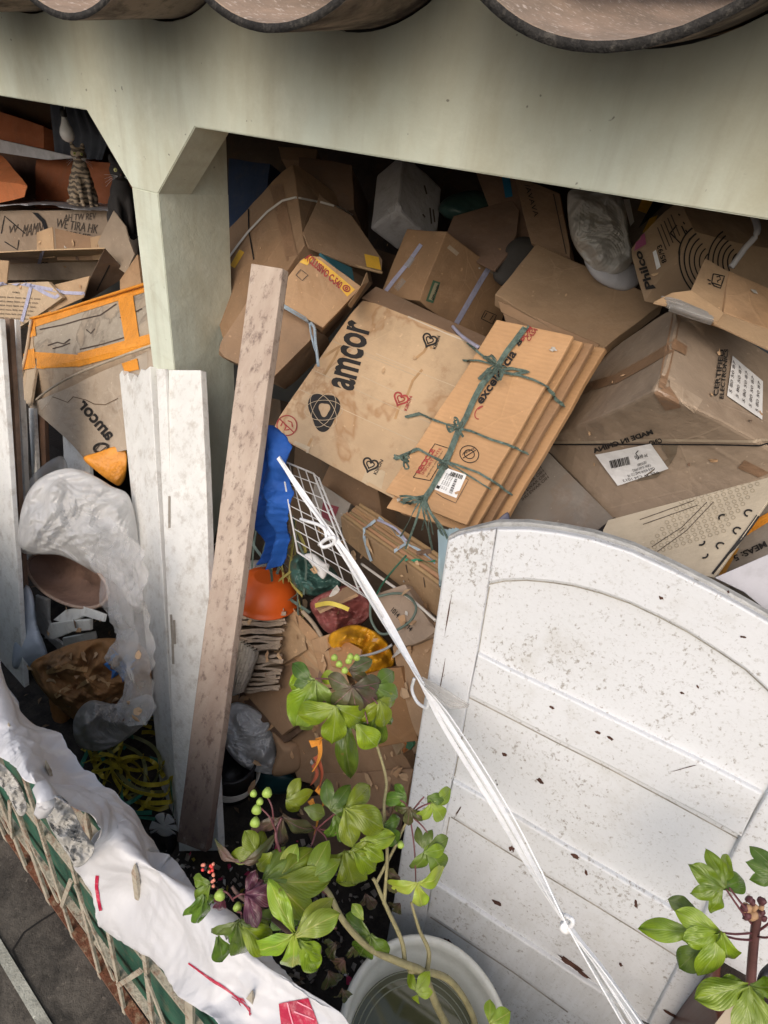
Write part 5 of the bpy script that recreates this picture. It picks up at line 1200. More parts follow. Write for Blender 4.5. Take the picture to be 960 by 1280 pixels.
heart((501, 499), 9.5, 25, RINK, am, [m1], ''); write([m1], 'KIBON', (509, 514), (516, 496), (505, 513), RINK, am, .02)
heart((463, 581), 10, 20, INK, am, [m1], ''); write([m1], 'KIBON', (471, 594), (480, 576), (467, 592), INK, am, .02)
lay_lines('round_emblem', [m1], [ring2((359, 532), 12.5, 12.5, 0, 26), [(350, 524), (368, 541)], [(351, 533), (354, 527), (358, 533), (356, 538), (362, 537)], [(360, 526), (365, 528), (366, 534)]], 1.5, RINK, am, .002, 3)
write([m1], 'NAO DOBRAR', (349, 549), (370, 560), (350, 546), RINK, am)
lay_quad('clear_tape', [m1], [(369, 551), (388, 559), (384, 574), (364, 563)], cardboard((.56, .44, .32), .1), am, 6, .0025)
lay_quad('clear_tape', [m1], [(462, 577), (482, 590), (476, 616), (452, 602)], cardboard((.52, .40, .28), .1), am, 6, .0015)
for a, b in [((397, 418), (520, 470)), ((430, 430), (506, 460)), ((375, 455), (575, 545)), ((360, 480), (560, 570)), ((452, 470), (520, 500)), ((470, 442), (586, 490))]: lay_lines('score_line', [m1], [[a, ((a[0] + b[0]) / 2, (a[1] + b[1]) / 2 + 1), b]], .9, LN, am, .0012)
RS = plain('rust_orange_mark', (.42, .26, .13), .8, .3, 20)
lay_each('rust_mark', [m1], [[(386, 452), (398, 450), (408, 444), (420, 436), (428, 432)], [(405, 470), (412, 458), (418, 448), (424, 436)], [(520, 448), (530, 440), (536, 430), (540, 436)], [(384, 566), (386, 556), (390, 548)], [(528, 462), (516, 476), (510, 492), (500, 506), (494, 524)]], 3.2, RS, am, .001, 4)

# tied bundle
bu = thing('cardboard_bundle', 'bundle of flattened kraft boxes tied with green raffia in the middle of the heap', 'cardboard bundle', P(590, 660, Y=1.25))
u4 = block('cardboard_sheet', [(660, 414, 1.62), (757, 434, 1.56), (618, 672, 1.22), (512, 646)], .02, KR, bu, n=(12, 16, 1))
u3 = block('cardboard_sheet', [(640, 408, 1.59), (742, 430, 1.53), (602, 670, 1.19), (500, 642)], .02, cardboard((.31, .18, .10), .1, rib=1), bu, n=(12, 16, 1))
u2 = block('cardboard_sheet', [(626, 405, 1.55), (728, 427, 1.50), (588, 668, 1.16), (482, 636)], .016, KR, bu, n=(12, 16, 1), bend=.01)
u1 = block('cardboard_sheet', [(622, 401, 1.52), (717, 420, 1.47), (583, 656, 1.14), (481, 614)], .014, cardboard((.50, .285, .145), .1, rib=1.3, dirt=.12), bu, n=(14, 18, 1), bend=.006)
ub = [u1, u2, u3, u4, m1]; one = [u1]
write(one, 'excelência', (603, 507), (647, 443), (594, 500), INK, bu, .03)
lay_lines('red_flourish', one, [ring2((601, 516), 6, 9, 35, 12, 60, 250), [(598, 512), (604, 508)]], 1.2, RINK, bu, .002, 3)
write(one, 'B', (649, 434), (654, 428), (645, 429), INK, bu, .05); write(one, 'BOM', (654, 428), (667, 412), (649, 422), RINK, bu, .03); write(one, 'CASA', (662, 428), (673, 413), (658, 424), RINK, bu, .02)
lay_lines('printed_frame', one, [[(517, 597), (544, 555), (562, 561), (538, 601), (517, 597)]], 1.0, INK, bu)
write(one, 'RECICLE', (526, 593), (545, 563), (520, 591), RINK, bu, .04); write(one, 'IMPORTANTE', (530, 594), (553, 561), (527, 593), RINK, bu); write(one, 'papelao ondulado', (535, 597), (555, 565), (533, 596), INK, bu)
lay_lines('round_stamp', one, [ring2((587, 568), 12, 10.5, 20, 22), ring2((587, 568), 6.5, 5.5, 20, 16), [(579, 573), (595, 563)]], 1.1, INK, bu, .002, 3)
write(one, 'BRASIL', (578, 570), (594, 562), (580, 574 - 8), INK, bu)
lay_lines('printed_frame', one, [[(545, 616), (554, 622), (570, 629), (586, 600), (560, 584)]], .8, GINK, bu, .0018)
lay_quad('white_label', one, [(558, 585), (584, 594), (571, 623), (543, 612)], PAPER, bu, 6, .003)
bars(one, [(565, 590), (580, 595), (578, 600), (562.5, 595)], 20, INK, bu, .005, 3)
bars(one, [(562, 616), (570, 598), (573, 599), (566, 618)], 24, INK, bu, .005, 4)
for k in range(4): write(one, '97 504 MAR', (551 + k * 2.6, 611 + k), (561 + k * 2.6, 592 + k), (549.6 + k * 2.6, 610.5 + k), INK, bu, name='printed_text', lift=.005)
lay_quad('black_square', one, [(547.5, 607), (551, 608.5), (549.5, 612), (546, 610.5)], INK, bu, 2, .005)
def raf(L, w=4.4, lift=.008):
    """strand of shredded raffia: several thin strips over the surface"""
    r = random.Random(int(L[0][0] * 7 + L[0][1]))
    V2, F2 = [], []
    for k in range(4):
        o = (k - 1.5) * w * .24; M = [(x + o + r.uniform(-.5, .5), y + o * .5 + r.uniform(-.6, .6)) for x, y in L]
        a, b = strokes2([M], w * .42, 4); n0 = len(V2); V2 += a; F2 += [tuple(i + n0 for i in f) for f in b]
    lay('raffia', ub, F2, GRS, bu, lift, V2)
raf([(660, 408), (648, 424), (634, 442), (622, 462), (604, 482), (594, 500), (584, 524), (574, 540), (564, 566), (554, 588), (542, 610), (532, 624)], 6)
raf([(586, 430), (602, 444), (620, 458), (632, 468), (648, 470), (668, 476), (684, 484), (696, 500), (706, 510)], 5)
raf([(580, 452), (600, 452), (622, 458)], 4)
raf([(508, 522), (526, 518), (544, 526), (556, 530), (572, 536), (590, 540), (614, 550), (640, 558), (660, 568)], 4.4)
raf([(494, 574), (508, 568), (524, 562), (538, 570), (554, 577), (572, 582), (600, 592), (620, 604), (638, 618)], 4.4)
raf([(554, 577), (576, 588), (594, 600), (610, 610)], 3)
raf([(600, 476), (606, 470), (614, 462)], 4); raf([(626, 464), (640, 462), (662, 466), (640, 470)], 4)
raf([(504, 630), (518, 628), (532, 628), (520, 624), (506, 624)], 3.2)
def knot(x, y, Y, n, rr, seed, L=.05):
    r = random.Random(seed); V, Fc = [], []; c = P(x, y, Y=Y)
    for k in range(n):
        d = Vector((r.uniform(-1, 1), r.uniform(-1, .2), r.uniform(-1, 1))); e = Vector((r.uniform(-1, 1), r.uniform(-1, .2), r.uniform(-1, 1)))
        ribgeo(cr([c + d * .008, c + d * rr, c + (d + e) * rr * .8, c + e * rr * .3], 6), .006, (r.uniform(-1, 1), -1, .3), 2, V, Fc)
    mk('knot', V, Fc, GRS, parent=bu, bvh=False)
knot(622, 456, 1.36, 9, .030, 1); knot(572, 535, 1.24, 7, .022, 2); knot(553, 578, 1.18, 6, .018, 3); knot(506, 574, 1.17, 7, .024, 6)
V, Fc = [], []; r = random.Random(8)
for k in range(11):
    x0, y0 = 531 + r.uniform(-4, 4), 622 + r.uniform(-3, 3); ex, ey = 500 + r.uniform(0, 70), 655 + r.uniform(0, 45)
    if k < 3: ex, ey = 502 + r.uniform(-3, 6), 622 + r.uniform(-6, 12)
    ribgeo(cr(P3((x0, y0, 1.10), ((x0 * 2 + ex) / 3 + r.uniform(-3, 3), (y0 * 2 + ey) / 3, 1.07), ((x0 + 2 * ex) / 3, (y0 + 2 * ey) / 3 + r.uniform(-3, 3), 1.07), (ex, ey, 1.09)), 6), .006, (r.uniform(-.5, .5), -1, .4), r.uniform(-3, 3), V, Fc)
mk('raffia_ends', V, Fc, GRS, parent=bu, bvh=False)

# hollow under the panel
rw = thing('carton', 'white carton with a dark red patch in the hollow under the printed panel', 'carton', P(410, 660, Y=1.5))
r1 = block('carton_body', [(394, 600, 1.5), (438, 630, 1.5), (424, 668, 1.42), (384, 640)], .15, cardboard((.30, .26, .23), .3), rw)
lay_quad('red_patch', [r1], [(404, 628), (424, 634), (416, 654), (402, 646)], plain('dull_red', (.18, .02, .03), .5), rw, 4, .003)
bx_([(420, 560, 1.7), (470, 600, 1.62), (480, 660, 1.52), (400, 610)], .1, K4, 'brown carton deep in the hollow behind the corrugated bundle', 'carton', 'carton')
cg = thing('cardboard_bundle', 'stack of folded kraft sheets tied with pale blue string under the hanging raffia', 'cardboard bundle', P(490, 740, Y=1.35))
q0, q1 = P(427, 646, Y=1.42), P(560, 742, Y=1.12); up_ = P(450, 628, Y=1.50) - q0; dn2 = P(431, 674, Y=1.40) - q0
ls = []
for k in range(8):
    a = up_ * (k / 8); b = up_ * ((k + .8) / 8); jt = Vector((random.uniform(-.01, .01), 0, random.uniform(-.004, .008)))
    ls.append(block('folded_sheet', [q0 + a + jt, q1 + a + jt, q1 + a + dn2 * 1.15 + jt, q0 + a + dn2 + jt], 1, cardboard((.36 + .03 * (k % 3), .23 + .02 * (k % 2), .13), .15), cg, dirn=b - a, n=(14, 3, 1), amp=.003))
lay_lines('blue_string', ls, [[(470, 652), (456, 662), (457, 672), (462, 690), (470, 712), (476, 722)], [(474, 648), (490, 660), (510, 680), (530, 692), (546, 704)], [(494, 690), (510, 680)]], 3.4, BLS, cg, .006)
tube('lilac_string', P3((472, 650, 1.36), (484, 655, 1.33), (496, 662, 1.3), (508, 676, 1.26)), .0045, LIL, cg)
lay_lines('green_string', ls, [[(508, 700), (526, 702), (545, 703)]], 2.4, plain('bright_green_string', (.02, .22, .12), .5), cg, .007); lay_lines('printed_line', ls, [[(530, 722), (532, 734)], [(508, 706), (510, 716)]], 1, INK, cg, .002)
cloth('plastic_sheet', P3((546, 662, 1.10), (548, 700, 1.04), (548, 730, 1.0)), P3((575, 660, 1.10), (566, 700, 1.04), (556, 745, 1.0)), plastic('pale_blue_film', (.45, .60, .66), .8, .3, .5, 9), nu=14, nv=30, amp=.008, label='pale blue plastic film hanging beside the upper left edge of the door', cat='plastic film')

# blue cloth
cloth('cloth', P3((322, 530, 1.18), (318, 575, 1.15), (312, 622, 1.12), (326, 632, 1.11), (330, 660, 1.10), (328, 703, 1.09)), P3((344, 532, 1.16), (358, 566, 1.12), (356, 604, 1.10), (362, 622, 1.09), (356, 660, 1.08), (348, 711, 1.08)), plain('royal_blue_cloth', (.012, .085, .36), .75, .25, 9, 0, bump=.3), nu=70, nv=150, amp=.02, folds=1.6, freq=15, crease=1.2, label='royal blue cloth hanging on the right side of the mouldy plank', cat='cloth')
# wire rack
V, Fc = [], []
def rk(u, v, Y=None):
    a, b, c, d = P(351, 575, Y=1.16), P(392, 592, Y=1.22), P(450, 742, Y=1.08), P(372, 690, Y=1.03)
    return (a * (1 - u) + b * u) * (1 - v) + (d * (1 - u) + c * u) * v
for k in range(5): tubegeo([rk(k / 4, 0), rk(k / 4, 1)], .002, 5, None, V, Fc)
for k in range(9):
    v = k / 8; sh_ = .05 if k % 2 else -.01
    tubegeo([rk(0, v), rk(1, max(0, v - .03)), rk(1.16, min(1, v + .03)), rk(1, min(1, v + .07))], .0016, 5, None, V, Fc)
for a, b in [((0, 0), (1, 0)), ((1, 0), (1, 1)), ((1, 1), (0, 1)), ((0, 1), (0, 0)), ((1.12, .02), (1.12, .98))]: tubegeo([rk(*a), rk(*b)], .0032, 6, None, V, Fc)
mk('wire_rack', V, Fc, plain('white_wire', (.55, .55, .55), .4, .1), smooth=True, label='pale wire rack hanging beside the blue cloth', cat='wire rack')
# white straps tied across to the door
WST = plain('white_plastic_strap', (.80, .81, .82), .3, .06, 20, .1, bump=.4)
st = thing('strap_rope', 'white plastic straps knotted and stretched from the blue cloth across the door', 'strap', P(525, 850, Y=.78))
main = [(348, 572, 1.10), (378, 616, 1.04), (405, 655, .98), (440, 706, .93), (480, 772, .86), (524, 848, .79), (560, 905, .735), (620, 1000, .66), (665, 1078, .61), (706, 1150, .565), (750, 1218, .53), (800, 1296, .49), (840, 1360, .46)]
def strand(nm, off, w, tw=.6, a=0, b=None, dz=0):
    L = [P(x + off[min(i, len(off) - 1)][0], y + off[min(i, len(off) - 1)][1], Y=Y + dz) for i, (x, y, Y) in enumerate(main)][a:b]
    V, Fc = ribgeo(cr(L, 10), w, (-.2, -1, .8), tw, th=.0025); return mk(nm, V, Fc, WST, parent=st)
Zr = [(0, 0)] * 13
strand('strap', Zr, .0135, 1.2); strand('strap', [(0, 0), (2, 1), (3, 3), (2, -3), (3, -2), (0, 0), (-6, 3), (-7, 3), (-6, 2), (0, 0), (3, -3), (5, -3), (6, 0)], .010, -1.4, dz=-.004)
strand('strap', [(0, 0), (-2, 2), (-2, 0), (-3, 2), (-3, 3), (0, 0), (6, -4), (7, -4), (5, -3), (0, 0), (-4, 3), (-8, 4), (-9, 4)], .008, 2.0, dz=-.008)
strand('strap', [(0, 0)] * 5 + [(0, 0), (2, 1), (1, 0), (0, 1), (0, 0), (7, -3), (10, -5), (12, -6)], .009, -2, a=4, dz=-.006)
tube('loose_end', P3((376, 649, 1.0), (385, 652, .98), (398, 656, .97), (406, 662, .96), (408, 672, .955)), .005, WST, st); tube('loose_end', P3((399, 681, .96), (408, 674, .95), (418, 672, .95), (416, 680, .95), (404, 684, .95), (400, 678, .95)), .0055, WST, st)
tube('knot_loop', P3((518, 848, .79), (515, 862, .785), (522, 878, .77), (534, 884, .76), (536, 868, .77), (528, 852, .785)), .004, WST, st)
cloth('film_shred', P3((527, 846, .77), (560, 862, .75), (586, 880, .74)), P3((532, 860, .765), (560, 884, .745), (585, 884, .74)), BAGD, st, nu=10, nv=24, amp=.004)
blob('knot', [(700, 1156), (708, 1150), (715, 1156), (714, 1166), (706, 1168), (700, 1163)], .553, .008, WST, st, amp=.006, freq=60)
tube('knot_loop', P3((706, 1144, .56), (716, 1150, .555), (712, 1158, .553), (702, 1154, .556)), .004, WST, st)
# bowl on paper stack
bo = P(331, 747, Y=1.10); br_ = (P(359, 757, Y=1.10) - P(303, 757, Y=1.10)).length / 2 * .92
lathe('bowl', bo, Vector((.0, .12, 1)), [(br_ * a, br_ * b * .86) for a, b in ((.97, -.03), (1.04, 0), (1.04, .05), (1.0, .06), (.98, .22), (.93, .38), (.84, .58), (.71, .74), (.55, .85), (.40, .91), (.38, .93), (.36, .93), (.2, .935), (.01, .935))], plain('orange_plastic', (.62, .10, .012), .42, .06, 9, 0, (.4, .12, .05), .05), seg=48, label='orange plastic bowl turned upside down on a stack of paper', cat='bowl')
ps = thing('paper_stack', 'stack of curled damp brown paper sheets under the orange bowl', 'paper', P(330, 840, Y=1.05))
PPR = plain('damp_newsprint', (.40, .32, .245), .85, .15, 14, .5, (.13, .09, .06), .5)
for k in range(34):
    y = 762 + k * 3.1; x0 = 301 - k * .3 + random.uniform(-3, 2); x1 = 356 - k * .25 + random.uniform(-4, 3); Y = 1.07 - k * .003
    sheet('paper_sheet', [(x0, y, Y), (x1, y + random.uniform(-5, 2), Y), (x1 + 4, y - 4, Y + .14), (x0 + 3, y - 3, Y + .14)], PPR, ps, th=.009, bend=.02, n=(16, 4, 1), amp=.006, freq=9)
ctm = plain('torn_newspaper', (.50, .46, .40), .85, .12, 20, .6, (.08, .06, .045), .4)
cloth('newspaper', P3((300, 800, 1.02), (292, 836, .99), (284, 872, .94)), P3((322, 815, 1.0), (314, 842, .97), (303, 865, .94)), ctm, nu=30, nv=40, amp=.014, freq=16, label='torn damp newspaper between the mouldy plank and the folded cardboard', cat='newspaper')
# folded cardboard heap in the middle
fc = thing('cardboard_stack', 'stack of folded brown cardboard fanned open right of the orange bowl', 'cardboard', P(360, 900, Y=1.0))
block('folded_sheet', [(290, 853, 1.0), (345, 806, 1.10), (446, 850, 1.04), (352, 918, .92)], .02, K2, fc, n=(12, 12, 1), bend=.02)
block('folded_sheet', [(291, 862, 1.01), (345, 815, 1.12), (440, 866, 1.05), (352, 930, .93)], .015, KD, fc, n=(12, 12, 1), bend=.02)
for k in range(7):
    f = k / 6
    polyslab('folded_sheet', [(345 + 5 * f, 806 - 50 * f, 1.10 + .02 * f), (356 + 10 * f, 786 - 26 * f, 1.12), (412 + 6 * f, 838 - 22 * f, 1.06), (398 + 8 * f, 846 - 20 * f)], .006, K3 if k % 2 else K1, fc, bev=.001)
tube('torn_fringe', P3((378, 764, 1.1), (392, 780, 1.09), (404, 800, 1.07), (416, 826, 1.05)), .008, cardboard((.42, .32, .24), .5), fc)
polyslab('folded_sheet', [(360, 752, 1.15), (366, 750, 1.2), (380, 766, 1.14), (358, 792, 1.12)], .008, K3, fc)
# white sack
blob('sack', [(275, 912), (278, 895), (292, 878), (312, 882), (330, 892), (342, 908), (345, 940), (344, 966), (326, 966), (303, 958), (284, 938)], .93, .08, plastic('white_woven_sack', (.80, .81, .82), 1, .3, .5, 12), amp=.04, freq=22, crease=1.2, nr=60, na=200, label='white woven sack bulging beside the foot of the mouldy plank', cat='sack')
blob('torn_cardboard', [(340, 915), (356, 924), (374, 930), (376, 958), (360, 968), (340, 968), (346, 940)], .93, .04, K2, amp=.03, label='torn brown cardboard wrapped round the right side of the white sack', cat='cardboard')
blob('cardboard_strip', [(282, 878), (300, 868), (308, 874), (290, 888), (286, 912), (276, 916)], .95, .01, K2, amp=.01, label='torn cardboard strip on the left edge of the white sack', cat='cardboard')
# middle things
blob('bag', [(388, 752), (412, 738), (440, 731), (460, 742), (464, 766), (448, 784), (428, 796), (408, 790), (394, 772)], 1.12, .045, plain('maroon_sack', (.20, .055, .05), .6, .25, 12, .4, (.28, .2, .17), .4), amp=.04, freq=24, crease=1.1, label='dusty maroon bag with red folds left of the white straps', cat='bag')
polyslab('cardboard_strip', [(388, 750, 1.1), (440, 731, 1.14), (446, 742, 1.08), (398, 764)], .01, K2, label='flat brown cardboard strip on top of the maroon bag', cat='cardboard')
V, Fc = ribgeo(cr(P3((394, 757, 1.04), (410, 754, 1.02), (424, 757, 1.02), (436, 762, 1.03)), 8), .014, (0, -1, .8), .4); mk('yellow_strap', V, Fc, plain('yellow_strap_new', (.55, .44, .08), .4, .15), label='short yellow strap lying on the maroon bag', cat='strap')
tb = thing('plastic_bag', 'dark teal knotted plastic bag above the maroon bag', 'plastic bag', P(400, 740, Y=1.15))
blob('bag_body', [(364, 700), (384, 688), (404, 700), (420, 715), (426, 732), (410, 742), (386, 744), (366, 730)], 1.17, .05, plain('teal_film', (.05, .115, .10), .3, .3, 10, .1), tb, amp=.05, freq=24, crease=1.3)
blob('white_rag', [(380, 694), (392, 692), (404, 702), (412, 706), (410, 714), (404, 724), (396, 716), (388, 704)], 1.10, .02, plain('white_rag', (.62, .62, .62), .6), amp=.015, label='small white rag on the dark teal bag', cat='rag')
V, Fc = [], []; V3, F3 = [], []; r = random.Random(5)
for k in range(15):
    x, y = 345 + r.uniform(-25, 30), 655 + r.uniform(-15, 20); 
    L = P3((x, y, 1.2), (x + r.uniform(-12, 12), y + 30, 1.16), (x + r.uniform(-12, 18), y + 60, 1.13), (x + r.uniform(-15, 30), y + r.uniform(75, 105), 1.10))
    if k % 2: ribgeo(cr(L, 8), .013, (r.uniform(-.6, .6), -1, .3), r.uniform(-2, 2), V, Fc)
    else: ribgeo(cr(L, 8), .010, (r.uniform(-.6, .6), -1, .3), r.uniform(-2, 2), V3, F3)
stt = thing('strap_bunch', 'bunch of yellow and grey green straps hanging between the bowl and the teal bag', 'straps', P(365, 750, Y=1.12))
mk('yellow_straps', V, Fc, plain('dull_yellow_strap', (.38, .34, .10), .45, .3), parent=stt, bvh=False); mk('green_straps', V3, F3, plain('grey_green_strap', (.10, .14, .12), .45, .3), parent=stt, bvh=False)
blob('plastic_film', [(304, 706), (322, 700), (338, 706), (346, 716), (330, 722), (312, 735), (302, 745)], 1.18, .03, BAGD, amp=.03, label='grey crumpled film behind the orange bowl', cat='plastic film')
gb = thing('carton', 'flat brown carton tied with a green band right of the white straps', 'carton', P(505, 800, Y=1.1))
g1 = block('carton_body', [(463, 745, 1.14), (506, 730, 1.16), (548, 792, 1.06), (500, 812, 1.04)], .06, cardboard((.32, .235, .18), .2), gb)
write([g1], '1014 HWP14', (489, 764), (513, 790), (493, 759), INK, gb, .02)
tube('green_band', P3((464, 748, 1.10), (490, 742, 1.12), (508, 744, 1.11), (520, 758, 1.07), (514, 775, 1.04), (495, 788, 1.02), (476, 792, 1.02), (464, 775, 1.04), (463, 752, 1.09)), .004, plain('grey_green_band', (.12, .16, .13), .5), gb)
tube('cord', P3((452, 705, 1.28), (480, 725, 1.2), (515, 750, 1.12), (545, 776, 1.06)), .0045, STRG, label='pale cord running down beside the folded kraft sheets', cat='cord')
tube('cord', P3((508, 694, 1.2), (492, 712, 1.16), (478, 730, 1.14), (466, 752, 1.12)), .003, plain('dark_green_cord', (.02, .10, .06), .5), label='thin dark green cord in front of the kraft sheets', cat='cord')
yp = thing('bag', 'crumpled yellow plastic bag with an orange card below the maroon bag', 'bag', P(450, 830, Y=1.05))
blob('bag_body', [(410, 800), (424, 786), (446, 781), (470, 790), (486, 806), (493, 830), (478, 846), (452, 848), (426, 838)], 1.05, .06, plain('amber_plastic', (.58, .28, .015), .35, .2, 12, .2), yp, amp=.015, folds=0) if False else blob('bag_body', [(410, 800), (424, 786), (446, 781), (470, 790), (486, 806), (493, 830), (478, 846), (452, 848), (426, 838)], 1.05, .035, plain('amber_plastic', (.58, .28, .015), .35, .2, 12, .2), yp, amp=.04, freq=26, crease=1.3)
polyslab('orange_card', [(408, 796, 1.02), (428, 798, 1.02), (452, 812, .99), (446, 842), (414, 832)], .006, cardboard((.50, .26, .12), .3), yp)
tube('grey_handle', P3((440, 822, .98), (462, 818, .96), (480, 812, .96), (490, 806, .97)), .004, plain('grey_plastic', (.3, .3, .3), .4), yp)
bx_([(488, 806, 1.08), (560, 770, 1.10), (548, 880, .96), (520, 925, .90)], .1, K1, 'kraft box corner between the yellow bag and the left edge of the door')
bx_([(440, 846, 1.0), (500, 830, 1.02), (524, 925, .92), (470, 935)], .08, cardboard((.28, .15, .07), .4), 'dark orange brown box below the yellow bag')
# lower box and boards
lw = thing('cardboard_box', 'brown box with a folded lid at the bottom of the heap behind the leaves', 'box', P(450, 1040, Y=.95))
w1 = block('carton', [(408, 900, 1.03), (476, 900, 1.03), (517, 964, .97), (400, 985, .93)], .05, K2, lw, n=(10, 10, 1))
w2 = block('carton', [(388, 968, .95), (517, 962, .96), (504, 1012, .88), (420, 1045, .84)], .05, K2, lw, n=(10, 10, 1))
sheet('lid', [(420, 1020, .87), (505, 1006, .89), (498, 1046, .84), (430, 1062, .82)], KD, lw)
bks = thing('folders', 'green and orange cardboard folders standing by the left edge of the door', 'folder', P(500, 940, Y=.95))
for (a, b, col) in [(472, 480, (.45, .33, .22)), (480, 484, (.50, .20, .08)), (484, 494, (.07, .24, .15)), (494, 503, (.40, .28, .2)), (501, 510, (.46, .34, .25))]:
    block('folder', [(a - 4, 885, 1.03), (b - 4, 880, 1.03), (b + 24, 932, .96), (a + 24, 944, .96)], .05, cardboard(col, .2), bks, n=(2, 6, 1))
# dark bucket with cable rings at the plank foot
bkt = thing('bucket', 'black bucket with pale cable rings beside the foot of the mouldy plank', 'bucket', P(290, 1000, Z=.02))
bcc = P(292, 985, Z=.02); 
lathe('bucket_body', bcc, Vector((0, 0, 1)), [(.075, 0), (.095, .20), (.10, .20), (.10, .21), (.09, .21), (.088, .15), (.07, .02), (.004, .02)], BLK, bkt)
for k in range(4):
    c = bcc + Vector((.004 * k, 0, .07 + .018 * k)); r = .096 + .001 * k
    tube('cable_ring', [c + Vector((math.cos(a * .4) * r, math.sin(a * .4) * r, .004 * math.sin(a))) for a in range(17)], .003, STRG, bkt, sides=5, k=2)
blob('rag', [(270, 1000), (285, 998), (300, 1005), (298, 1020), (282, 1018), (272, 1010)], .78, .02, plain('grey_white_rag', (.45, .44, .43), .8, .2, 14, .4), amp=.02, freq=20, label='small grey white rag on the ground beside the black bucket', cat='rag')
blob('blue_box', [(318, 968), (345, 962), (368, 972), (364, 990), (330, 992)], .95, .04, plain('dark_teal_plastic', (.01, .05, .06), .4), label='dark teal tub in the shade behind the white sack', cat='tub', amp=.003, crease=0)

# torn kraft sheets that fill the middle of the heap
def scrapsheet(l, r, m, label, name='torn_cardboard', **k): return cloth(name, P3(*l), P3(*r), m, nu=26, nv=34, amp=.012, folds=0, freq=9, crease=.55, th=.004, label=label, cat='cardboard', **k)
scrapsheet([(322, 772, 1.12), (338, 800, 1.08), (344, 836, 1.04)], [(352, 752, 1.14), (376, 778, 1.1), (384, 812, 1.06)], K3, 'pale torn kraft sheet curling beside the paper stack')
scrapsheet([(356, 890, 1.0), (360, 930, .96), (372, 975, .92)], [(412, 880, 1.04), (414, 930, 1.0), (410, 985, .95)], K2, 'brown torn sheet behind the withered red leaf')
scrapsheet([(262, 850, 1.06), (270, 880, 1.02), (268, 905, 1.0)], [(300, 842, 1.06), (300, 868, 1.0), (290, 892, .98)], ctm, 'grimy torn paper strip beside the lower part of the mouldy plank')
scrapsheet([(388, 800, 1.06), (396, 830, 1.03), (404, 862, 1.0)], [(420, 790, 1.06), (428, 826, 1.03), (440, 860, 1.0)], K1, 'torn kraft flap between the fanned cardboard and the yellow bag')
scrapsheet([(366, 1000, .84), (380, 1030, .80), (396, 1070, .76)], [(420, 990, .88), (432, 1030, .84), (440, 1080, .8)], KD, 'dark damp cardboard lying on the ground behind the shrub')
# ================================================================ white tub with murky water
tbm = plain('worn_white_tub', (.70, .69, .61), .45, .06, 7, .25, (.35, .33, .24), .15)
tc = Vector((.075, .452, .62)); tub = thing('tub', 'round white plastic tub half full of murky water in front of the door', 'tub', Vector((tc.x, tc.y, 0)))
def lat(name, c, prof, m, parent, seg=72):
    V, Fc = [], []
    for r, h in prof:
        for i in range(seg): a = 2 * math.pi * i / seg; V.append(c + Vector((math.cos(a) * r, math.sin(a) * r, h)))
    for j in range(len(prof) - 1):
        for i in range(seg): a = j * seg; Fc.append((a + i, a + (i + 1) % seg, a + seg + (i + 1) % seg, a + seg + i))
    return mk(name, V, Fc, m, parent=parent, smooth=True)
lat('tub_body', tc, [(.0, -.60), (.155, -.61), (.16, -.58), (.187, -.03), (.199, -.025), (.205, -.012), (.206, 0), (.199, .004), (.190, 0), (.186, -.02), (.182, -.05), (.176, -.055), (.172, -.16), (.155, -.56), (0, -.57)], tbm, tub)
lat('water', tc, [(.0, -.150), (.09, -.150), (.1745, -.150)], plain('murky_water', (.115, .115, .055), .04, .25, 5, .4, (.16, .15, .08), .0, spec=.8), tub)
for k in range(3): lat('water_ring', tc, [(.168 - .014 * k, -.149), (.1695 - .014 * k, -.147), (.171 - .014 * k, -.149)], plain('scum_ring', (.35, .35, .25), .4), tub)

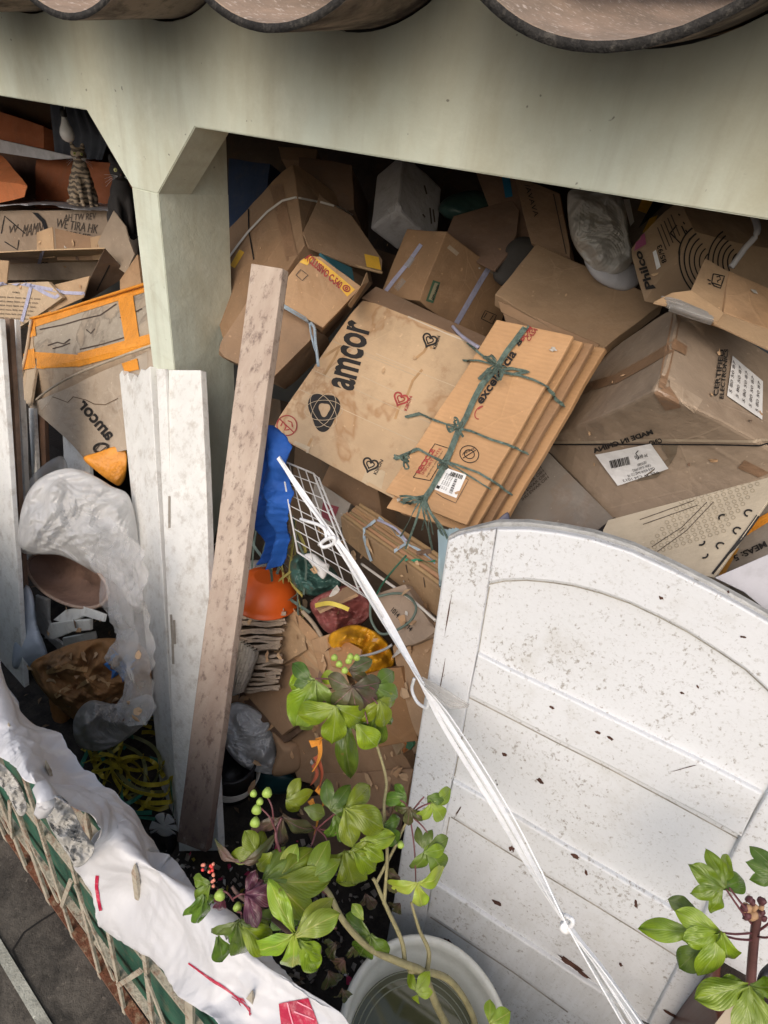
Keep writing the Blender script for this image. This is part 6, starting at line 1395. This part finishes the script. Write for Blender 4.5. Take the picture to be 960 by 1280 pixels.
# ================================================================ plants
def leafmat(name, a, b_, vein, rough=.22, trans=.22):
    m, t, b = mat(name); s = N(t); uv = s.coords('UV'); o = s.coords()
    sep = s.new('ShaderNodeSeparateXYZ'); s.link(uv, sep.inputs[0]); u, v = sep.outputs[0], sep.outputs[1]
    n = s.noise(o, 17, 4, .6); c = s.mix(s.ramp(n, (.35, 0.), (.68, 1.)), sc_(a, .8), b_); yn = s.noise(o, 9, 3, .5); c = s.mix(s.math('MULTIPLY', s.ramp(yn, (.52, 0.), (.66, 1.)), .5), c, vein)
    ax = s.math('ABSOLUTE', v)
    # side veins slant forward from the midrib
    ph = s.math('SUBTRACT', s.math('MULTIPLY', u, 7.0), s.math('MULTIPLY', ax, 5.0))
    fr = s.math('ABSOLUTE', s.math('SUBTRACT', s.math('FRACT', ph), .5))
    side = s.ramp(fr, (.0, .9), (.07, 0.)); mid = s.ramp(ax, (.015, 1.), (.07, 0.))
    vv = s.math('MAXIMUM', s.math('MULTIPLY', side, .15), mid)
    c = s.mix(s.math('MULTIPLY', vv, .6), c, vein)
    lr_ = s.new('ShaderNodeHueSaturation'); s.setin(lr_, 'Hue', s.math('ADD', .485, s.math('MULTIPLY', s.rnd(1), .03))); s.setin(lr_, 'Value', s.math('ADD', .75, s.math('MULTIPLY', s.math('FRACT', s.rnd(7)), .5))); s.link(c, lr_.inputs['Color']); c = lr_.outputs[0]
    sp_ = s.noise(o, 70, 3, .6); c = s.mix(s.ramp(sp_, (.68, 0.), (.74, .6)), c, (.16, .09, .03))
    base = s.ramp(u, (.0, 1.), (.38, 0.)); c = s.mix(s.math('MULTIPLY', base, .35), c, vein)
    s.link(c, b.inputs[0]); b.inputs['Roughness'].default_value = rough; b.inputs['Specular IOR Level'].default_value = .55
    h = s.math('SUBTRACT', s.math('MULTIPLY', s.ramp(fr, (0., 0.), (.3, 1.)), .6), s.math('MULTIPLY', mid, .6))
    s.link(s.bump(h, .25, .004), b.inputs['Normal'])
    tr = s.new('ShaderNodeBsdfTranslucent'); s.link(c, tr.inputs[0]); mx = s.new('ShaderNodeMixShader'); mx.inputs[0].default_value = trans
    out = [x for x in t.nodes if x.type == 'OUTPUT_MATERIAL'][0]; s.link(b.outputs[0], mx.inputs[1]); s.link(tr.outputs[0], mx.inputs[2]); s.link(mx.outputs[0], out.inputs[0]); return m
LG = leafmat('green_leaf', (.16, .25, .015), (.27, .36, .02), (.28, .34, .10)); LY = leafmat('yellow_green_leaf', (.30, .40, .03), (.20, .33, .03), (.48, .47, .12))
LD = leafmat('deep_green_leaf', (.08, .15, .018), (.13, .21, .025), (.18, .22, .08)); LP = leafmat('purple_leaf', (.055, .016, .03), (.09, .026, .035), (.20, .06, .11), .22)
LB = leafmat('bronze_leaf', (.10, .085, .04), (.07, .10, .03), (.24, .10, .12), .25)
STM = plain('woody_stem', (.27, .24, .12), .7, .25, 20, .4, (.12, .09, .05), .5); PET = plain('purple_petiole', (.13, .045, .05), .4, .2, 20)
LM = dict(g=LG, y=LY, d=LD, p=LP, b=LB)
def leaf(parent, j, tip, z, kind='g', lobes=((0, 1.0), (-62, .82), (62, .82)), wid=.34, droop=.34, tilt=0, roll=0, fold=.16, dz=0, seed=None):
    """lobed leaf: j = pixel of the petiole joint, tip = pixel of the main lobe's tip, z = distance from the camera"""
    s = sd_() if seed is None else seed; rr = random.Random(s)
    J = P(*j, z=z); T = P(*tip, z=z + dz); f = T - J; Lf = f.length * (1.06 if z > .86 else 1.0); f.normalize(); wid *= .84; droop *= 1.25
    vd = (CAM - J).normalized(); side = f.cross(vd).normalized(); nrm = side.cross(f).normalized()
    if nrm.dot(vd) < 0: nrm = -nrm
    R = Matrix.Rotation(roll, 3, f); nrm = R @ nrm; side = R @ side
    V, Fc, UV = [], [], []; rr_ = [rr.uniform(-.5, .5) for _ in range(3)]
    nu_, nv_ = 16, 10
    for li, (a, k) in enumerate(lobes):
        ar = math.radians(a); d = f * math.cos(ar) + side * math.sin(ar); e = side * math.cos(ar) - f * math.sin(ar); Ll = Lf * k
        b0 = len(V); ph = rr.uniform(0, 6); cv = rr.uniform(-.10, .10)
        for i in range(nu_ + 1):
            t = i / nu_
            w = wid * k * Lf * (max(0, math.sin(math.pi * min(1, t) ** 1.45)) ** .8 * 1.0 + .16 * (1 - t) ** 2) * (1 if t < .93 else max(.0, math.sqrt(max(0, (1 - t) / .07))))
            for q in range(nv_ + 1):
                v = (q / nv_ - .5) * 2; x = t * Ll; off = d * x + e * (w * v + cv * Ll * t * t)
                h = fold * w * abs(v) ** 1.2 - droop * Lf * (t ** 2.4) * k * 1.25 * (1 + rr_[li % 3]) - .10 * w * v * v * 2.2 + .03 * Lf * math.sin(t * 11 + ph + 2 * v) * abs(v) - .002 * li
                h += noise.noise(Vector((t * 3 + s, v * 1.5, li))) * .09 * Lf
                V.append(J + off + nrm * h); UV.append((t, v))
        for i in range(nu_):
            for q in range(nv_): a0 = b0 + i * (nv_ + 1) + q; Fc.append((a0, a0 + 1, a0 + nv_ + 2, a0 + nv_ + 1))
    mk('leaf', V, Fc, LM[kind], parent=parent, smooth=True, uv=UV, bvh=False)
    return J
def stem(parent, L, r0, r1, m=None, name='stem'):
    pl = cr([P(x, y, z=z) for x, y, z in L], 8); V, Fc = tubegeo(pl, r0, 8, r1)
    return mk(name, V, Fc, m or STM, parent=parent, smooth=True, bvh=False)
pl_ = thing('leafy_shrub', 'leafy shrub with lobed green and purple leaves growing in front of the tub and banner', 'plant', P(580, 1290, z=1.12))
# woody branches from below the frame
stem(pl_, [(600, 1400, 1.25), (570, 1310, 1.12), (545, 1255, 1.05), (532, 1222, 1.02), (524, 1212, 1.0), (500, 1203, .98), (462, 1185, .97), (430, 1152, .95), (412, 1118, .94), (400, 1104, .93)], .0085, .0042)
stem(pl_, [(532, 1222, 1.02), (536, 1190, 1.03), (524, 1162, 1.04), (514, 1128, 1.04)], .005, .0025)
stem(pl_, [(506, 1204, .99), (502, 1176, 1.0), (484, 1136, 1.0), (470, 1104, 1.0), (466, 1098, 1.0)], .0045, .003)
stem(pl_, [(512, 1212, 1.0), (560, 1224, 1.06), (590, 1268, 1.12), (600, 1320, 1.2)], .006, .007)
stem(pl_, [(470, 1104, 1.0), (492, 1062, 1.02), (502, 1040, 1.02), (512, 1020, 1.02)], .003, .0025)
stem(pl_, [(480, 1130, 1.0), (484, 1070, 1.01), (480, 1010, 1.02), (482, 970, 1.03), (460, 900, 1.03), (446, 860, 1.02)], .0035, .0024)
stem(pl_, [(412, 1118, .94), (384, 1100, .93), (362, 1086, .92), (345, 1048, .92), (352, 1022, .93)], .004, .0022, PET)
stem(pl_, [(400, 1190, .9), (362, 1165, .88), (330, 1140, .86), (300, 1120, .85), (290, 1108, .85)], .005, .0026, plain('brown_twig', (.10, .06, .05), .6, .3))
pet = lambda a, b, z, z2=None: stem(pl_, [(a[0], a[1], z), ((a[0] + b[0]) / 2 + 2, (a[1] + b[1]) / 2 - 3, ((z2 or z) + z) / 2 - .006), (b[0], b[1], z2 or z)], .0016, .0013, PET, 'petiole')
# top cluster around (440,858)
c0 = (441, 858)
for b in [(394, 848), (387, 868), (386, 890), (468, 862), (472, 880), (438, 878), (424, 888), (425, 900), (460, 905)]: pet(c0, b, 1.02, .98)
leaf(pl_, (393, 851), (362, 908), .98, 'g', ((0, 1), (-55, .62), (48, .66)), wid=.40, roll=.3)
leaf(pl_, (390, 850), (368, 834), .985, 'd', ((0, 1.1), (-50, .8)), wid=.36)
leaf(pl_, (420, 884), (416, 934), .955, 'g', ((0, 1.0), (68, 1.0), (-62, 1.05)), wid=.36)
leaf(pl_, (428, 886), (434, 980), .985, 'd', ((0, 1.0), (-42, .72)), wid=.17)
leaf(pl_, (446, 905), (470, 938), .98, 'g', ((0, 1.0),), wid=.42)
leaf(pl_, (440, 860), (424, 876), .96, 'b', ((0, 1.6), (60, 1.5), (-55, 1.5)), wid=.36)
leaf(pl_, (441, 860), (464, 882), .97, 'b', ((0, 1.3), (50, .9), (-50, 1.2)), wid=.36)
leaf(pl_, (474, 876), (486, 906), .99, 'g', ((0, 1.1), (60, 1.0), (-60, .9)), wid=.38, roll=-.3)
leaf(pl_, (470, 880), (468, 948), 1.0, 'd', ((0, 1.0), (-25, .6)), wid=.24)
leaf(pl_, (468, 858), (492, 868), 1.0, 'd', ((0, 1.3), (60, 1), (-60, 1.2)), wid=.4)
leaf(pl_, (392, 892), (378, 912), 1.0, 'd', ((0, 1.2), (50, .9)), wid=.4)
leaf(pl_, (436, 838), (458, 828), 1.0, 'b', ((0, 1.2), (50, 1)), wid=.36); leaf(pl_, (424, 846), (406, 846), .99, 'g', ((0, 1.3),), wid=.42)
def pod(x, y, z, r=.0075, m=None, k='seed_pod'):
    c = P(x, y, z=z); bm = bmesh.new(); bmesh.ops.create_icosphere(bm, subdivisions=2, radius=r)
    for v in bm.verts:
        a = math.atan2(v.co.y, v.co.x); v.co *= 1 + .08 * math.cos(3 * a); v.co.z *= 1.15
    bmesh.ops.translate(bm, verts=bm.verts, vec=c); from_bm(k, bm, m or plain('green_pod', (.30, .42, .08), .4, .15, 30), parent=pl_, smooth=True, bvh=False)
for x, y in [(424, 830), (438, 821), (431, 838), (446, 822), (436, 826), (418, 822)]: pod(x, y, .97, .0062)
for x, y in [(334, 991), (321, 1012), (319, 1028), (325, 1002), (317, 992)]: pod(x, y, .92, .0085 if x in (334, 321, 319) else .006)
pet((345, 1040), (326, 1010), .92); pet((342, 1028), (334, 996), .92)
RED = plain('coral_flower', (.62, .05, .045), .5, .3, 30)
for k in range(14): pod(258 + random.uniform(-6, 14), 1098 + random.uniform(-10, 10) - (k % 3) * 6, .84, .0026, RED if k % 3 == 1 else plain('pink_bud', (.6, .22, .15), .5), 'flower')
pod(275, 1119, .84, .0085); pod(297, 1134, .85, .007)
# withered bits hanging under the top cluster
wm = plain('withered_red', (.20, .045, .02), .7, .3, 20); wo = plain('withered_orange', (.55, .22, .03), .6, .3, 20)
for (x, y, x2, y2, m) in [(398, 922, 392, 962, wo), (395, 945, 399, 984, wm), (392, 955, 390, 978, wm), (396, 985, 402, 1010, wo), (388, 930, 400, 925, wo), (388, 1000, 394, 1040, wo)]:
    V, Fc = ribgeo(cr([P(x, y, z=1.0), P((x + x2) / 2 + 5, (y + y2) / 2, z=.99), P(x2, y2, z=1.0)], 8), .014, (.2, -1, .5), 1.6); mk('withered_leaf', V, Fc, m, parent=pl_, bvh=False)
# middle cluster around (400,1035)
c1 = (396, 1036)
for b in [(352, 1022), (430, 1010), (412, 1060), (380, 1080), (440, 1052)]: pet(c1, b, .97, .94)
leaf(pl_, (352, 1021), (348, 1070), .93, 'b', ((0, 1.0), (52, .95), (-52, 1.0)), wid=.22, roll=.1)
leaf(pl_, (432, 1010), (482, 1032), .93, 'g', ((0, 1.0), (-58, .75), (58, .8)), wid=.34)
leaf(pl_, (414, 1014), (430, 990), .935, 'd', ((0, 1.0), (-60, 1.1), (60, .9)), wid=.36)
leaf(pl_, (420, 1020), (444, 1060), .94, 'd', ((0, 1.0), (40, .7)), wid=.28)
leaf(pl_, (358, 1000), (382, 1002), .96, 'g', ((0, 1.2), (60, 1), (-60, .9)), wid=.4, roll=.6)
leaf(pl_, (380, 1010), (398, 1016), .965, 'd', ((0, 1.4),), wid=.4)
leaf(pl_, (432, 1066), (444, 1128), .95, 'g', ((0, 1.0), (-70, .62), (60, .5)), wid=.34)
leaf(pl_, (440, 1060), (474, 1096), .955, 'g', ((0, 1.0), (-40, .9)), wid=.3)
leaf(pl_, (450, 1052), (492, 1048), .965, 'g', ((0, 1.0), (40, .8)), wid=.3)
leaf(pl_, (478, 1034), (500, 1058), .99, 'd', ((0, 1.0), (-60, .8)), wid=.36)
# large yellow green group
leaf(pl_, (330, 1100), (372, 1086), .88, 'g', ((0, 1.0), (-50, .8), (45, .8)), wid=.34)
leaf(pl_, (345, 1102), (408, 1106), .88, 'y', ((0, 1.0), (-48, .85), (38, .9)), wid=.3)
leaf(pl_, (350, 1098), (368, 1068), .90, 'y', ((0, 1.0), (50, .9)), wid=.38)
leaf(pl_, (384, 1100), (402, 1070), .90, 'y', ((0, 1.1), (40, 1)), wid=.36)
leaf(pl_, (352, 1120), (376, 1136), .875, 'y', ((0, 1.1), (-50, 1.0)), wid=.4)
leaf(pl_, (322, 1068), (312, 1046), .90, 'g', ((0, 1.2), (-60, 1.1), (60, 1.0)), wid=.42, roll=.2)
leaf(pl_, (300, 1080), (340, 1068), .89, 'b', ((0, 1.0), (30, .7), (-150, .9)), wid=.2, roll=.7)
leaf(pl_, (340, 1066), (318, 1088), .895, 'g', ((0, 1.1),), wid=.36)
leaf(pl_, (358, 1140), (372, 1158), .90, 'd', ((0, 1.2), (70, 1.1)), wid=.42)
# purple leaf
leaf(pl_, (307, 1117), (350, 1122), .84, 'p', ((0, 1.0), (-78, .62), (56, .9), (-40, .55)), wid=.33, droop=.12)
leaf(pl_, (278, 1120), (272, 1152), .845, 'p', ((0, 1.0), (30, .5)), wid=.3)
pet((290, 1124), (307, 1118), .845); pet((297, 1140), (302, 1148), .84); pet((272, 1112), (292, 1126), .845)
# front drooping leaves
leaf(pl_, (299, 1152), (306, 1224), .82, 'd', ((0, 1.0), (-62, .78), (56, .56)), wid=.27)
leaf(pl_, (298, 1153), (266, 1190), .83, 'd', ((0, .85),), wid=.3); leaf(pl_, (300, 1154), (344, 1192), .823, 'g', ((0, 1.0), (-18, .8)), wid=.34)
leaf(pl_, (256, 1120), (250, 1168), .85, 'd', ((0, 1.0), (-35, .75), (30, .7)), wid=.3, roll=-.5)
leaf(pl_, (262, 1106), (246, 1128), .85, 'd', ((0, 1.2), (60, 1.0)), wid=.36)
leaf(pl_, (272, 1170), (282, 1208), .84, 'd', ((0, 1.0),), wid=.36)
leaf(pl_, (368, 1168), (366, 1248), .80, 'y', ((0, 1.0), (52, .86), (150, .76), (-30, .5)), wid=.24)
leaf(pl_, (370, 1170), (418, 1142), .795, 'y', ((0, 1.0), (-22, .9)), wid=.3)
leaf(pl_, (374, 1176), (404, 1226), .805, 'g', ((0, 1.0), (-16, .8)), wid=.27)
pet((420, 1160), (372, 1168), .86, .80)
# right cluster
for b in [(538, 1004), (524, 1004), (500, 1000), (530, 996), (544, 1058), (520, 1110)]: pet((512, 1018), b, 1.02, 1.0)
leaf(pl_, (540, 1004), (556, 1024), 1.0, 'g', ((0, 1.2), (64, 1.1), (-60, 1.2)), wid=.36)
leaf(pl_, (534, 996), (550, 998), 1.005, 'd', ((0, 1.3), (50, .9)), wid=.36); leaf(pl_, (508, 996), (486, 998), 1.01, 'd', ((0, 1.3), (50, .9), (-50, .9)), wid=.32)
leaf(pl_, (512, 1010), (508, 1036), 1.0, 'b', ((0, 1.0), (50, .9), (-50, .9)), wid=.28)
leaf(pl_, (534, 1062), (554, 1086), .99, 'd', ((0, 1.4), (-60, 1.0), (60, 1.0)), wid=.36); leaf(pl_, (530, 1066), (548, 1064), .985, 'g', ((0, 1.4), (-50, 1)), wid=.34)
leaf(pl_, (528, 1060), (536, 1044), .99, 'd', ((0, 1.1), (-60, 1.1)), wid=.36)
leaf(pl_, (522, 1106), (530, 1144), .97, 'y', ((0, 1.0), (-78, 1.0), (76, .95)), wid=.32)
leaf(pl_, (500, 1098), (488, 1112), .99, 'b', ((0, 1.3), (60, 1)), wid=.36); pod(501, 1056, .99, .0065)
leaf(pl_, (462, 1170), (448, 1198), .97, 'd', ((0, 1.3), (80, 1.2), (-70, 1.0)), wid=.42); leaf(pl_, (454, 1150), (444, 1132), .975, 'y', ((0, 1.0),), wid=.36)
leaf(pl_, (520, 1240), (530, 1226), .98, 'g', ((0, 1.2), (60, 1.0), (-90, 1.1)), wid=.42); leaf(pl_, (522, 1244), (516, 1258), .98, 'g', ((0, 1.1),), wid=.4)
leaf(pl_, (612, 1280), (628, 1272), .95, 'y', ((0, 1.5), (-60, 1.2)), wid=.4)
for (a, b, z) in [((430, 1200), (418, 1235), 1.08), ((412, 1214), (432, 1244), 1.1), ((420, 1180), (404, 1206), 1.06), ((444, 1180), (456, 1210), 1.08), ((380, 1180), (392, 1214), 1.0), ((458, 1118), (470, 1142), 1.06), ((500, 1130), (492, 1156), 1.1), ((428, 1236), (440, 1262), 1.08)]:
    leaf(pl_, a, b, z, 'b', ((0, 1.0), (40, .7)), wid=.28, droop=.5)
# ---------------- plant in the brown pot at lower right
pr = thing('potted_shrub', 'lobed green shrub with a purple stem in the brown pot at the lower right corner', 'plant', P(935, 1270, z=.95))
def pet2(a, b, z, z2): return stem(pr, [(a[0], a[1], z), ((a[0] + b[0]) / 2, (a[1] + b[1]) / 2 + 2, (z + z2) / 2 - .006), (b[0], b[1], z2)], .0018, .0015, PET, 'petiole')
stem(pr, [(950, 1420, 1.1), (938, 1300, .98), (938, 1240, .92), (943, 1170, .88), (948, 1140, .86)], .0095, .006, plain('purple_stem', (.11, .05, .045), .5, .3, 20))
for a, b in [((944, 1160), (908, 1112)), ((942, 1166), (896, 1165)), ((940, 1175), (900, 1168)), ((946, 1150), (912, 1110)), ((946, 1165), (975, 1140)), ((944, 1170), (968, 1170))]: pet2(a, b, .88, .84)
leaf(pr, (906, 1110), (868, 1088), .84, 'g', ((0, 1.0), (52, .9), (-44, .85), (-92, .8), (100, .9)), wid=.33, droop=.2)
leaf(pr, (900, 1110), (930, 1100), .85, 'd', ((0, 1.3), (-60, 1.0)), wid=.36)
leaf(pr, (900, 1166), (858, 1148), .82, 'g', ((0, 1.0), (-36, .95), (-88, 1.2), (20, .5)), wid=.36, droop=.3)
leaf(pr, (903, 1166), (916, 1225), .81, 'g', ((0, 1.0), (30, .5)), wid=.33, droop=.3)
leaf(pr, (868, 1166), (814, 1160), .845, 'g', ((0, 1.0),), wid=.28, roll=.2); leaf(pr, (872, 1140), (850, 1130), .86, 'd', ((0, 1.3),), wid=.4)
leaf(pr, (880, 1182), (846, 1212), .83, 'd', ((0, 1.0),), wid=.36); 
leaf(pr, (936, 1232), (872, 1248), .78, 'g', ((0, 1.0), (-55, .85), (-95, 1.0), (30, .4)), wid=.28, droop=.2)
leaf(pr, (938, 1232), (980, 1240), .785, 'g', ((0, 1.0), (50, .8)), wid=.3)
leaf(pr, (975, 1095), (946, 1084), .86, 'd', ((0, 1.0), (40, 1.1), (-40, .9)), wid=.36)
bud = plain('dark_bud', (.09, .03, .035), .6, .3)
for k in range(12): pod(940 + random.uniform(-10, 14), 1132 + random.uniform(-12, 14), .855, .0055, bud if k % 3 else plain('tan_bud', (.36, .22, .12), .7), 'bud') if False else None
for k in range(12):
    c = P(940 + random.uniform(-10, 14), 1134 + random.uniform(-14, 16), z=.86); bm = bmesh.new(); bmesh.ops.create_icosphere(bm, subdivisions=2, radius=random.uniform(.004, .007))
    for v in bm.verts: v.co = v.co + nz(v.co + c, 160, k) * .003; v.co.z *= 1.5
    bmesh.ops.translate(bm, verts=bm.verts, vec=c); from_bm('flower_bud', bm, bud if k % 3 else plain('tan_bud', (.36, .22, .12), .7), parent=pr, smooth=True, bvh=False)
pcn = P(1000, 1290, z=1.02); pot = thing('plant_pot', 'reddish brown plastic plant pot cut off by the lower right corner', 'plant pot', Vector((pcn.x, pcn.y, 0)))
lat('pot_body', Vector((pcn.x, pcn.y, pcn.z)), [(0, -.5), (.10, -.5), (.145, -.02), (.155, -.02), (.157, .015), (.148, .018), (.142, -.01), (.135, -.04), (0, -.04)], plain('red_brown_pot', (.13, .04, .022), .35, .15, 8, .2, bump=.05), pot)
lat('pot_soil', Vector((pcn.x, pcn.y, pcn.z)), [(0, -.03), (.137, -.034)], plain('dark_soil', (.03, .022, .016), .95, .4, 30, bump=.8), pot)
tube('hose', [P(930, 1310, z=1.0), P(946, 1262, z=.92), P(956, 1220, z=.9), P(975, 1205, z=.92)], .008, BLK, label='black hose loop beside the brown pot', cat='hose')
V, Fc = ribgeo([P(890, 1300, z=.99), P(915, 1268, z=.98), P(940, 1240, z=.97)], .02, (-.2, -1, .6)); mk('cane', V, Fc, plain('pale_cane', (.42, .35, .26), .7), label='pale flat cane behind the lowest leaf of the potted shrub', cat='cane')
V, Fc = tubegeo(cr([P(780, 1262, z=1.18), P(800, 1276, z=1.16), P(830, 1290, z=1.14)]), .003, 6); mk('twig', V, Fc, BLK, label='dark twig lying against the door at the bottom edge', cat='twig')

# ---------------- litter on the ground beside the planks
lit = random.Random(11); V, Fc, fm = [], [], []
for k in range(420):
    x, y = lit.uniform(205, 470), lit.uniform(1050, 1230); c = P(x, y, Z=.012 + lit.uniform(0, .02)); s = lit.uniform(.004, .014)
    b = len(V); R = Matrix.Rotation(lit.uniform(0, 6), 3, Vector((lit.uniform(-1, 1), lit.uniform(-1, 1), lit.uniform(-1, 1))).normalized())
    for q in ((-1, -.6, 0), (1, -.5, .1), (.8, .7, .2), (-.7, .8, 0), (0, 0, -.5)): V.append(c + R @ Vector(q) * s)
    Fc += [(b, b + 1, b + 2, b + 3), (b, b + 4, b + 1), (b + 1, b + 4, b + 2), (b + 2, b + 4, b + 3), (b + 3, b + 4, b)]
    kk = 0 if lit.random() < .8 else lit.choice((1, 2, 3)); fm += [kk] * 5
mk('litter', V, Fc, mats=[plain('grey_crumbs', (.32, .28, .24), .9, .4, 40), plain('pink_bits', (.5, .04, .12), .5), plain('pale_bits', (.6, .58, .55), .6), plain('yellow_bits', (.4, .33, .05), .5)], fm=fm, kind='stuff', bvh=False)
V, Fc = [], []
for k in range(500):
    c = Vector((lit.uniform(-3, .9), lit.uniform(.28, 1.3), .012)); s = lit.uniform(.004, .02); b = len(V)
    R = Matrix.Rotation(lit.uniform(0, 6), 3, 'Z')
    for q in ((-1, -.3, 0), (0, -.4, .3), (1, 0, .05), (0, .4, .25)): V.append(c + R @ Vector(q) * s)
    Fc.append((b, b + 1, b + 2, b + 3))
mk('dead_leaves', V, Fc, plain('dead_leaf_brown', (.15, .10, .06), .8, .5, 30), kind='stuff', bvh=False)

# torn scraps of paper and cardboard caught all over the heap
heap = [o for o in bpy.data.objects if o.name in BV and (o.parent or o).name.split('.')[0] not in ('plank', 'shutter', 'board', 'batten', 'bowl', 'wire_rack', 'basin', 'pavement', 'cloth', 'plastic_bag', 'sack') and o.get('kind') is None and not (o.parent and o.parent.name.split('.')[0] in ('house', 'arched_door', 'railing', 'banner', 'leafy_shrub', 'potted_shrub', 'tub', 'tabby_cat', 'black_cat', 'light_bulb', 'strap_rope'))]
sr = random.Random(23); V, Fc, fm = [], [], []
for (x0, x1, y0, y1, n, big) in [(268, 540, 650, 1030, 150, 1.0), (30, 188, 760, 930, 45, .9), (20, 170, 300, 360, 10, .7), (300, 950, 300, 640, 34, .45)]:
    for k in range(n):
        x, y = sr.uniform(x0, x1), sr.uniform(y0, y1); best = None; d = ray(x, y).normalized()
        for o in heap:
            h = BV[o.name].ray_cast(CAM, d)
            if h[0] is not None and (best is None or h[3] < best[3]): best = h
        if best is None or best[0].y < .45: continue
        nn = best[1] if best[1].dot(d) < 0 else -best[1]; nn = (nn + Vector((sr.uniform(-.4, .4), sr.uniform(-.4, .4), sr.uniform(-.4, .4)))).normalized()
        t = nn.cross(Vector((sr.uniform(-1, 1), sr.uniform(-1, 1), sr.uniform(-1, 1)))).normalized(); b_ = nn.cross(t); s = sr.uniform(.006, .024) * big; c = best[0] + nn * (.004 + s * .12)
        m_ = sr.randint(5, 8); b0 = len(V); V.append(c + nn * s * sr.uniform(.05, .3))
        for q in range(m_):
            a = 2 * math.pi * q / m_ + sr.uniform(-.2, .2); r = s * sr.uniform(.5, 1.3); V.append(c + t * math.cos(a) * r * 1.3 + b_ * math.sin(a) * r * .7 + nn * s * sr.uniform(-.15, .35))
        kk = sr.choice((0, 0, 0, 1, 1, 2, 3))
        for q in range(m_): Fc.append((b0, b0 + 1 + q, b0 + 1 + (q + 1) % m_)); fm.append(kk)
mk('paper_scraps', V, Fc, mats=[K3, K1, plain('dirty_paper', (.52, .49, .44), .8, .2, 30, .5), KD], fm=fm, kind='stuff', bvh=False)

# repeats of one kind carry a common group phrase
GR = {'cardboard_box': 'cardboard boxes heaped under the porch roof', 'cardboard_bundle': 'tied bundles of flattened cardboard', 'plastic_bag': 'plastic bags stuffed into the heap', 'plastic_film': 'scraps of clear film in the heap', 'board': 'old boards standing at the left edge', 'batten': 'thin white battens behind the boards', 'broken_trim': 'broken pieces of white trim below the basin', 'open_box': 'small open boxes', 'carton': 'cartons in the heap'}
for o in bpy.data.objects:
    st_ = o.name.split('.')[0]
    if o.parent is None and st_ in GR and 'category' in o: o['group'] = GR[st_]
